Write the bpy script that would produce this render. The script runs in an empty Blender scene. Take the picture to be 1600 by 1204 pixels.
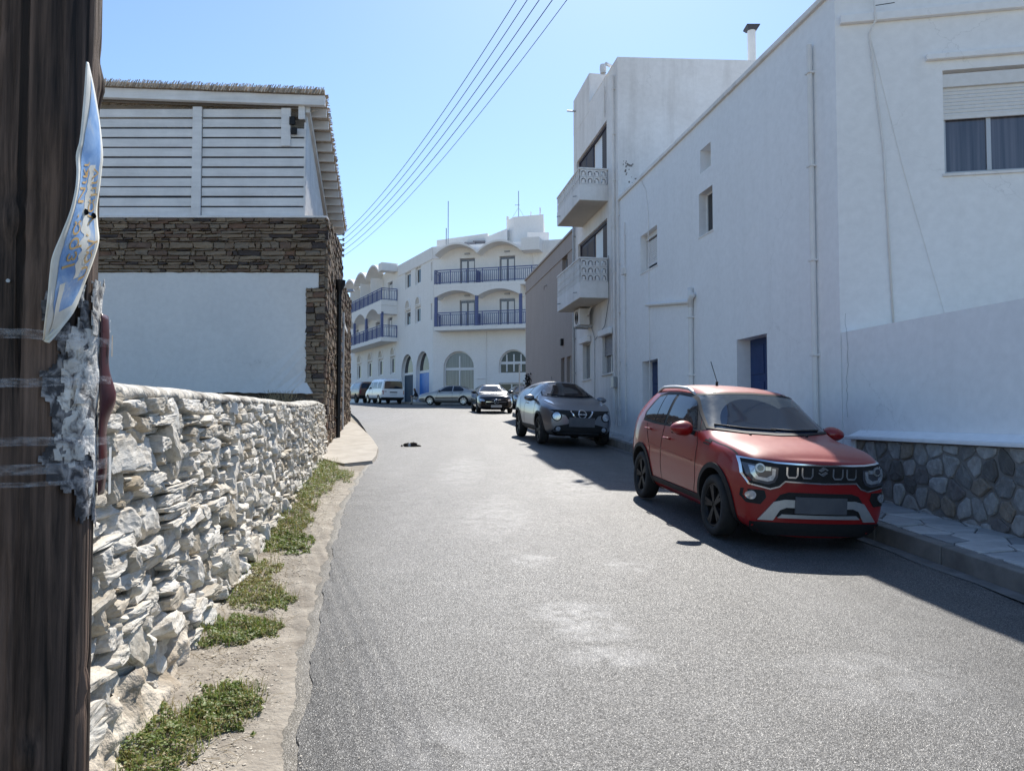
import bpy, bmesh, math, random
from mathutils import Vector, Matrix, noise
from mathutils.bvhtree import BVHTree

sc = bpy.context.scene
COL = sc.collection
R = math.radians

# ------------------------------------------------------------------ camera
cam_d = bpy.data.cameras.new('camera')
cam = bpy.data.objects.new('camera', cam_d); COL.objects.link(cam)
cam_d.sensor_width = 36.0
cam_d.lens = 36.0 * 1190.0 / 1600.0
cam_d.clip_start = 0.05; cam_d.clip_end = 3000
cam.location = (0, 0, 1.65)
cam.rotation_euler = (R(90) + math.atan(48 / 1190.0), 0, 0)
sc.camera = cam

# ------------------------------------------------------------------ sky and sun
SUN_DIR = Vector((0.145, 0.90, 1.0)).normalized()      # towards the sun
SUN_EL = math.asin(SUN_DIR.z)
SUN_AZ = math.atan2(SUN_DIR.x, SUN_DIR.y)
world = bpy.data.worlds.new('World'); sc.world = world
world.use_nodes = True
wn = world.node_tree.nodes; wl = world.node_tree.links
bg = wn['Background']
sky = wn.new('ShaderNodeTexSky'); sky.sky_type = 'NISHITA'
sky.sun_disc = False
sky.sun_elevation = SUN_EL
sky.sun_rotation = SUN_AZ
sky.altitude = 0
sky.air_density = 1.0; sky.dust_density = 0.35; sky.ozone_density = 1.4
tint = wn.new('ShaderNodeMix'); tint.data_type = 'RGBA'; tint.blend_type = 'MULTIPLY'; tint.inputs[0].default_value = 1.0
tint.inputs[7].default_value = (0.82, 0.93, 1.03, 1)
wl.new(sky.outputs[0], tint.inputs[6]); wl.new(tint.outputs[2], bg.inputs[0])
bg.inputs[1].default_value = 0.124

sun_d = bpy.data.lights.new('sun', 'SUN')
sun_d.energy = 4.8; sun_d.angle = R(0.53); sun_d.color = (1.0, 0.95, 0.87)
sun = bpy.data.objects.new('sun', sun_d); COL.objects.link(sun)
sun.location = (10, 40, 60)
sun.rotation_euler = SUN_DIR.to_track_quat('Z', 'Y').to_euler()

sc.view_settings.view_transform = 'Standard'
sc.view_settings.look = 'None'
sc.view_settings.gamma = 1.0
sc.view_settings.use_curve_mapping = False
sc.view_settings.exposure = 0.56
sc.cycles.use_denoising = True
sc.cycles.max_bounces = 8
sc.cycles.transparent_max_bounces = 8
sc.cycles.sample_clamp_indirect = 8.0
sc.cycles.caustics_reflective = False
sc.cycles.caustics_refractive = False

# ------------------------------------------------------------------ helpers
OFF = {}
def thing(name, label, cat, loc=(0, 0, 0), rotz=0.0, group=None, local=False):
    o = bpy.data.objects.new(name, None); COL.objects.link(o)
    o.location = loc; o.rotation_euler = (0, 0, rotz)
    o.empty_display_size = 0.2
    o['label'] = label; o['category'] = cat
    if group: o['group'] = group
    OFF[o.name] = Vector((0, 0, 0)) if local else Vector(loc)
    return o
def tag(o, label, cat, group=None):
    o['label'] = label; o['category'] = cat
    if group: o['group'] = group
    return o

class MB:
    def __init__(self): self.v = []; self.f = []; self.m = []
    def add(self, vs, fs, mi=0):
        b = len(self.v)
        self.v += [tuple(v) for v in vs]
        self.f += [tuple(i + b for i in f) for f in fs]
        self.m += [mi] * len(fs)
        return self
    def hexa(self, p, mi=0):
        return self.add(p, [(0, 3, 2, 1), (4, 5, 6, 7), (0, 1, 5, 4), (1, 2, 6, 5), (2, 3, 7, 6), (3, 0, 4, 7)], mi)
    def box(self, x0, x1, y0, y1, z0, z1, mi=0):
        return self.hexa([(x0, y0, z0), (x1, y0, z0), (x1, y1, z0), (x0, y1, z0), (x0, y0, z1), (x1, y0, z1), (x1, y1, z1), (x0, y1, z1)], mi)
    def fbox(self, fr, s0, s1, d0, d1, z0, z1, mi=0):
        P = fr.p
        return self.hexa([P(s0, d0, z0), P(s1, d0, z0), P(s1, d1, z0), P(s0, d1, z0), P(s0, d0, z1), P(s1, d0, z1), P(s1, d1, z1), P(s0, d1, z1)], mi)
    def bar(self, p, q, w, h, up=(0, 0, 1), mi=0):
        p = Vector(p); q = Vector(q); d = (q - p).normalized(); u = Vector(up)
        if abs(d.dot(u)) > .98: u = Vector((1, 0, 0))
        s = d.cross(u).normalized() * w / 2; t = s.cross(d).normalized() * h / 2
        return self.hexa([p - s - t, p + s - t, q + s - t, q - s - t, p - s + t, p + s + t, q + s + t, q - s + t], mi)
    def tube(self, path, r, n=8, cap=True, mi=0):
        path = [Vector(p) for p in path]; rings = []
        rs = r if isinstance(r, (list, tuple)) else [r] * len(path)
        u = None
        for i, p in enumerate(path):
            d = (path[min(i + 1, len(path) - 1)] - path[max(i - 1, 0)]).normalized()
            if u is None:
                u = d.orthogonal().normalized()
            u = (u - d * u.dot(d)).normalized(); w = d.cross(u)
            rings.append([p + (u * math.cos(2 * math.pi * k / n) + w * math.sin(2 * math.pi * k / n)) * rs[i] for k in range(n)])
        vs = [v for rg in rings for v in rg]; fs = []
        for i in range(len(rings) - 1):
            for k in range(n):
                a = i * n + k; b = i * n + (k + 1) % n
                fs.append((a, b, b + n, a + n))
        if cap:
            fs.append(tuple(range(n))[::-1]); fs.append(tuple((len(rings) - 1) * n + k for k in range(n)))
        return self.add(vs, fs, mi)
    def lathe(self, prof, c, axis='y', n=24, mi=0):      # prof: (radius, along)
        vs = []; fs = []; c = Vector(c)
        for (r, a) in prof:
            for k in range(n):
                t = 2 * math.pi * k / n
                if axis == 'y': vs.append(c + Vector((r * math.cos(t), a, r * math.sin(t))))
                elif axis == 'z': vs.append(c + Vector((r * math.cos(t), r * math.sin(t), a)))
                else: vs.append(c + Vector((a, r * math.cos(t), r * math.sin(t))))
        for i in range(len(prof) - 1):
            for k in range(n):
                a = i * n + k; b = i * n + (k + 1) % n
                fs.append((a, b, b + n, a + n))
        return self.add(vs, fs, mi)
    def prism(self, poly, vec, mi=0):
        n = len(poly); vec = Vector(vec); a = [Vector(p) for p in poly]
        vs = a + [p + vec for p in a]
        fs = [tuple(range(n))[::-1], tuple(range(n, 2 * n))] + [(i, (i + 1) % n, n + (i + 1) % n, n + i) for i in range(n)]
        return self.add(vs, fs, mi)
    def mesh(self, name, mats, smooth=False, off=None):
        me = bpy.data.meshes.new(name)
        vs = self.v if off is None else [(v[0] - off[0], v[1] - off[1], v[2] - off[2]) for v in self.v]
        me.from_pydata(vs, [], self.f)
        if not isinstance(mats, (list, tuple)): mats = [mats]
        for m in mats: me.materials.append(m)
        if any(self.m): me.polygons.foreach_set('material_index', self.m)
        if smooth:
            me.polygons.foreach_set('use_smooth', [True] * len(me.polygons))
        me.update()
        return me
    def build(self, name, mats, parent=None, smooth=False, kind=None, bevel=0, angle=None):
        off = OFF.get(parent.name) if parent else None
        me = self.mesh(name, mats, smooth, off)
        o = bpy.data.objects.new(name, me); COL.objects.link(o)
        if parent:
            o.parent = parent; OFF[o.name] = off
        if kind: o['kind'] = kind
        if bevel:
            md = o.modifiers.new('bevel', 'BEVEL'); md.width = bevel; md.segments = 2; md.limit_method = 'ANGLE'; md.angle_limit = R(35)
        if angle is not None and smooth:
            bm = bmesh.new(); bm.from_mesh(me)
            for e in bm.edges:
                if len(e.link_faces) == 2 and e.calc_face_angle(0) > angle: e.smooth = False
            bm.to_mesh(me); bm.free()
        return o

class Fr:
    """frame of a vertical face: s runs along it, d points out of it"""
    def __init__(self, o, u, out):
        l = math.hypot(*u); self.o = o; self.u = (u[0] / l, u[1] / l)
        n = (self.u[1], -self.u[0])
        if n[0] * out[0] + n[1] * out[1] < 0: n = (-n[0], -n[1])
        self.n = n
    def p(self, s, d, z):
        return (self.o[0] + self.u[0] * s + self.n[0] * d, self.o[1] + self.u[1] * s + self.n[1] * d, z)

def fill2d(outer, holes=(), res=0):
    bm = bmesh.new()
    for poly in [outer] + list(holes):
        vs = [bm.verts.new((p[0], p[1], 0)) for p in poly]
        for i in range(len(vs)): bm.edges.new((vs[i], vs[(i + 1) % len(vs)]))
    bmesh.ops.triangle_fill(bm, use_beauty=True, use_dissolve=False, edges=bm.edges[:])
    if res:
        for ax in (0, 1):
            lo = min(p[ax] for p in outer); hi = max(p[ax] for p in outer)
            n = int((hi - lo) / res)
            for k in range(1, n + 1):
                c = lo + (hi - lo) * k / (n + 1); co = [0, 0, 0]; no = [0, 0, 0]; co[ax] = c; no[ax] = 1
                bmesh.ops.bisect_plane(bm, geom=bm.verts[:] + bm.edges[:] + bm.faces[:], plane_co=co, plane_no=no, dist=1e-5)
    bm.normal_update()
    bm.verts.index_update()
    vs = [(v.co.x, v.co.y) for v in bm.verts]
    fs = [tuple(v.index for v in (f.verts if f.normal.z > 0 else reversed(f.verts))) for f in bm.faces]
    be = [tuple(v.index for v in e.verts) for e in bm.edges if len(e.link_faces) == 1]
    bm.free()
    return vs, fs, be

def wall_face(mb, fr, outer, holes, depth, d=0.0, mi=0):
    """a wall sheet with openings, and the reveals of the openings going in by depth"""
    vs, fs, be = fill2d(outer, holes)
    mb.add([fr.p(s, d, z) for s, z in vs], fs, mi)
    for h in holes:
        n = len(h)
        mb.add([fr.p(s, d, z) for s, z in h] + [fr.p(s, d - depth, z) for s, z in h],
               [(i, (i + 1) % n, n + (i + 1) % n, n + i) for i in range(n)], mi)
def rect(s0, s1, z0, z1): return [(s0, z0), (s1, z0), (s1, z1), (s0, z1)]
def arch(s0, s1, z0, zs, zt=None, n=12):
    """opening with a round head: springs at zs"""
    c = (s0 + s1) / 2; r = (s1 - s0) / 2; h = (zt - zs) if zt else r
    pts = [(s0, z0), (s1, z0)]
    for k in range(n + 1):
        t = math.pi * k / n
        pts.append((c + r * math.cos(t), zs + h * math.sin(t)))
    return pts
def inset(poly, k):
    c = (sum(p[0] for p in poly) / len(poly), sum(p[1] for p in poly) / len(poly))
    out = []
    for p in poly:
        dx, dy = p[0] - c[0], p[1] - c[1]; l = math.hypot(dx, dy) or 1
        out.append((p[0] - dx / l * k, p[1] - dy / l * k))
    return out

def _pl(Y):
    pts = [(-400, -3.0), (-60, -2.6), (0, 0), (10, .55), (19, 1.0), (36, 1.74), (55, 2.44), (62, 2.74), (80, 2.95), (120, 3.0), (900, 3.0)]
    for (a, za), (b, zb) in zip(pts, pts[1:]):
        if Y <= b: return za + (zb - za) * (Y - a) / (b - a)
    return 3.0
def gz(Y):
    return sum(_pl(Y + d) for d in (-2.4, -1.2, 0, 1.2, 2.4)) / 5
def nz(x, y=0, z=0, s=1.0): return noise.noise(Vector((x * s, y * s, z * s)))

# ------------------------------------------------------------------ materials
def newmat(name):
    m = bpy.data.materials.new(name); m.use_nodes = True
    nt = m.node_tree; b = nt.nodes['Principled BSDF']
    return m, nt, b
def N(nt, t, **kw):
    n = nt.nodes.new(t)
    for k, v in kw.items():
        if k.startswith('i_'):
            n.inputs[k[2:].replace('_', ' ')].default_value = v
        else: setattr(n, k, v)
    return n
def tex_noise(nt, scale, detail=4, rough=.55, stretch=None, src='Object', dist=0.0):
    tc = nt.nodes.new('ShaderNodeTexCoord'); n = nt.nodes.new('ShaderNodeTexNoise')
    n.inputs['Scale'].default_value = scale; n.inputs['Detail'].default_value = detail; n.inputs['Roughness'].default_value = rough
    n.inputs['Distortion'].default_value = dist
    if stretch:
        mp = nt.nodes.new('ShaderNodeMapping'); mp.inputs['Scale'].default_value = stretch
        nt.links.new(tc.outputs[src], mp.inputs[0]); nt.links.new(mp.outputs[0], n.inputs['Vector'])
    else: nt.links.new(tc.outputs[src], n.inputs['Vector'])
    return n
def ramp(nt, src, stops):
    r = nt.nodes.new('ShaderNodeValToRGB'); e = r.color_ramp.elements
    while len(e) < len(stops): e.new(.5)
    for i, (p, c) in enumerate(stops):
        e[i].position = p
        e[i].color = (c, c, c, 1) if isinstance(c, (int, float)) else (*c, 1)
    nt.links.new(src, r.inputs[0]); return r
def mix(nt, fac, a, b, mode='MIX'):
    m = nt.nodes.new('ShaderNodeMix'); m.data_type = 'RGBA'; m.blend_type = mode
    if isinstance(fac, (int, float)): m.inputs[0].default_value = fac
    else: nt.links.new(fac, m.inputs[0])
    for i, c in ((6, a), (7, b)):
        if isinstance(c, tuple): m.inputs[i].default_value = (*c, 1)
        else: nt.links.new(c, m.inputs[i])
    return m.outputs[2]
def bump(nt, b, src, strength, dist, prev=None):
    n = nt.nodes.new('ShaderNodeBump'); n.inputs['Strength'].default_value = strength; n.inputs['Distance'].default_value = dist
    nt.links.new(src, n.inputs['Height'])
    if prev: nt.links.new(prev.outputs[0], n.inputs['Normal'])
    nt.links.new(n.outputs[0], b.inputs['Normal']); return n
def mat(name, c, c2=None, scale=6, rough=.7, metal=0, bmp=0, bscale=40, bdist=.01, spec=.5, coat=0, stretch=None, rnd=0, island=0, detail=4, lo=.3, hi=.7):
    m, nt, b = newmat(name)
    b.inputs['Roughness'].default_value = rough; b.inputs['Metallic'].default_value = metal
    b.inputs['Specular IOR Level'].default_value = spec
    b.inputs['Coat Weight'].default_value = coat; b.inputs['Coat Roughness'].default_value = .06
    col = None
    if c2:
        n = tex_noise(nt, scale, detail, stretch=stretch)
        col = ramp(nt, n.outputs['Fac'], [(lo, c), (hi, c2)]).outputs[0]
    if rnd or island:
        if rnd:
            oi = nt.nodes.new('ShaderNodeObjectInfo'); rr = oi.outputs['Random']
        else:
            oi = nt.nodes.new('ShaderNodeNewGeometry'); rr = oi.outputs['Random Per Island']
        k = rnd or island
        v = ramp(nt, rr, [(0, 1 - k), (1, 1 + k * .6)])
        col = mix(nt, 1.0, col if col else tuple(c), v.outputs[0], 'MULTIPLY')
    if col is None: b.inputs['Base Color'].default_value = (*c, 1)
    else: nt.links.new(col, b.inputs['Base Color'])
    if bmp:
        n = tex_noise(nt, bscale, 5, stretch=stretch)
        bump(nt, b, n.outputs['Fac'], bmp, bdist)
    return m

def plaster(name, c, dirt, amt=.35, bmp=.25, bscale=26, streak=.4):
    m, nt, b = newmat(name)
    b.inputs['Roughness'].default_value = .88; b.inputs['Specular IOR Level'].default_value = .25
    n1 = tex_noise(nt, .7, 6, .6); n2 = tex_noise(nt, 2.2, 6, .65, stretch=(1, 1, .12))
    f1 = ramp(nt, n1.outputs['Fac'], [(.42, 0), (.75, amt)])
    f2 = ramp(nt, n2.outputs['Fac'], [(.5, 0), (.8, streak)])
    c1 = mix(nt, f1.outputs[0], c, dirt)
    c2 = mix(nt, f2.outputs[0], c1, tuple(x * .82 for x in dirt))
    n4 = tex_noise(nt, 9, 3)
    f4 = ramp(nt, n4.outputs['Fac'], [(.3, .93), (.7, 1.0)])
    c3 = mix(nt, 1.0, c2, f4.outputs[0], 'MULTIPLY')
    tc = nt.nodes.new('ShaderNodeTexCoord'); tw = tex_noise(nt, 2.0, 5, .65)
    va = nt.nodes.new('ShaderNodeVectorMath'); va.operation = 'SCALE'; va.inputs[3].default_value = .55; nt.links.new(tw.outputs['Color'], va.inputs[0])
    vb = nt.nodes.new('ShaderNodeVectorMath'); vb.operation = 'ADD'; nt.links.new(tc.outputs['Object'], vb.inputs[0]); nt.links.new(va.outputs[0], vb.inputs[1])
    vc = nt.nodes.new('ShaderNodeTexVoronoi'); vc.feature = 'DISTANCE_TO_EDGE'; vc.inputs['Scale'].default_value = .42; nt.links.new(vb.outputs[0], vc.inputs['Vector'])
    fc = ramp(nt, vc.outputs['Distance'], [(0, .24), (.0035, 0)]); mk = tex_noise(nt, .45, 3); fm = ramp(nt, mk.outputs['Fac'], [(.50, 0), (.60, 1)])
    mm = mix(nt, 1.0, fc.outputs[0], fm.outputs[0], 'MULTIPLY')
    c3 = mix(nt, mm, c3, tuple(x * .45 for x in dirt))
    nt.links.new(c3, b.inputs['Base Color'])
    n3 = tex_noise(nt, bscale, 6, .6); n5 = tex_noise(nt, 3.0, 4)
    p = bump(nt, b, n5.outputs['Fac'], bmp * .6, .03)
    bump(nt, b, n3.outputs['Fac'], bmp, .008, p)
    return m

M = {}
M['white'] = plaster('white_plaster', (.88, .88, .88), (.74, .73, .71), .22, .20, 30, .14)
M['white2'] = plaster('hotel_plaster', (.84, .83, .81), (.72, .70, .67), .3, .1, 10, .2)
M['white_rough'] = plaster('rough_white_render', (.78, .77, .75), (.64, .635, .63), .4, .7, 20, .12)
M['old_white'] = plaster('weathered_white_plaster', (.84, .82, .80), (.60, .56, .52), .45, .25, 22, .55)
M['taupe'] = plaster('taupe_plaster', (.39, .33, .30), (.32, .275, .25), .4, .15, 24, .25)
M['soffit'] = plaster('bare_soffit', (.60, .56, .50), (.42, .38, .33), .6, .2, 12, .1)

def asphalt(name, dark, light, patch, spots=()):
    m, nt, b = newmat(name)
    tc = nt.nodes.new('ShaderNodeTexCoord')
    v = nt.nodes.new('ShaderNodeTexVoronoi'); v.inputs['Scale'].default_value = 165
    nt.links.new(tc.outputs['Object'], v.inputs['Vector'])
    v2 = nt.nodes.new('ShaderNodeTexVoronoi'); v2.inputs['Scale'].default_value = 70
    nt.links.new(tc.outputs['Object'], v2.inputs['Vector'])
    big = tex_noise(nt, .55, 5, .6); mid = tex_noise(nt, 3.5, 5, .6)
    lanes = tex_noise(nt, .9, 3, .5, stretch=(1.6, .12, 1))
    sep = nt.nodes.new('ShaderNodeSeparateColor'); nt.links.new(v.outputs['Color'], sep.inputs[0])
    grain = ramp(nt, sep.outputs[0], [(0, tuple(x * .55 for x in dark)), (.45, dark), (.72, tuple((a + c) / 2 for a, c in zip(dark, light))), (.88, tuple(x * 1.15 for x in light)), (1, tuple(x * 1.9 for x in light))])
    f = ramp(nt, big.outputs['Fac'], [(.35, 0), (.7, .35)])
    c1 = mix(nt, f.outputs[0], grain.outputs[0], patch)
    f2 = ramp(nt, mid.outputs['Fac'], [(.3, .84), (.7, 1.1)])
    c2 = mix(nt, 1.0, c1, f2.outputs[0], 'MULTIPLY')
    f3 = ramp(nt, lanes.outputs['Fac'], [(.35, .86), (.65, 1.12)])
    c3 = mix(nt, 1.0, c2, f3.outputs[0], 'MULTIPLY')
    # dusty rubbed spots
    sp = tex_noise(nt, 1.1, 6, .7, stretch=(1, 1.5, 1)); f4 = ramp(nt, sp.outputs['Fac'], [(.62, 0), (.72, .55)])
    c4 = mix(nt, f4.outputs[0], c3, tuple(min(1, x * 1.5) for x in patch))
    if spots:                                   # unworn darker band along the verge
        at = nt.nodes.new('ShaderNodeAttribute'); at.attribute_name = 'edge_distance'
        fe = ramp(nt, at.outputs['Fac'], [(0, .58), (.25, .72), (.75, 1.0)]); c4 = mix(nt, 1.0, c4, fe.outputs[0], 'MULTIPLY')
    # worn pale spots in the lane and a few hairline cracks
    if spots:
        sx = nt.nodes.new('ShaderNodeSeparateXYZ'); nt.links.new(tc.outputs['Object'], sx.inputs[0])
        def mth(op, a, bb=None):
            q = nt.nodes.new('ShaderNodeMath'); q.operation = op
            for i, w in enumerate((a, bb)):
                if isinstance(w, (int, float)): q.inputs[i].default_value = w
                elif w is not None: nt.links.new(w, q.inputs[i])
            return q.outputs[0]
        acc = None
        for (x, y, rx, ry, k) in spots:
            dx = mth('DIVIDE', mth('SUBTRACT', sx.outputs[0], x), rx); dy = mth('DIVIDE', mth('SUBTRACT', sx.outputs[1], y), ry)
            g = mth('MULTIPLY', mth('MAXIMUM', mth('SUBTRACT', 1.0, mth('ADD', mth('MULTIPLY', dx, dx), mth('MULTIPLY', dy, dy))), 0.0), k)
            acc = g if acc is None else mth('ADD', acc, g)
        nn = tex_noise(nt, 6, 6, .65); f5 = ramp(nt, nn.outputs['Fac'], [(.38, 0), (.60, 1)])
        acc = mth('MULTIPLY', acc, f5.outputs[0])
        c4 = mix(nt, acc, c4, (.36, .352, .34))
        tw = tex_noise(nt, 1.4, 4, .6); va = nt.nodes.new('ShaderNodeVectorMath'); va.operation = 'SCALE'; va.inputs[3].default_value = .9
        nt.links.new(tw.outputs['Color'], va.inputs[0]); vb = nt.nodes.new('ShaderNodeVectorMath'); vb.operation = 'ADD'
        nt.links.new(tc.outputs['Object'], vb.inputs[0]); nt.links.new(va.outputs[0], vb.inputs[1])
        vc = nt.nodes.new('ShaderNodeTexVoronoi'); vc.feature = 'DISTANCE_TO_EDGE'; vc.inputs['Scale'].default_value = .33; nt.links.new(vb.outputs[0], vc.inputs['Vector'])
        fc = ramp(nt, vc.outputs['Distance'], [(.0, .55), (.006, 0)]); mk = tex_noise(nt, .6, 3); fm = ramp(nt, mk.outputs['Fac'], [(.46, 0), (.56, 1)])
        c4 = mix(nt, mth('MULTIPLY', fc.outputs[0], fm.outputs[0]), c4, (.02, .019, .018))
    nt.links.new(c4, b.inputs['Base Color'])
    rr = ramp(nt, sep.outputs[1], [(0, .74), (.55, .60), (.85, .47), (1, .40)])
    nt.links.new(rr.outputs[0], b.inputs['Roughness'])
    rs = ramp(nt, sep.outputs[1], [(0, .32), (.6, .5), (1, .8)]); nt.links.new(rs.outputs[0], b.inputs['Specular IOR Level'])
    p = bump(nt, b, v.outputs['Distance'], .5, .005)
    p2 = bump(nt, b, v2.outputs['Distance'], .15, .006, p)
    bump(nt, b, mid.outputs['Fac'], .3, .02, p2)
    return m
M['asphalt'] = asphalt('asphalt', (.052, .051, .050), (.15, .146, .139), (.122, .118, .112),
    spots=[(.42, 5.35, .34, .30, .8), (.52, 4.96, .30, .26, .75), (.55, 4.5, .34, .2, .6), (.17, 6.8, .22, .25, .6), (1.0, 6.6, .25, .3, .5), (-.2, 9.0, .5, 1.6, .35), (.9, 11.5, .6, 2.2, .3), (-.9, 13.5, .5, 2.5, .3), (2.0, 4.2, .6, .5, .3), (-.3, 3.4, .3, .4, .35)])
M['old_asphalt'] = asphalt('old_asphalt', (.17, .155, .13), (.25, .232, .20), (.24, .22, .19))
M['concrete'] = mat('concrete', (.33, .295, .25), (.46, .425, .37), 3, .9, bmp=.35, bscale=30, detail=8)
M['kerb'] = mat('kerb_concrete', (.13, .12, .11), (.24, .225, .205), 4, .9, bmp=.4, bscale=25, detail=8)
M['dirt'] = mat('dry_dirt', (.21, .18, .145), (.40, .36, .30), 5, .95, bmp=.8, bscale=28, bdist=.02, detail=10)
M['soil'] = mat('dark_soil', (.07, .055, .045), (.14, .115, .09), 5, .95, bmp=.8, bscale=24, bdist=.03, detail=8)
M['pebble'] = mat('pebble', (.50, .44, .35), (.70, .64, .54), 8, .9, island=.35)
M['ground'] = mat('far_ground', (.26, .22, .16), (.36, .31, .23), .5, .95, detail=8)

def whitewash():
    m, nt, b = newmat('whitewashed_stone')
    b.inputs['Roughness'].default_value = .93; b.inputs['Specular IOR Level'].default_value = .2
    n1 = tex_noise(nt, 2.6, 8, .65, src='Object'); n2 = tex_noise(nt, 9, 8, .7)
    tc = nt.nodes.new('ShaderNodeTexCoord')
    geo = nt.nodes.new('ShaderNodeNewGeometry')
    oi = nt.nodes.new('ShaderNodeObjectInfo')
    base = ramp(nt, n1.outputs['Fac'], [(.28, (.37, .32, .26)), (.39, (.60, .565, .505)), (.56, (.735, .715, .67))])
    worn = ramp(nt, n2.outputs['Fac'], [(.36, (.36, .30, .23)), (.5, (1, 1, 1))])
    c = mix(nt, .35, base.outputs[0], worn.outputs[0], 'MULTIPLY')
    ad = nt.nodes.new('ShaderNodeMath'); ad.operation = 'ADD'; nt.links.new(oi.outputs['Random'], ad.inputs[0]); nt.links.new(geo.outputs['Random Per Island'], ad.inputs[1])
    fr_ = nt.nodes.new('ShaderNodeMath'); fr_.operation = 'FRACT'; nt.links.new(ad.outputs[0], fr_.inputs[0])
    v = ramp(nt, fr_.outputs[0], [(0, (.62, .55, .45)), (.12, (.86, .81, .73)), (.35, (.97, .95, .91)), (1, (1.05, 1.03, 1.0))])
    c = mix(nt, 1.0, c, v.outputs[0], 'MULTIPLY')
    nt.links.new(c, b.inputs['Base Color'])
    n3 = tex_noise(nt, 16, 8, .7); n4 = tex_noise(nt, 60, 4, .6)
    p = bump(nt, b, n3.outputs['Fac'], .7, .010)
    bump(nt, b, n4.outputs['Fac'], .6, .003, p)
    return m
M['whitewash'] = whitewash()
M['mortar_dark'] = mat('wall_core', (.13, .105, .08), (.44, .395, .33), 6, .95, bmp=.8, bscale=14, bdist=.05, detail=8)
M['coping'] = mat('wall_coping', (.26, .235, .20), (.70, .66, .58), 3.5, .93, bmp=.9, bscale=11, bdist=.05, detail=10, lo=.38, hi=.62)
M['wall_foot'] = mat('wall_foot_plaster', (.30, .245, .18), (.64, .57, .47), 3.2, .93, bmp=.9, bscale=12, bdist=.05, detail=10, lo=.36, hi=.62)

def slate(name, key):
    m, nt, b = newmat(name)
    b.inputs['Roughness'].default_value = .85; b.inputs['Specular IOR Level'].default_value = .3
    if key == 'obj': src = nt.nodes.new('ShaderNodeObjectInfo').outputs['Random']
    else: src = nt.nodes.new('ShaderNodeNewGeometry').outputs['Random Per Island']
    r = ramp(nt, src, [(0, (.075, .06, .055)), (.09, (.17, .115, .085)), (.26, (.21, .155, .11)), (.45, (.255, .195, .14)), (.64, (.225, .18, .135)), (.82, (.275, .21, .145)), (.94, (.19, .115, .08))])
    r.color_ramp.interpolation = 'CONSTANT'
    n = tex_noise(nt, 7, 8, .65, stretch=(1, 1, 2.5)); f = ramp(nt, n.outputs['Fac'], [(.3, .62), (.7, 1.25)])
    nt.links.new(mix(nt, 1.0, r.outputs[0], f.outputs[0], 'MULTIPLY'), b.inputs['Base Color'])
    n2 = tex_noise(nt, 18, 7, .65, stretch=(1, 1, 2)); bump(nt, b, n2.outputs['Fac'], .7, .03)
    return m
M['slate'] = slate('brown_slate', 'obj'); M['slate_island'] = slate('brown_slate_far', 'island')
M['slate_mortar'] = mat('slate_mortar', (.20, .16, .12), (.28, .23, .175), 6, .95, bmp=.5, bscale=30)
def rubble():
    m, nt, b = newmat('garden_stone')
    b.inputs['Roughness'].default_value = .8
    oi = nt.nodes.new('ShaderNodeObjectInfo')
    r = ramp(nt, oi.outputs['Random'], [(0, (.13, .12, .11)), (.22, (.22, .21, .20)), (.40, (.33, .32, .305)), (.60, (.42, .41, .395)), (.72, (.27, .225, .18)), (.80, (.37, .35, .33)), (.92, (.19, .17, .16))])
    r.color_ramp.interpolation = 'CONSTANT'
    n = tex_noise(nt, 12, 8, .7, stretch=(1, 1, .6)); f = ramp(nt, n.outputs['Fac'], [(.3, .6), (.7, 1.2)])
    nt.links.new(mix(nt, 1.0, r.outputs[0], f.outputs[0], 'MULTIPLY'), b.inputs['Base Color'])
    n2 = tex_noise(nt, 14, 7, .65); bump(nt, b, n2.outputs['Fac'], .7, .03)
    return m
M['rubble'] = rubble()
M['rubble_mortar'] = mat('garden_wall_mortar', (.17, .155, .145), (.27, .25, .23), 5, .95, bmp=.6, bscale=22, detail=8)
def marble():
    m, nt, b = newmat('marble_flag')
    b.inputs['Roughness'].default_value = .5
    oi = nt.nodes.new('ShaderNodeObjectInfo')
    r = ramp(nt, oi.outputs['Random'], [(0, (.27, .28, .29)), (.4, (.42, .43, .43)), (.75, (.52, .52, .51)), (1, (.34, .35, .37))])
    n = tex_noise(nt, 3, 8, .65, stretch=(1, 2.5, 1), dist=1.0); f = ramp(nt, n.outputs['Fac'], [(.3, .65), (.7, 1.15)])
    nt.links.new(mix(nt, 1.0, r.outputs[0], f.outputs[0], 'MULTIPLY'), b.inputs['Base Color'])
    n2 = tex_noise(nt, 10, 5); bump(nt, b, n2.outputs['Fac'], .25, .01)
    return m
M['marble'] = marble()
M['gutter'] = mat('gutter_concrete', (.10, .097, .092), (.19, .18, .17), 5, .9, bmp=.4, bscale=30, detail=8)
M['joint'] = mat('flag_joint', (.13, .125, .12), (.2, .19, .18), 8, .95, bmp=.4)

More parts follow.
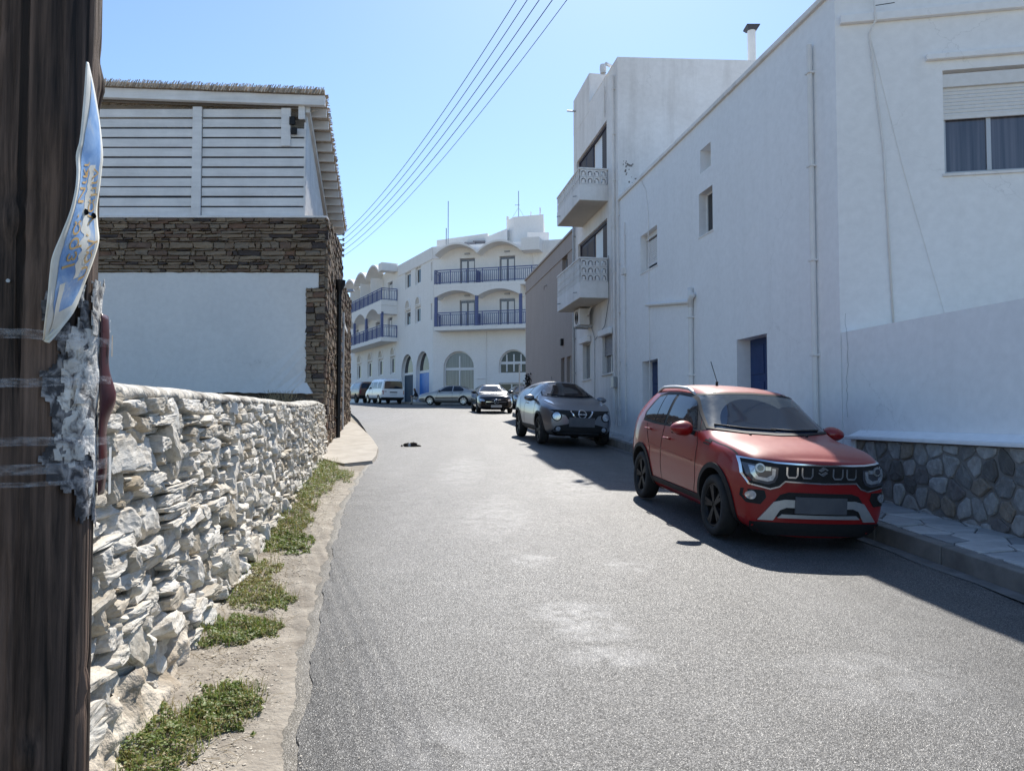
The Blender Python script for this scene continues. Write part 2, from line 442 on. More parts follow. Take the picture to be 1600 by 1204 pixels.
def wood(name, dark, light, scale, rough=.8, stretch=(1, 1, .06), bmp=.5, cracks=True):
    m, nt, b = newmat(name)
    b.inputs['Roughness'].default_value = rough; b.inputs['Specular IOR Level'].default_value = .3
    n = tex_noise(nt, scale, 8, .65, stretch=stretch, dist=.4)
    r = ramp(nt, n.outputs['Fac'], [(.36, dark), (.5, tuple(a * .6 + c * .4 for a, c in zip(dark, light))), (.64, light)] if cracks else [(.28, dark), (.5, tuple((a + c) / 2 for a, c in zip(dark, light))), (.72, light)])
    n2 = tex_noise(nt, 2.2, 5, .6)
    f = ramp(nt, n2.outputs['Fac'], [(.3, .7), (.7, 1.2)] if cracks else [(.3, .88), (.7, 1.06)])
    c = mix(nt, 1.0, r.outputs[0], f.outputs[0], 'MULTIPLY')
    if cracks:
        n3 = tex_noise(nt, scale * .8, 2, .4, stretch=(stretch[0], stretch[1], stretch[2] * .35))
        f3 = ramp(nt, n3.outputs['Fac'], [(.34, .15), (.38, 1)])
        c = mix(nt, 1.0, c, f3.outputs[0], 'MULTIPLY')
        p = bump(nt, b, f3.outputs[0], .8, .012)
        bump(nt, b, n.outputs['Fac'], bmp, .01, p)
    else: bump(nt, b, n.outputs['Fac'], bmp, .006)
    nt.links.new(c, b.inputs['Base Color'])
    return m
M['pole'] = wood('tarred_pole_wood', (.016, .012, .010), (.18, .122, .092), 34, stretch=(1, 1, .045), bmp=.9)
M['whitewood'] = wood('white_painted_wood', (.70, .70, .70), (.86, .86, .855), 9, .75, (.08, 1, 1), .3, False)
M['whitewood_y'] = wood('white_painted_timber', (.66, .655, .64), (.82, .815, .80), 9, .75, (1, .08, 1), .3, False)
M['reed'] = mat('reed_thatch', (.34, .25, .17), (.78, .68, .56), 40, .9, island=.6)
M['blackpvc'] = mat('black_downpipe', (.012, .012, .013), None, rough=.45)
M['black'] = mat('black_plastic', (.012, .012, .013), (.018, .018, .019), 30, .6, spec=.3, bmp=.1, bscale=300, bdist=.001)
M['rubber'] = mat('tyre_rubber', (.016, .016, .016), (.03, .029, .027), 12, .85)
M['rim_black'] = mat('black_rim', (.012, .012, .013), None, rough=.5, spec=.35)
M['rim_silver'] = mat('silver_rim', (.5, .5, .51), None, rough=.3, metal=.8)
M['chrome'] = mat('chrome', (.72, .73, .75), None, rough=.12, metal=1)
M['satin'] = mat('satin_silver', (.48, .48, .48), (.55, .55, .55), 20, .38, metal=.7)
M['lamp'] = mat('lamp_reflector', (.62, .66, .72), (.35, .38, .42), 25, .12, metal=.6, coat=1)
M['lamp_dark'] = mat('lamp_housing', (.05, .055, .07), None, rough=.1, coat=1)
M['redlamp'] = mat('tail_lamp', (.22, .012, .01), None, rough=.15, coat=1)
M['plate_blur'] = mat('dark_number_plate', (.07, .073, .085), (.12, .122, .13), 3.2, .6)
M['plate_white'] = mat('number_plate', (.62, .63, .62), None, rough=.5)
def glass(name, c, rough=.03):
    return mat(name, c, None, rough=rough, spec=.7, coat=.6)
M['carglass'] = mat('car_glass', (.010, .015, .024), None, rough=.03, spec=.5, coat=.15)
M['winglass'] = mat('window_glass', (.018, .021, .028), None, rough=.05, spec=.45)
M['winglass_light'] = mat('curtained_glass', (.09, .10, .115), (.21, .22, .235), 2.0, .08, coat=.5, stretch=(6, 6, .2))
def windscreen():
    """wiped clean in two arcs, dusty outside them"""
    m, nt, b = newmat('dusty_windscreen')
    tc = nt.nodes.new('ShaderNodeTexCoord'); sp = nt.nodes.new('ShaderNodeSeparateXYZ')
    nt.links.new(tc.outputs['Object'], sp.inputs[0])
    facs = []
    for (cy, cz, r) in ((-.08, 1.06, .47), (.40, 1.06, .38)):
        def mth(op, a, bb):
            n = nt.nodes.new('ShaderNodeMath'); n.operation = op
            for i, q in enumerate((a, bb)):
                if isinstance(q, (int, float)): n.inputs[i].default_value = q
                elif q is not None: nt.links.new(q, n.inputs[i])
            return n.outputs[0]
        dy = mth('SUBTRACT', sp.outputs[1], cy); dz = mth('MULTIPLY', mth('SUBTRACT', sp.outputs[2], cz), 1.35)
        d = mth('SQRT', mth('ADD', mth('MULTIPLY', dy, dy), mth('MULTIPLY', dz, dz)), None)
        facs.append(mth('GREATER_THAN', d, r))
    out = mth('MULTIPLY', facs[0], facs[1])
    n = tex_noise(nt, 14, 6, .6); f = ramp(nt, n.outputs['Fac'], [(.3, .75), (.7, 1)])
    fac = mth('MULTIPLY', out, f.outputs[0])
    fac = mth('MULTIPLY', fac, .5)
    nt.links.new(mix(nt, fac, (.008, .020, .045), (.15, .175, .175)), b.inputs['Base Color'])
    rr = mth('MULTIPLY_ADD', fac, .5) if False else ramp(nt, fac, [(0, .03), (.7, .30)]).outputs[0]
    nt.links.new(rr, b.inputs['Roughness'])
    b.inputs['Specular IOR Level'].default_value = .5; b.inputs['Coat Weight'].default_value = .35; b.inputs['Coat Roughness'].default_value = .03
    return m
M['windscreen'] = windscreen()
def paint(name, c, dust=None, amt=.6, metal=0.0, rough=.3):
    m, nt, b = newmat(name)
    b.inputs['Metallic'].default_value = metal; b.inputs['Roughness'].default_value = rough
    b.inputs['Coat Weight'].default_value = .7; b.inputs['Coat Roughness'].default_value = .06
    if dust:
        g = nt.nodes.new('ShaderNodeNewGeometry'); sp = nt.nodes.new('ShaderNodeSeparateXYZ')
        nt.links.new(g.outputs['Normal'], sp.inputs[0])
        f = ramp(nt, sp.outputs[2], [(.25, .02), (.9, amt)])
        n = tex_noise(nt, 7, 8, .7); f2 = ramp(nt, n.outputs['Fac'], [(.3, .7), (.62, 1.0), (.78, 1.35)])
        ff = mix(nt, 1.0, f.outputs[0], f2.outputs[0], 'MULTIPLY')
        nt.links.new(mix(nt, ff, c, dust), b.inputs['Base Color'])
        r2 = ramp(nt, ff, [(0, rough), (.6, .55)]); nt.links.new(r2.outputs[0], b.inputs['Roughness'])
        b.inputs['Specular IOR Level'].default_value = .35
        r3 = ramp(nt, ff, [(0, .55), (.6, .12)]); nt.links.new(r3.outputs[0], b.inputs['Coat Weight'])
    else: b.inputs['Base Color'].default_value = (*c, 1)
    return m
M['red'] = paint('red_paint', (.27, .004, .006), (.50, .21, .17), .36)
M['grey_metal'] = paint('grey_metallic_paint', (.19, .20, .22), (.32, .32, .33), .3, .7, .34)
M['black_paint'] = paint('black_paint', (.004, .004, .005), (.01, .01, .01), .02, 0, .12)
M['silver_paint'] = paint('champagne_silver_paint', (.43, .41, .38), None, 0, .6, .35)
M['van_white'] = paint('white_van_paint', (.78, .78, .78))
M['brown_paint'] = paint('brown_paint', (.16, .075, .035), (.25, .17, .11), .4)
M['dark_paint'] = paint('dark_car_paint', (.012, .013, .016), rough=.1)
M['blue_door'] = wood('blue_painted_door', (.018, .042, .125), (.028, .06, .17), 8, .5, (1, 1, .1), .2, False)
M['blue_gloss'] = mat('bright_blue_door', (.012, .16, .52), (.02, .20, .60), 3, .4)
M['dark_blue'] = mat('dark_blue_door', (.022, .05, .085), (.032, .065, .105), 3, .6, spec=.25)
M['rail_blue'] = mat('blue_railing_paint', (.085, .11, .245), (.11, .14, .285), 5, .6)
M['shutter_dark'] = mat('dark_purple_shutter', (.030, .024, .045), (.042, .034, .058), 9, .6)
M['alu'] = mat('aluminium_frame', (.50, .51, .53), None, rough=.45, metal=.3)
M['white_frame'] = mat('white_frame', (.74, .74, .74), None, rough=.5)
M['shutter_white'] = mat('white_roller_shutter', (.70, .69, .67), (.76, .75, .74), 12, .6)
M['shutter_grey'] = mat('grey_roller_shutter', (.20, .20, .22), (.27, .27, .29), 12, .6)
M['galv'] = mat('galvanised_steel', (.33, .34, .35), (.42, .43, .44), 14, .5, metal=.6)
M['pipe_white'] = mat('painted_pipe', (.72, .71, .69), (.78, .77, .75), 5, .6)
M['wire'] = mat('cable', (.03, .035, .035), None, rough=.6)
M['chim_cap'] = mat('chimney_cap', (.02, .022, .035), None, rough=.5)
# ------------------------------------------------------------------ ground, road, verge, pavements
def lerp_pts(pts, t):
    for (a, va), (b, vb) in zip(pts, pts[1:]):
        if t <= b: return va + (vb - va) * (t - a) / (b - a)
    return pts[-1][1]
LEFT = [(-8, .15), (0, -.42), (3.2, -.89), (4, -1.06), (5.3, -1.32), (7.2, -1.675), (9.6, -2.09), (13.2, -2.54), (15.3, -2.76), (19.2, -3.5), (25, -4.85), (30.4, -6.12), (41.8, -9.0), (52, -13.5), (60, -30), (75, -46), (90, -60)]
KERB = [(-8, 5.5), (0, 4.75), (6, 4.02), (8, 3.78), (16.7, 2.76), (19.2, 2.42), (27, 1.2), (36.2, -.02), (37.5, .3), (39, 6), (45, 16), (60, 30), (90, 40)]
def left_edge(Y):
    j = (.04 * nz(Y * 2.1, 7) + .018 * nz(Y * 6, 3) + .012 * nz(Y * 17, 5)) if Y < 16 else 0
    return lerp_pts(LEFT, Y) + j
def kerb_x(Y): return lerp_pts(KERB, Y)
def wall_x(Y): return 6.1 - .15 * Y          # face line of the white houses on the right
def lwall_x(Y): return -1.246 - .17 * Y      # face line of the dry stone wall and the brown house

def frange(a, b, st):
    out = []; x = a
    while x < b - 1e-6: out.append(x); x += st
    return out + [b]

mb = MB()
ys = [-300, -100, -40, -20] + frange(-10, 90, 2.0) + [120, 200, 500]
xs = [-400, -120, -50, -25, -12, 0, 12, 25, 50, 120, 400]
for y in ys:
    for x in xs: mb.v.append((x, y, gz(y) - .12))
for i in range(len(ys) - 1):
    for j in range(len(xs) - 1):
        a = i * len(xs) + j; mb.f.append((a, a + 1, a + 1 + len(xs), a + len(xs))); mb.m.append(0)
mb.build('ground', M['ground'], kind='structure')

def strip(name, m, ys, fl, fr_, dz, cols=1, kind='structure', zfun=None, smooth=True, inner=None):
    mb = MB()
    for y in ys:
        a, b = fl(y), fr_(y)
        for k in range(cols + 1):
            x = a + (b - a) * k / cols
            if inner and k: x = inner(y) + (b - inner(y)) * k / cols
            mb.v.append((x, y, gz(y) + dz + (zfun(x, y, k / cols) if zfun else 0)))
    n = cols + 1
    for i in range(len(ys) - 1):
        for k in range(cols):
            q = i * n + k; mb.f.append((q, q + 1, q + 1 + n, q + n)); mb.m.append(0)
    return mb.build(name, m, kind=kind, smooth=smooth)

def crossfall(x, y): return .045 * max(0, x - (kerb_x(y) - 2.2)) if y < 36.5 else 0
def roadn(x, y): return .012 * nz(x * .8, y * .8) + (.008 * nz(x * 3, y * 3) if y < 14 else 0)
ry = frange(-6, 2, .5) + frange(2.05, 16, .05) + frange(16.5, 90, .8)
road = strip('road', M['asphalt'], ry, left_edge, lambda y: kerb_x(y) + (.03 if y < 36.5 else 0), 0, 22,
      inner=lambda y: lerp_pts(LEFT, y), zfun=lambda x, y, t: roadn(x, y) - crossfall(x, y))
at_ = road.data.attributes.new('edge_distance', 'FLOAT', 'POINT')
at_.data.foreach_set('value', [v.co.x - lerp_pts(LEFT, v.co.y) + .12 * nz(v.co.y * .5, 3) + max(0, (v.co.y - 12) * .3) for v in road.data.vertices])
# older grey strip along the asphalt edge, and the dirt verge up to the wall
strip('road_shoulder', M['old_asphalt'], frange(-6, 2, .5) + frange(2.05, 15.0, .06),
      lambda y: left_edge(y) - .13 - .06 * nz(y * 1.9, 1.7) - .02 * nz(y * 7, 4), lambda y: left_edge(y) + .05, -.006, 8,
      zfun=lambda x, y, t: roadn(x, y) + .002 * nz(x * 9, y * 9) - .035 * (1 - t) ** 3)
def verge_z(x, y, t):
    return roadn(x, y) + .05 * (1 - t) ** 2 + .022 * (1 - .7 * t) * nz(x * 3.5, y * 3.5, 2) + .012 * nz(x * 11, y * 11, 5) - (.014 * t ** 6)
strip('verge', M['dirt'], frange(-6, 1, .5) + frange(1.05, 16.2, .06), lambda y: lwall_x(y) - .3, lambda y: left_edge(y) - .03 - .06 * nz(y * 2.1, 4.4) - .03 * nz(y * 9, 1), -.008, 26, zfun=verge_z)

# right pavement: base, kerbstones, gutter strip, flagstones
PZ = .09
def pave_x(Y): return wall_x(Y) + .05
pv = strip('pavement', M['joint'], frange(-6, 36.2, .6), lambda y: kerb_x(y) + .14, pave_x, PZ - .012, 2)
y = -2.0; k = 0
while y < 36:
    L_ = 1.0; y2 = y + L_
    kb = MB(); g = .008
    a0, a1 = kerb_x(y + g), kerb_x(y2 - g)
    j = random.Random(k).uniform(-.008, .008)
    kb.hexa([(a0, y + g, gz(y) - .2), (a0 + .15, y + g, gz(y) - .2), (a1 + .15, y2 - g, gz(y2) - .2), (a1, y2 - g, gz(y2) - .2),
             (a0 + .012, y + g, gz(y) + PZ + j), (a0 + .15, y + g, gz(y) + PZ + j), (a1 + .15, y2 - g, gz(y2) + PZ + j), (a1 + .012, y2 - g, gz(y2) + PZ + j)])
    kb.build('kerbstone', M['kerb'], pv, bevel=.012)
    y = y2; k += 1
strip('gutter', M['gutter'], frange(-2, 22, .4), lambda y: kerb_x(y) - .15 - .04 * nz(y * 1.5, 9) - .02 * nz(y * 5, 2), lambda y: kerb_x(y) - .005, .008, 2,
      zfun=lambda x, y, t: .012 * t - crossfall(x, y))

def clip(poly, p, n):          # keep the side where (q-p).n <= 0
    out = []
    for i in range(len(poly)):
        a, b = poly[i], poly[(i + 1) % len(poly)]
        da = (a[0] - p[0]) * n[0] + (a[1] - p[1]) * n[1]; db = (b[0] - p[0]) * n[0] + (b[1] - p[1]) * n[1]
        if da <= 0: out.append(a)
        if da * db < 0:
            t = da / (da - db); out.append((a[0] + (b[0] - a[0]) * t, a[1] + (b[1] - a[1]) * t))
    return out
def voronoi(seeds, bounds, gap, metric=(1, 1)):
    cells = []
    for i, s in enumerate(seeds):
        poly = list(bounds)
        for j, q in enumerate(seeds):
            if i == j: continue
            d = (q[0] - s[0], q[1] - s[1]); l = math.hypot(*d)
            if l > 2.2: continue
            m_ = ((s[0] + q[0]) / 2 - d[0] / l * gap / 2, (s[1] + q[1]) / 2 - d[1] / l * gap / 2)
            poly = clip(poly, m_, d)
            if len(poly) < 3: break
        if len(poly) >= 3: cells.append(poly)
    return cells
def area(p): return abs(sum(p[i][0] * p[(i + 1) % len(p)][1] - p[(i + 1) % len(p)][0] * p[i][1] for i in range(len(p)))) / 2

def round_poly(p, k=.2):
    out = []
    for i in range(len(p)):
        a, b, c = p[i - 1], p[i], p[(i + 1) % len(p)]
        out.append((b[0] + (a[0] - b[0]) * k, b[1] + (a[1] - b[1]) * k)); out.append((b[0] + (c[0] - b[0]) * k, b[1] + (c[1] - b[1]) * k))
    return out
rg = random.Random(11)
seeds = []
tries = 0
while tries < 9000 and len(seeds) < 230:
    tries += 1
    Y = rg.uniform(4.4, 22.5); t = rg.uniform(0, 1)
    p = (t * 1.0, Y)
    if all((p[0] - q[0]) ** 2 / .30 ** 2 + (p[1] - q[1]) ** 2 / .33 ** 2 > 1 for q in seeds): seeds.append(p)
for c in voronoi(seeds, [(0, 4.3), (1.0, 4.3), (1.0, 22.5), (0, 22.5)], .018):
    if area(c) < .01: continue
    c = round_poly(c, .1)
    cx = sum(p[0] for p in c) / len(c); cy = sum(p[1] for p in c) / len(c)
    tz = rg.uniform(-.004, .004); tx, ty = rg.uniform(-.01, .01), rg.uniform(-.01, .01)
    def P3(q, dz):
        a, b = kerb_x(q[1]) + .16, pave_x(q[1]) - .02
        return (a + (b - a) * q[0], q[1], gz(q[1]) + PZ + dz + tz + tx * (q[0] - cx) + ty * (q[1] - cy))
    fb = MB(); n = len(c)
    o0 = P3((cx, cy), 0)
    fb.v = [P3(q, -.02) for q in c] + [P3(q, .001) for q in c] + [P3((q[0] + (cx - q[0]) * .06, q[1] + (cy - q[1]) * .06), .006) for q in c]
    fb.f = [(i, (i + 1) % n, n + (i + 1) % n, n + i) for i in range(n)] + [(n + i, n + (i + 1) % n, 2 * n + (i + 1) % n, 2 * n + i) for i in range(n)] + [tuple(range(2 * n, 3 * n))]
    fb.m = [0] * len(fb.f)
    me = fb.mesh('flagstone', M['marble'], off=o0)
    o = bpy.data.objects.new('flagstone', me); COL.objects.link(o); o.location = o0; o.parent = pv

# concrete apron beside the brown house
mb = MB()
ap = [(-3.05, 13.9), (-2.62, 14.3), (-2.70, 15.2), (-2.95, 16.8), (-3.55, 19.3), (-4.3, 22.2), (-5.05, 25.1), (-5.7, 27.0), (-5.9, 27.0), (-5.3, 24), (-4.6, 20), (-4.0, 16.4), (-3.65, 14.6)]
n = len(ap); h = [.035, .05, .06, .07, .09, .1, .1, .08, .1, .11, .11, .11, .08]
apc = (-4.0, 19.0)
top = [(x, y, gz(y) + h[i]) for i, (x, y) in enumerate(ap)]
mb.add(top + [(x + .03, y, gz(y) - .05) for x, y in ap], [(i, (i + 1) % n, n + (i + 1) % n, n + i) for i in range(n)])
vs, fs, be = fill2d(ap, (), .35)
mb.add([(x, y, gz(y) + lerp_pts([(13, .035), (15, .065), (19, .1), (27, .1), (30, .1)], y) + .006 * nz(x * 4, y * 4)) for x, y in vs], fs)
mb.build('concrete_apron', M['concrete'], kind='structure', smooth=False)

# raised footway along the hotel
HO = (-6.27, 60.0)
FR_R = Fr(HO, (.9637, -.267), (0, -1)); FR_L = Fr(HO, (-.454, .891), (-1, -.3))
mb = MB()
def zz(p, dz): return (p[0], p[1], gz(p[1]) + dz)
c0 = (HO[0] - 1.2, HO[1] - 1.9)
outer = [FR_R.p(14, 1.6, 0), c0 + (0,), FR_L.p(26, 1.3, 0)]; inner = [FR_R.p(14, -.2, 0), HO + (0,), FR_L.p(26, -.2, 0)]
for i in range(2):
    a, b, c, d = outer[i], outer[i + 1], inner[i + 1], inner[i]
    mb.add([zz(a, .15), zz(b, .15), zz(c, .15), zz(d, .15), zz(a, -.1), zz(b, -.1)], [(0, 1, 2, 3), (0, 4, 5, 1)])
mb.build('hotel_footway', M['concrete'], kind='structure')

# pebbles and crumbs on the verge
rg = random.Random(5); mb = MB()
def pebble(mb, c, r):
    vs = []
    for dx, dy, dz_ in ((1, 0, 0), (-1, 0, 0), (0, 1, 0), (0, -1, 0), (0, 0, 1), (0, 0, -1)):
        k = r * rg.uniform(.6, 1.3); vs.append((c[0] + dx * k, c[1] + dy * k, c[2] + dz_ * k * .35))
    mb.add(vs, [(0, 2, 4), (2, 1, 4), (1, 3, 4), (3, 0, 4), (2, 0, 5), (1, 2, 5), (3, 1, 5), (0, 3, 5)])
for i in range(7500):
    y = 2.2 + 11 * rg.random() ** 1.5
    a, b = lwall_x(y), left_edge(y)
    t = rg.betavariate(2.6, 1.3); x = a + (b - a - .1) * t
    pebble(mb, (x, y, gz(y) - .008 + verge_z(x, y, t) + .002), rg.choice((.003, .004, .006, .009)) * rg.uniform(.7, 1.3))
for i in range(160):
    y = 2.4 + 10 * rg.random() ** 1.4; x = left_edge(y) + abs(rg.gauss(0, .12))
    pebble(mb, (x, y, gz(y) + .004), rg.uniform(.003, .007))
o = mb.build('verge_gravel', M['pebble'], kind='stuff')
tag(o, 'loose pale gravel scattered on the dirt verge by the stone wall', 'gravel')
# ------------------------------------------------------------------ dry stone wall on the left
def rock_mesh(seed, mt, name='stone', nu=11, pw=.26):
    rg = random.Random(seed); bm = bmesh.new()
    bmesh.ops.create_cube(bm, size=2)
    bmesh.ops.subdivide_edges(bm, edges=bm.edges[:], cuts=nu - 1, use_grid_fill=True)
    cuts = []
    for k in range(10):
        d = Vector((rg.gauss(0, 1), rg.gauss(0, .55), rg.gauss(0, 1))).normalized(); cuts.append((d, rg.uniform(.70, .98)))
    off = Vector((rg.uniform(0, 90), rg.uniform(0, 90), rg.uniform(0, 90)))
    for v in bm.verts:
        c = v.co; s = c.normalized()
        # between cube and sphere
        q = (abs(c.x) ** 5 + abs(c.y) ** 5 + abs(c.z) ** 5) ** .2
        p = s * (c.length / q) * pw + c * (1 - pw)
        for d, h in cuts:
            e = p.dot(d) - h
            if e > 0: p = p - d * e * .92
        p = p * (1 + .07 * noise.noise(p * 1.5 + off) + .05 * noise.noise(p * 3.6 + off) + .03 * noise.noise(p * 7.5 + off))
        v.co = p * .5
    me = bpy.data.meshes.new(name); bm.to_mesh(me); bm.free()
    me.materials.append(mt)
    return me
ROCKS = [rock_mesh(100 + i, M['whitewash']) for i in range(26)]
ROCKS_FAR = [rock_mesh(100 + i, M['whitewash'], nu=6) for i in range(26)]
WU = Vector((-.17, 1, 0)).normalized(); WN = Vector((1, .17, 0)).normalized()
sw = thing('dry_stone_wall', 'whitewashed dry stone wall of rough stones along the verge, behind the pole', 'wall', (lwall_x(6), 6, gz(6)))
def lw_top(Y): return lerp_pts([(-3, 1.72), (3, 1.80), (8, 1.83), (12, 1.83), (14.5, 1.93), (15.95, 1.90)], Y)
def lwp(Y, d, z):
    d += .03 - .09 * max(0, (z - gz(Y)) / 1.5)          # the wall leans back a little
    return Vector((lwall_x(Y), Y, z)) + WN * d
# core
mb = MB(); ys = frange(-1, 15.9, .3)
for y in ys:
    zt = lw_top(y) - .03
    for (d, z) in ((.015, gz(y) - .15), (.0, gz(y) + .3), (-.02, zt - .1), (-.04, zt), (-.38, zt), (-.40, gz(y) - .1)):
        q = lwp(y, d + .02 * nz(y * 2, z * 2), z); mb.v.append(tuple(q))
for i in range(len(ys) - 1):
    for k in range(5):
        a = i * 6 + k; mb.f.append((a, a + 1, a + 7, a + 6)); mb.m.append(0)
mb.f.append(tuple(range(6))); mb.m.append(0); mb.f.append(tuple((len(ys) - 1) * 6 + k for k in range(6))); mb.m.append(0)
mb.build('wall_core', M['mortar_dark'], sw)
# stones
rg = random.Random(3); cells = []
rows = 17
def rowv(k, y):
    if k <= 0: return 0.0
    if k >= rows: return 1.0
    return (k + .34 * nz(y * .9, k * 3.3) + .16 * nz(y * 2.6, k * 7.1)) / rows
for k in range(rows):
    y = 1.2 + rg.uniform(0, .2)
    while y < 15.85:
        w = rg.choice((.07, .09, .12, .15, .18, .22, .27, .33, .40)) * rg.uniform(.85, 1.2) * (1.25 if k < 3 else 1.0)
        if y + w > 15.95: w = 15.95 - y
        cells.append([y, y + w, k, k + 1]); y += w
skip = set(); out = []
for i, c in enumerate(cells):
    if i in skip: continue
    y0, y1, a, b = c; w = y1 - y0
    if w > .13 and rg.random() < .22 and b < rows:            # a tall stone that takes part of the next course
        out.append([y0, y1, a, b + rg.choice((.85, .9, 1.7))]); continue
    if w > .24 and rg.random() < .22:                          # two thin stones one above the other
        m_ = a + rg.uniform(.4, .6); out.append([y0, y1, a, m_]); out.append([y0 + .02, y1 - .02, m_, b]); continue
    out.append(c)
stones = []
for (y0, y1, a, b) in out:
    yc = (y0 + y1) / 2; H_ = lw_top(yc) - .07 - gz(yc) + .06; zb = gz(yc) - .06
    def vv(k):
        k0 = int(math.floor(k)); f = k - k0
        return rowv(k0, yc) * (1 - f) + rowv(min(k0 + 1, rows), yc) * f
    z0 = zb + H_ * vv(a); z1 = zb + H_ * vv(b)
    h = z1 - z0
    if h < .03: h = .03
    foot = max(0, 1 - a / 2.5)
    d = rg.uniform(-.03, .03) + .03 * foot
    stones.append((yc, (z0 + z1) / 2, (y1 - y0), h, d, a))
stones.sort(key=lambda s: s[0])
# the wall's stones one by one where they show large; farther ones joined
near = [s for s in stones if s[0] > 2.6][:300]
far = [s for s in stones if s[0] > 2.6][300:] + [s for s in stones if s[0] <= 2.6]
def stone_matrix(s):
    yc, zc, w, h, d, a = s
    q = lwp(yc, d - .04, zc)
    ax = Matrix((( WU.x, WN.x, 0), (WU.y, WN.y, 0), (0, 0, 1))).to_4x4()
    rot = Matrix.Rotation(rg.uniform(-.09, .09), 4, 'Y') @ Matrix.Rotation(rg.uniform(-.14, .14), 4, 'Z') @ Matrix.Rotation(rg.uniform(-.10, .14) + .17, 4, 'X')
    fl = Matrix.Diagonal((rg.choice((-1, 1)), 1, rg.choice((-1, 1)), 1))
    S = Matrix.Diagonal((w * 1.08, rg.uniform(.20, .26), h * 1.12, 1))
    return Matrix.Translation(q) @ ax @ rot @ S @ fl
off = OFF[sw.name]
for s in near:
    o = bpy.data.objects.new('stone', rg.choice(ROCKS)); COL.objects.link(o)
    o.parent = sw; o.matrix_basis = Matrix.Translation(-off) @ stone_matrix(s)
mb = MB()
for s in far:
    me = rg.choice(ROCKS_FAR); mt = stone_matrix(s)
    mb.add([mt @ v.co for v in me.vertices], [tuple(p.vertices) for p in me.polygons])
o = mb.build('far_stones', M['whitewash'], sw, kind='stuff')
# small wedging stones
mb = MB(); small = [rock_mesh(300 + i, M['whitewash'], nu=4) for i in range(8)]
for i in range(900):
    y = 2.6 + 13 * rg.random(); zt = lw_top(y); z = gz(y) + rg.random() * (zt - gz(y) - .12)
    w = rg.uniform(.03, .09); mt = Matrix.Translation(lwp(y, rg.uniform(-.03, .05), z)) @ Matrix.Rotation(rg.uniform(0, 6), 4, 'Z') @ Matrix.Diagonal((w, w * 1.2, w * rg.uniform(.35, .8), 1))
    me = rg.choice(small); mb.add([mt @ v.co for v in me.vertices], [tuple(p.vertices) for p in me.polygons])
mb.build('wedge_stones', M['whitewash'], sw, kind='stuff')
# mortar coping with a rough run-down edge
mb = MB(); ys = frange(1.0, 15.95, .035); prof = 11
for y in ys:
    zt = lw_top(y) + .012 * nz(y * 1.7, 4)
    drip = .07 + .05 * nz(y * 3.1, 8) + .03 * nz(y * 9, 2)
    P_ = [(.015 + .02 * nz(y * 5, 1), zt - drip), (.06 + .02 * nz(y * 6, 5), zt - .05 - .02 * nz(y * 8, 6)), (.055 + .012 * nz(y * 7, 9), zt - .015), (.02, zt + .005), (-.05, zt + .014), (-.13, zt + .018), (-.2, zt + .02), (-.3, zt + .012), (-.38, zt - .005), (-.44, zt - .05), (-.44, zt - .15)]
    for k, (d, z) in enumerate(P_):
        mb.v.append(tuple(lwp(y, d + .012 * nz(y * 12, k), z + .01 * nz(y * 11, k * 2.1))))
for i in range(len(ys) - 1):
    for k in range(prof - 1):
        a = i * prof + k; mb.f.append((a, a + 1, a + 1 + prof, a + prof)); mb.m.append(0)
mb.f.append(tuple((len(ys) - 1) * prof + k for k in range(prof))); mb.m.append(0)
mb.build('coping', M['coping'], sw, smooth=True)
# lumpy plastered foot near the pole
mb = MB(); ys = frange(2.2, 5.2, .05); cols = 16
for y in ys:
    w = .16 * max(0, min(1, (5.1 - y) / 1.3)) * (.75 + .4 * nz(y * 2.2, 3)); hh = .36 * max(.05, min(1, (5.15 - y) / 1.0)) * (.85 + .35 * nz(y * 1.9, 8))
    for k in range(cols):
        t = k / (cols - 1); z = gz(y) - .03 + hh * t; d = .05 + w * (1 - t) ** 1.6
        q = lwp(y, d, z); b_ = .06 * nz(q.x * 5, y * 5, z * 6) + .04 * nz(q.x * 12, y * 12, z * 12) + .02 * nz(q.x * 26, y * 26, z * 26)
        mb.v.append(tuple(q + WN * b_))
for i in range(len(ys) - 1):
    for k in range(cols - 1):
        a = i * cols + k; mb.f.append((a, a + 1, a + 1 + cols, a + cols)); mb.m.append(0)
mb.build('plaster_foot', M['wall_foot'], sw, smooth=True)
# raised soil behind the wall
mb = MB(); ys = frange(-1, 16.1, .5)
for y in ys:
    for x in (-.3, -1.2, -3, -6, -9): mb.v.append((lwall_x(y) + x, y, 1.60 + .012 * y + .05 * nz(x * 2, y * 2)))
for i in range(len(ys) - 1):
    for k in range(4):
        a = i * 5 + k; mb.f.append((a, a + 1, a + 6, a + 5)); mb.m.append(0)
mb.build('garden_soil', M['soil'], kind='structure', smooth=True)

# ------------------------------------------------------------------ brown slate house with slatted terrace
YF = 16.2
bh = thing('brown_stone_house', 'brown slate house with white rendered panel, slatted white terrace screen and reed roof', 'house', (-6.0, YF + 2, gz(18)))
SIDE = Fr((-1.246, 0), (-.17, 1), (1, 0)); SS = math.hypot(1, .17)     # s = Y*SS
FRONT = Fr((-12, YF), (1, 0), (0, -1))                                  # s = X+12
CX = lwall_x(YF)                                                        # corner x, about -4.0
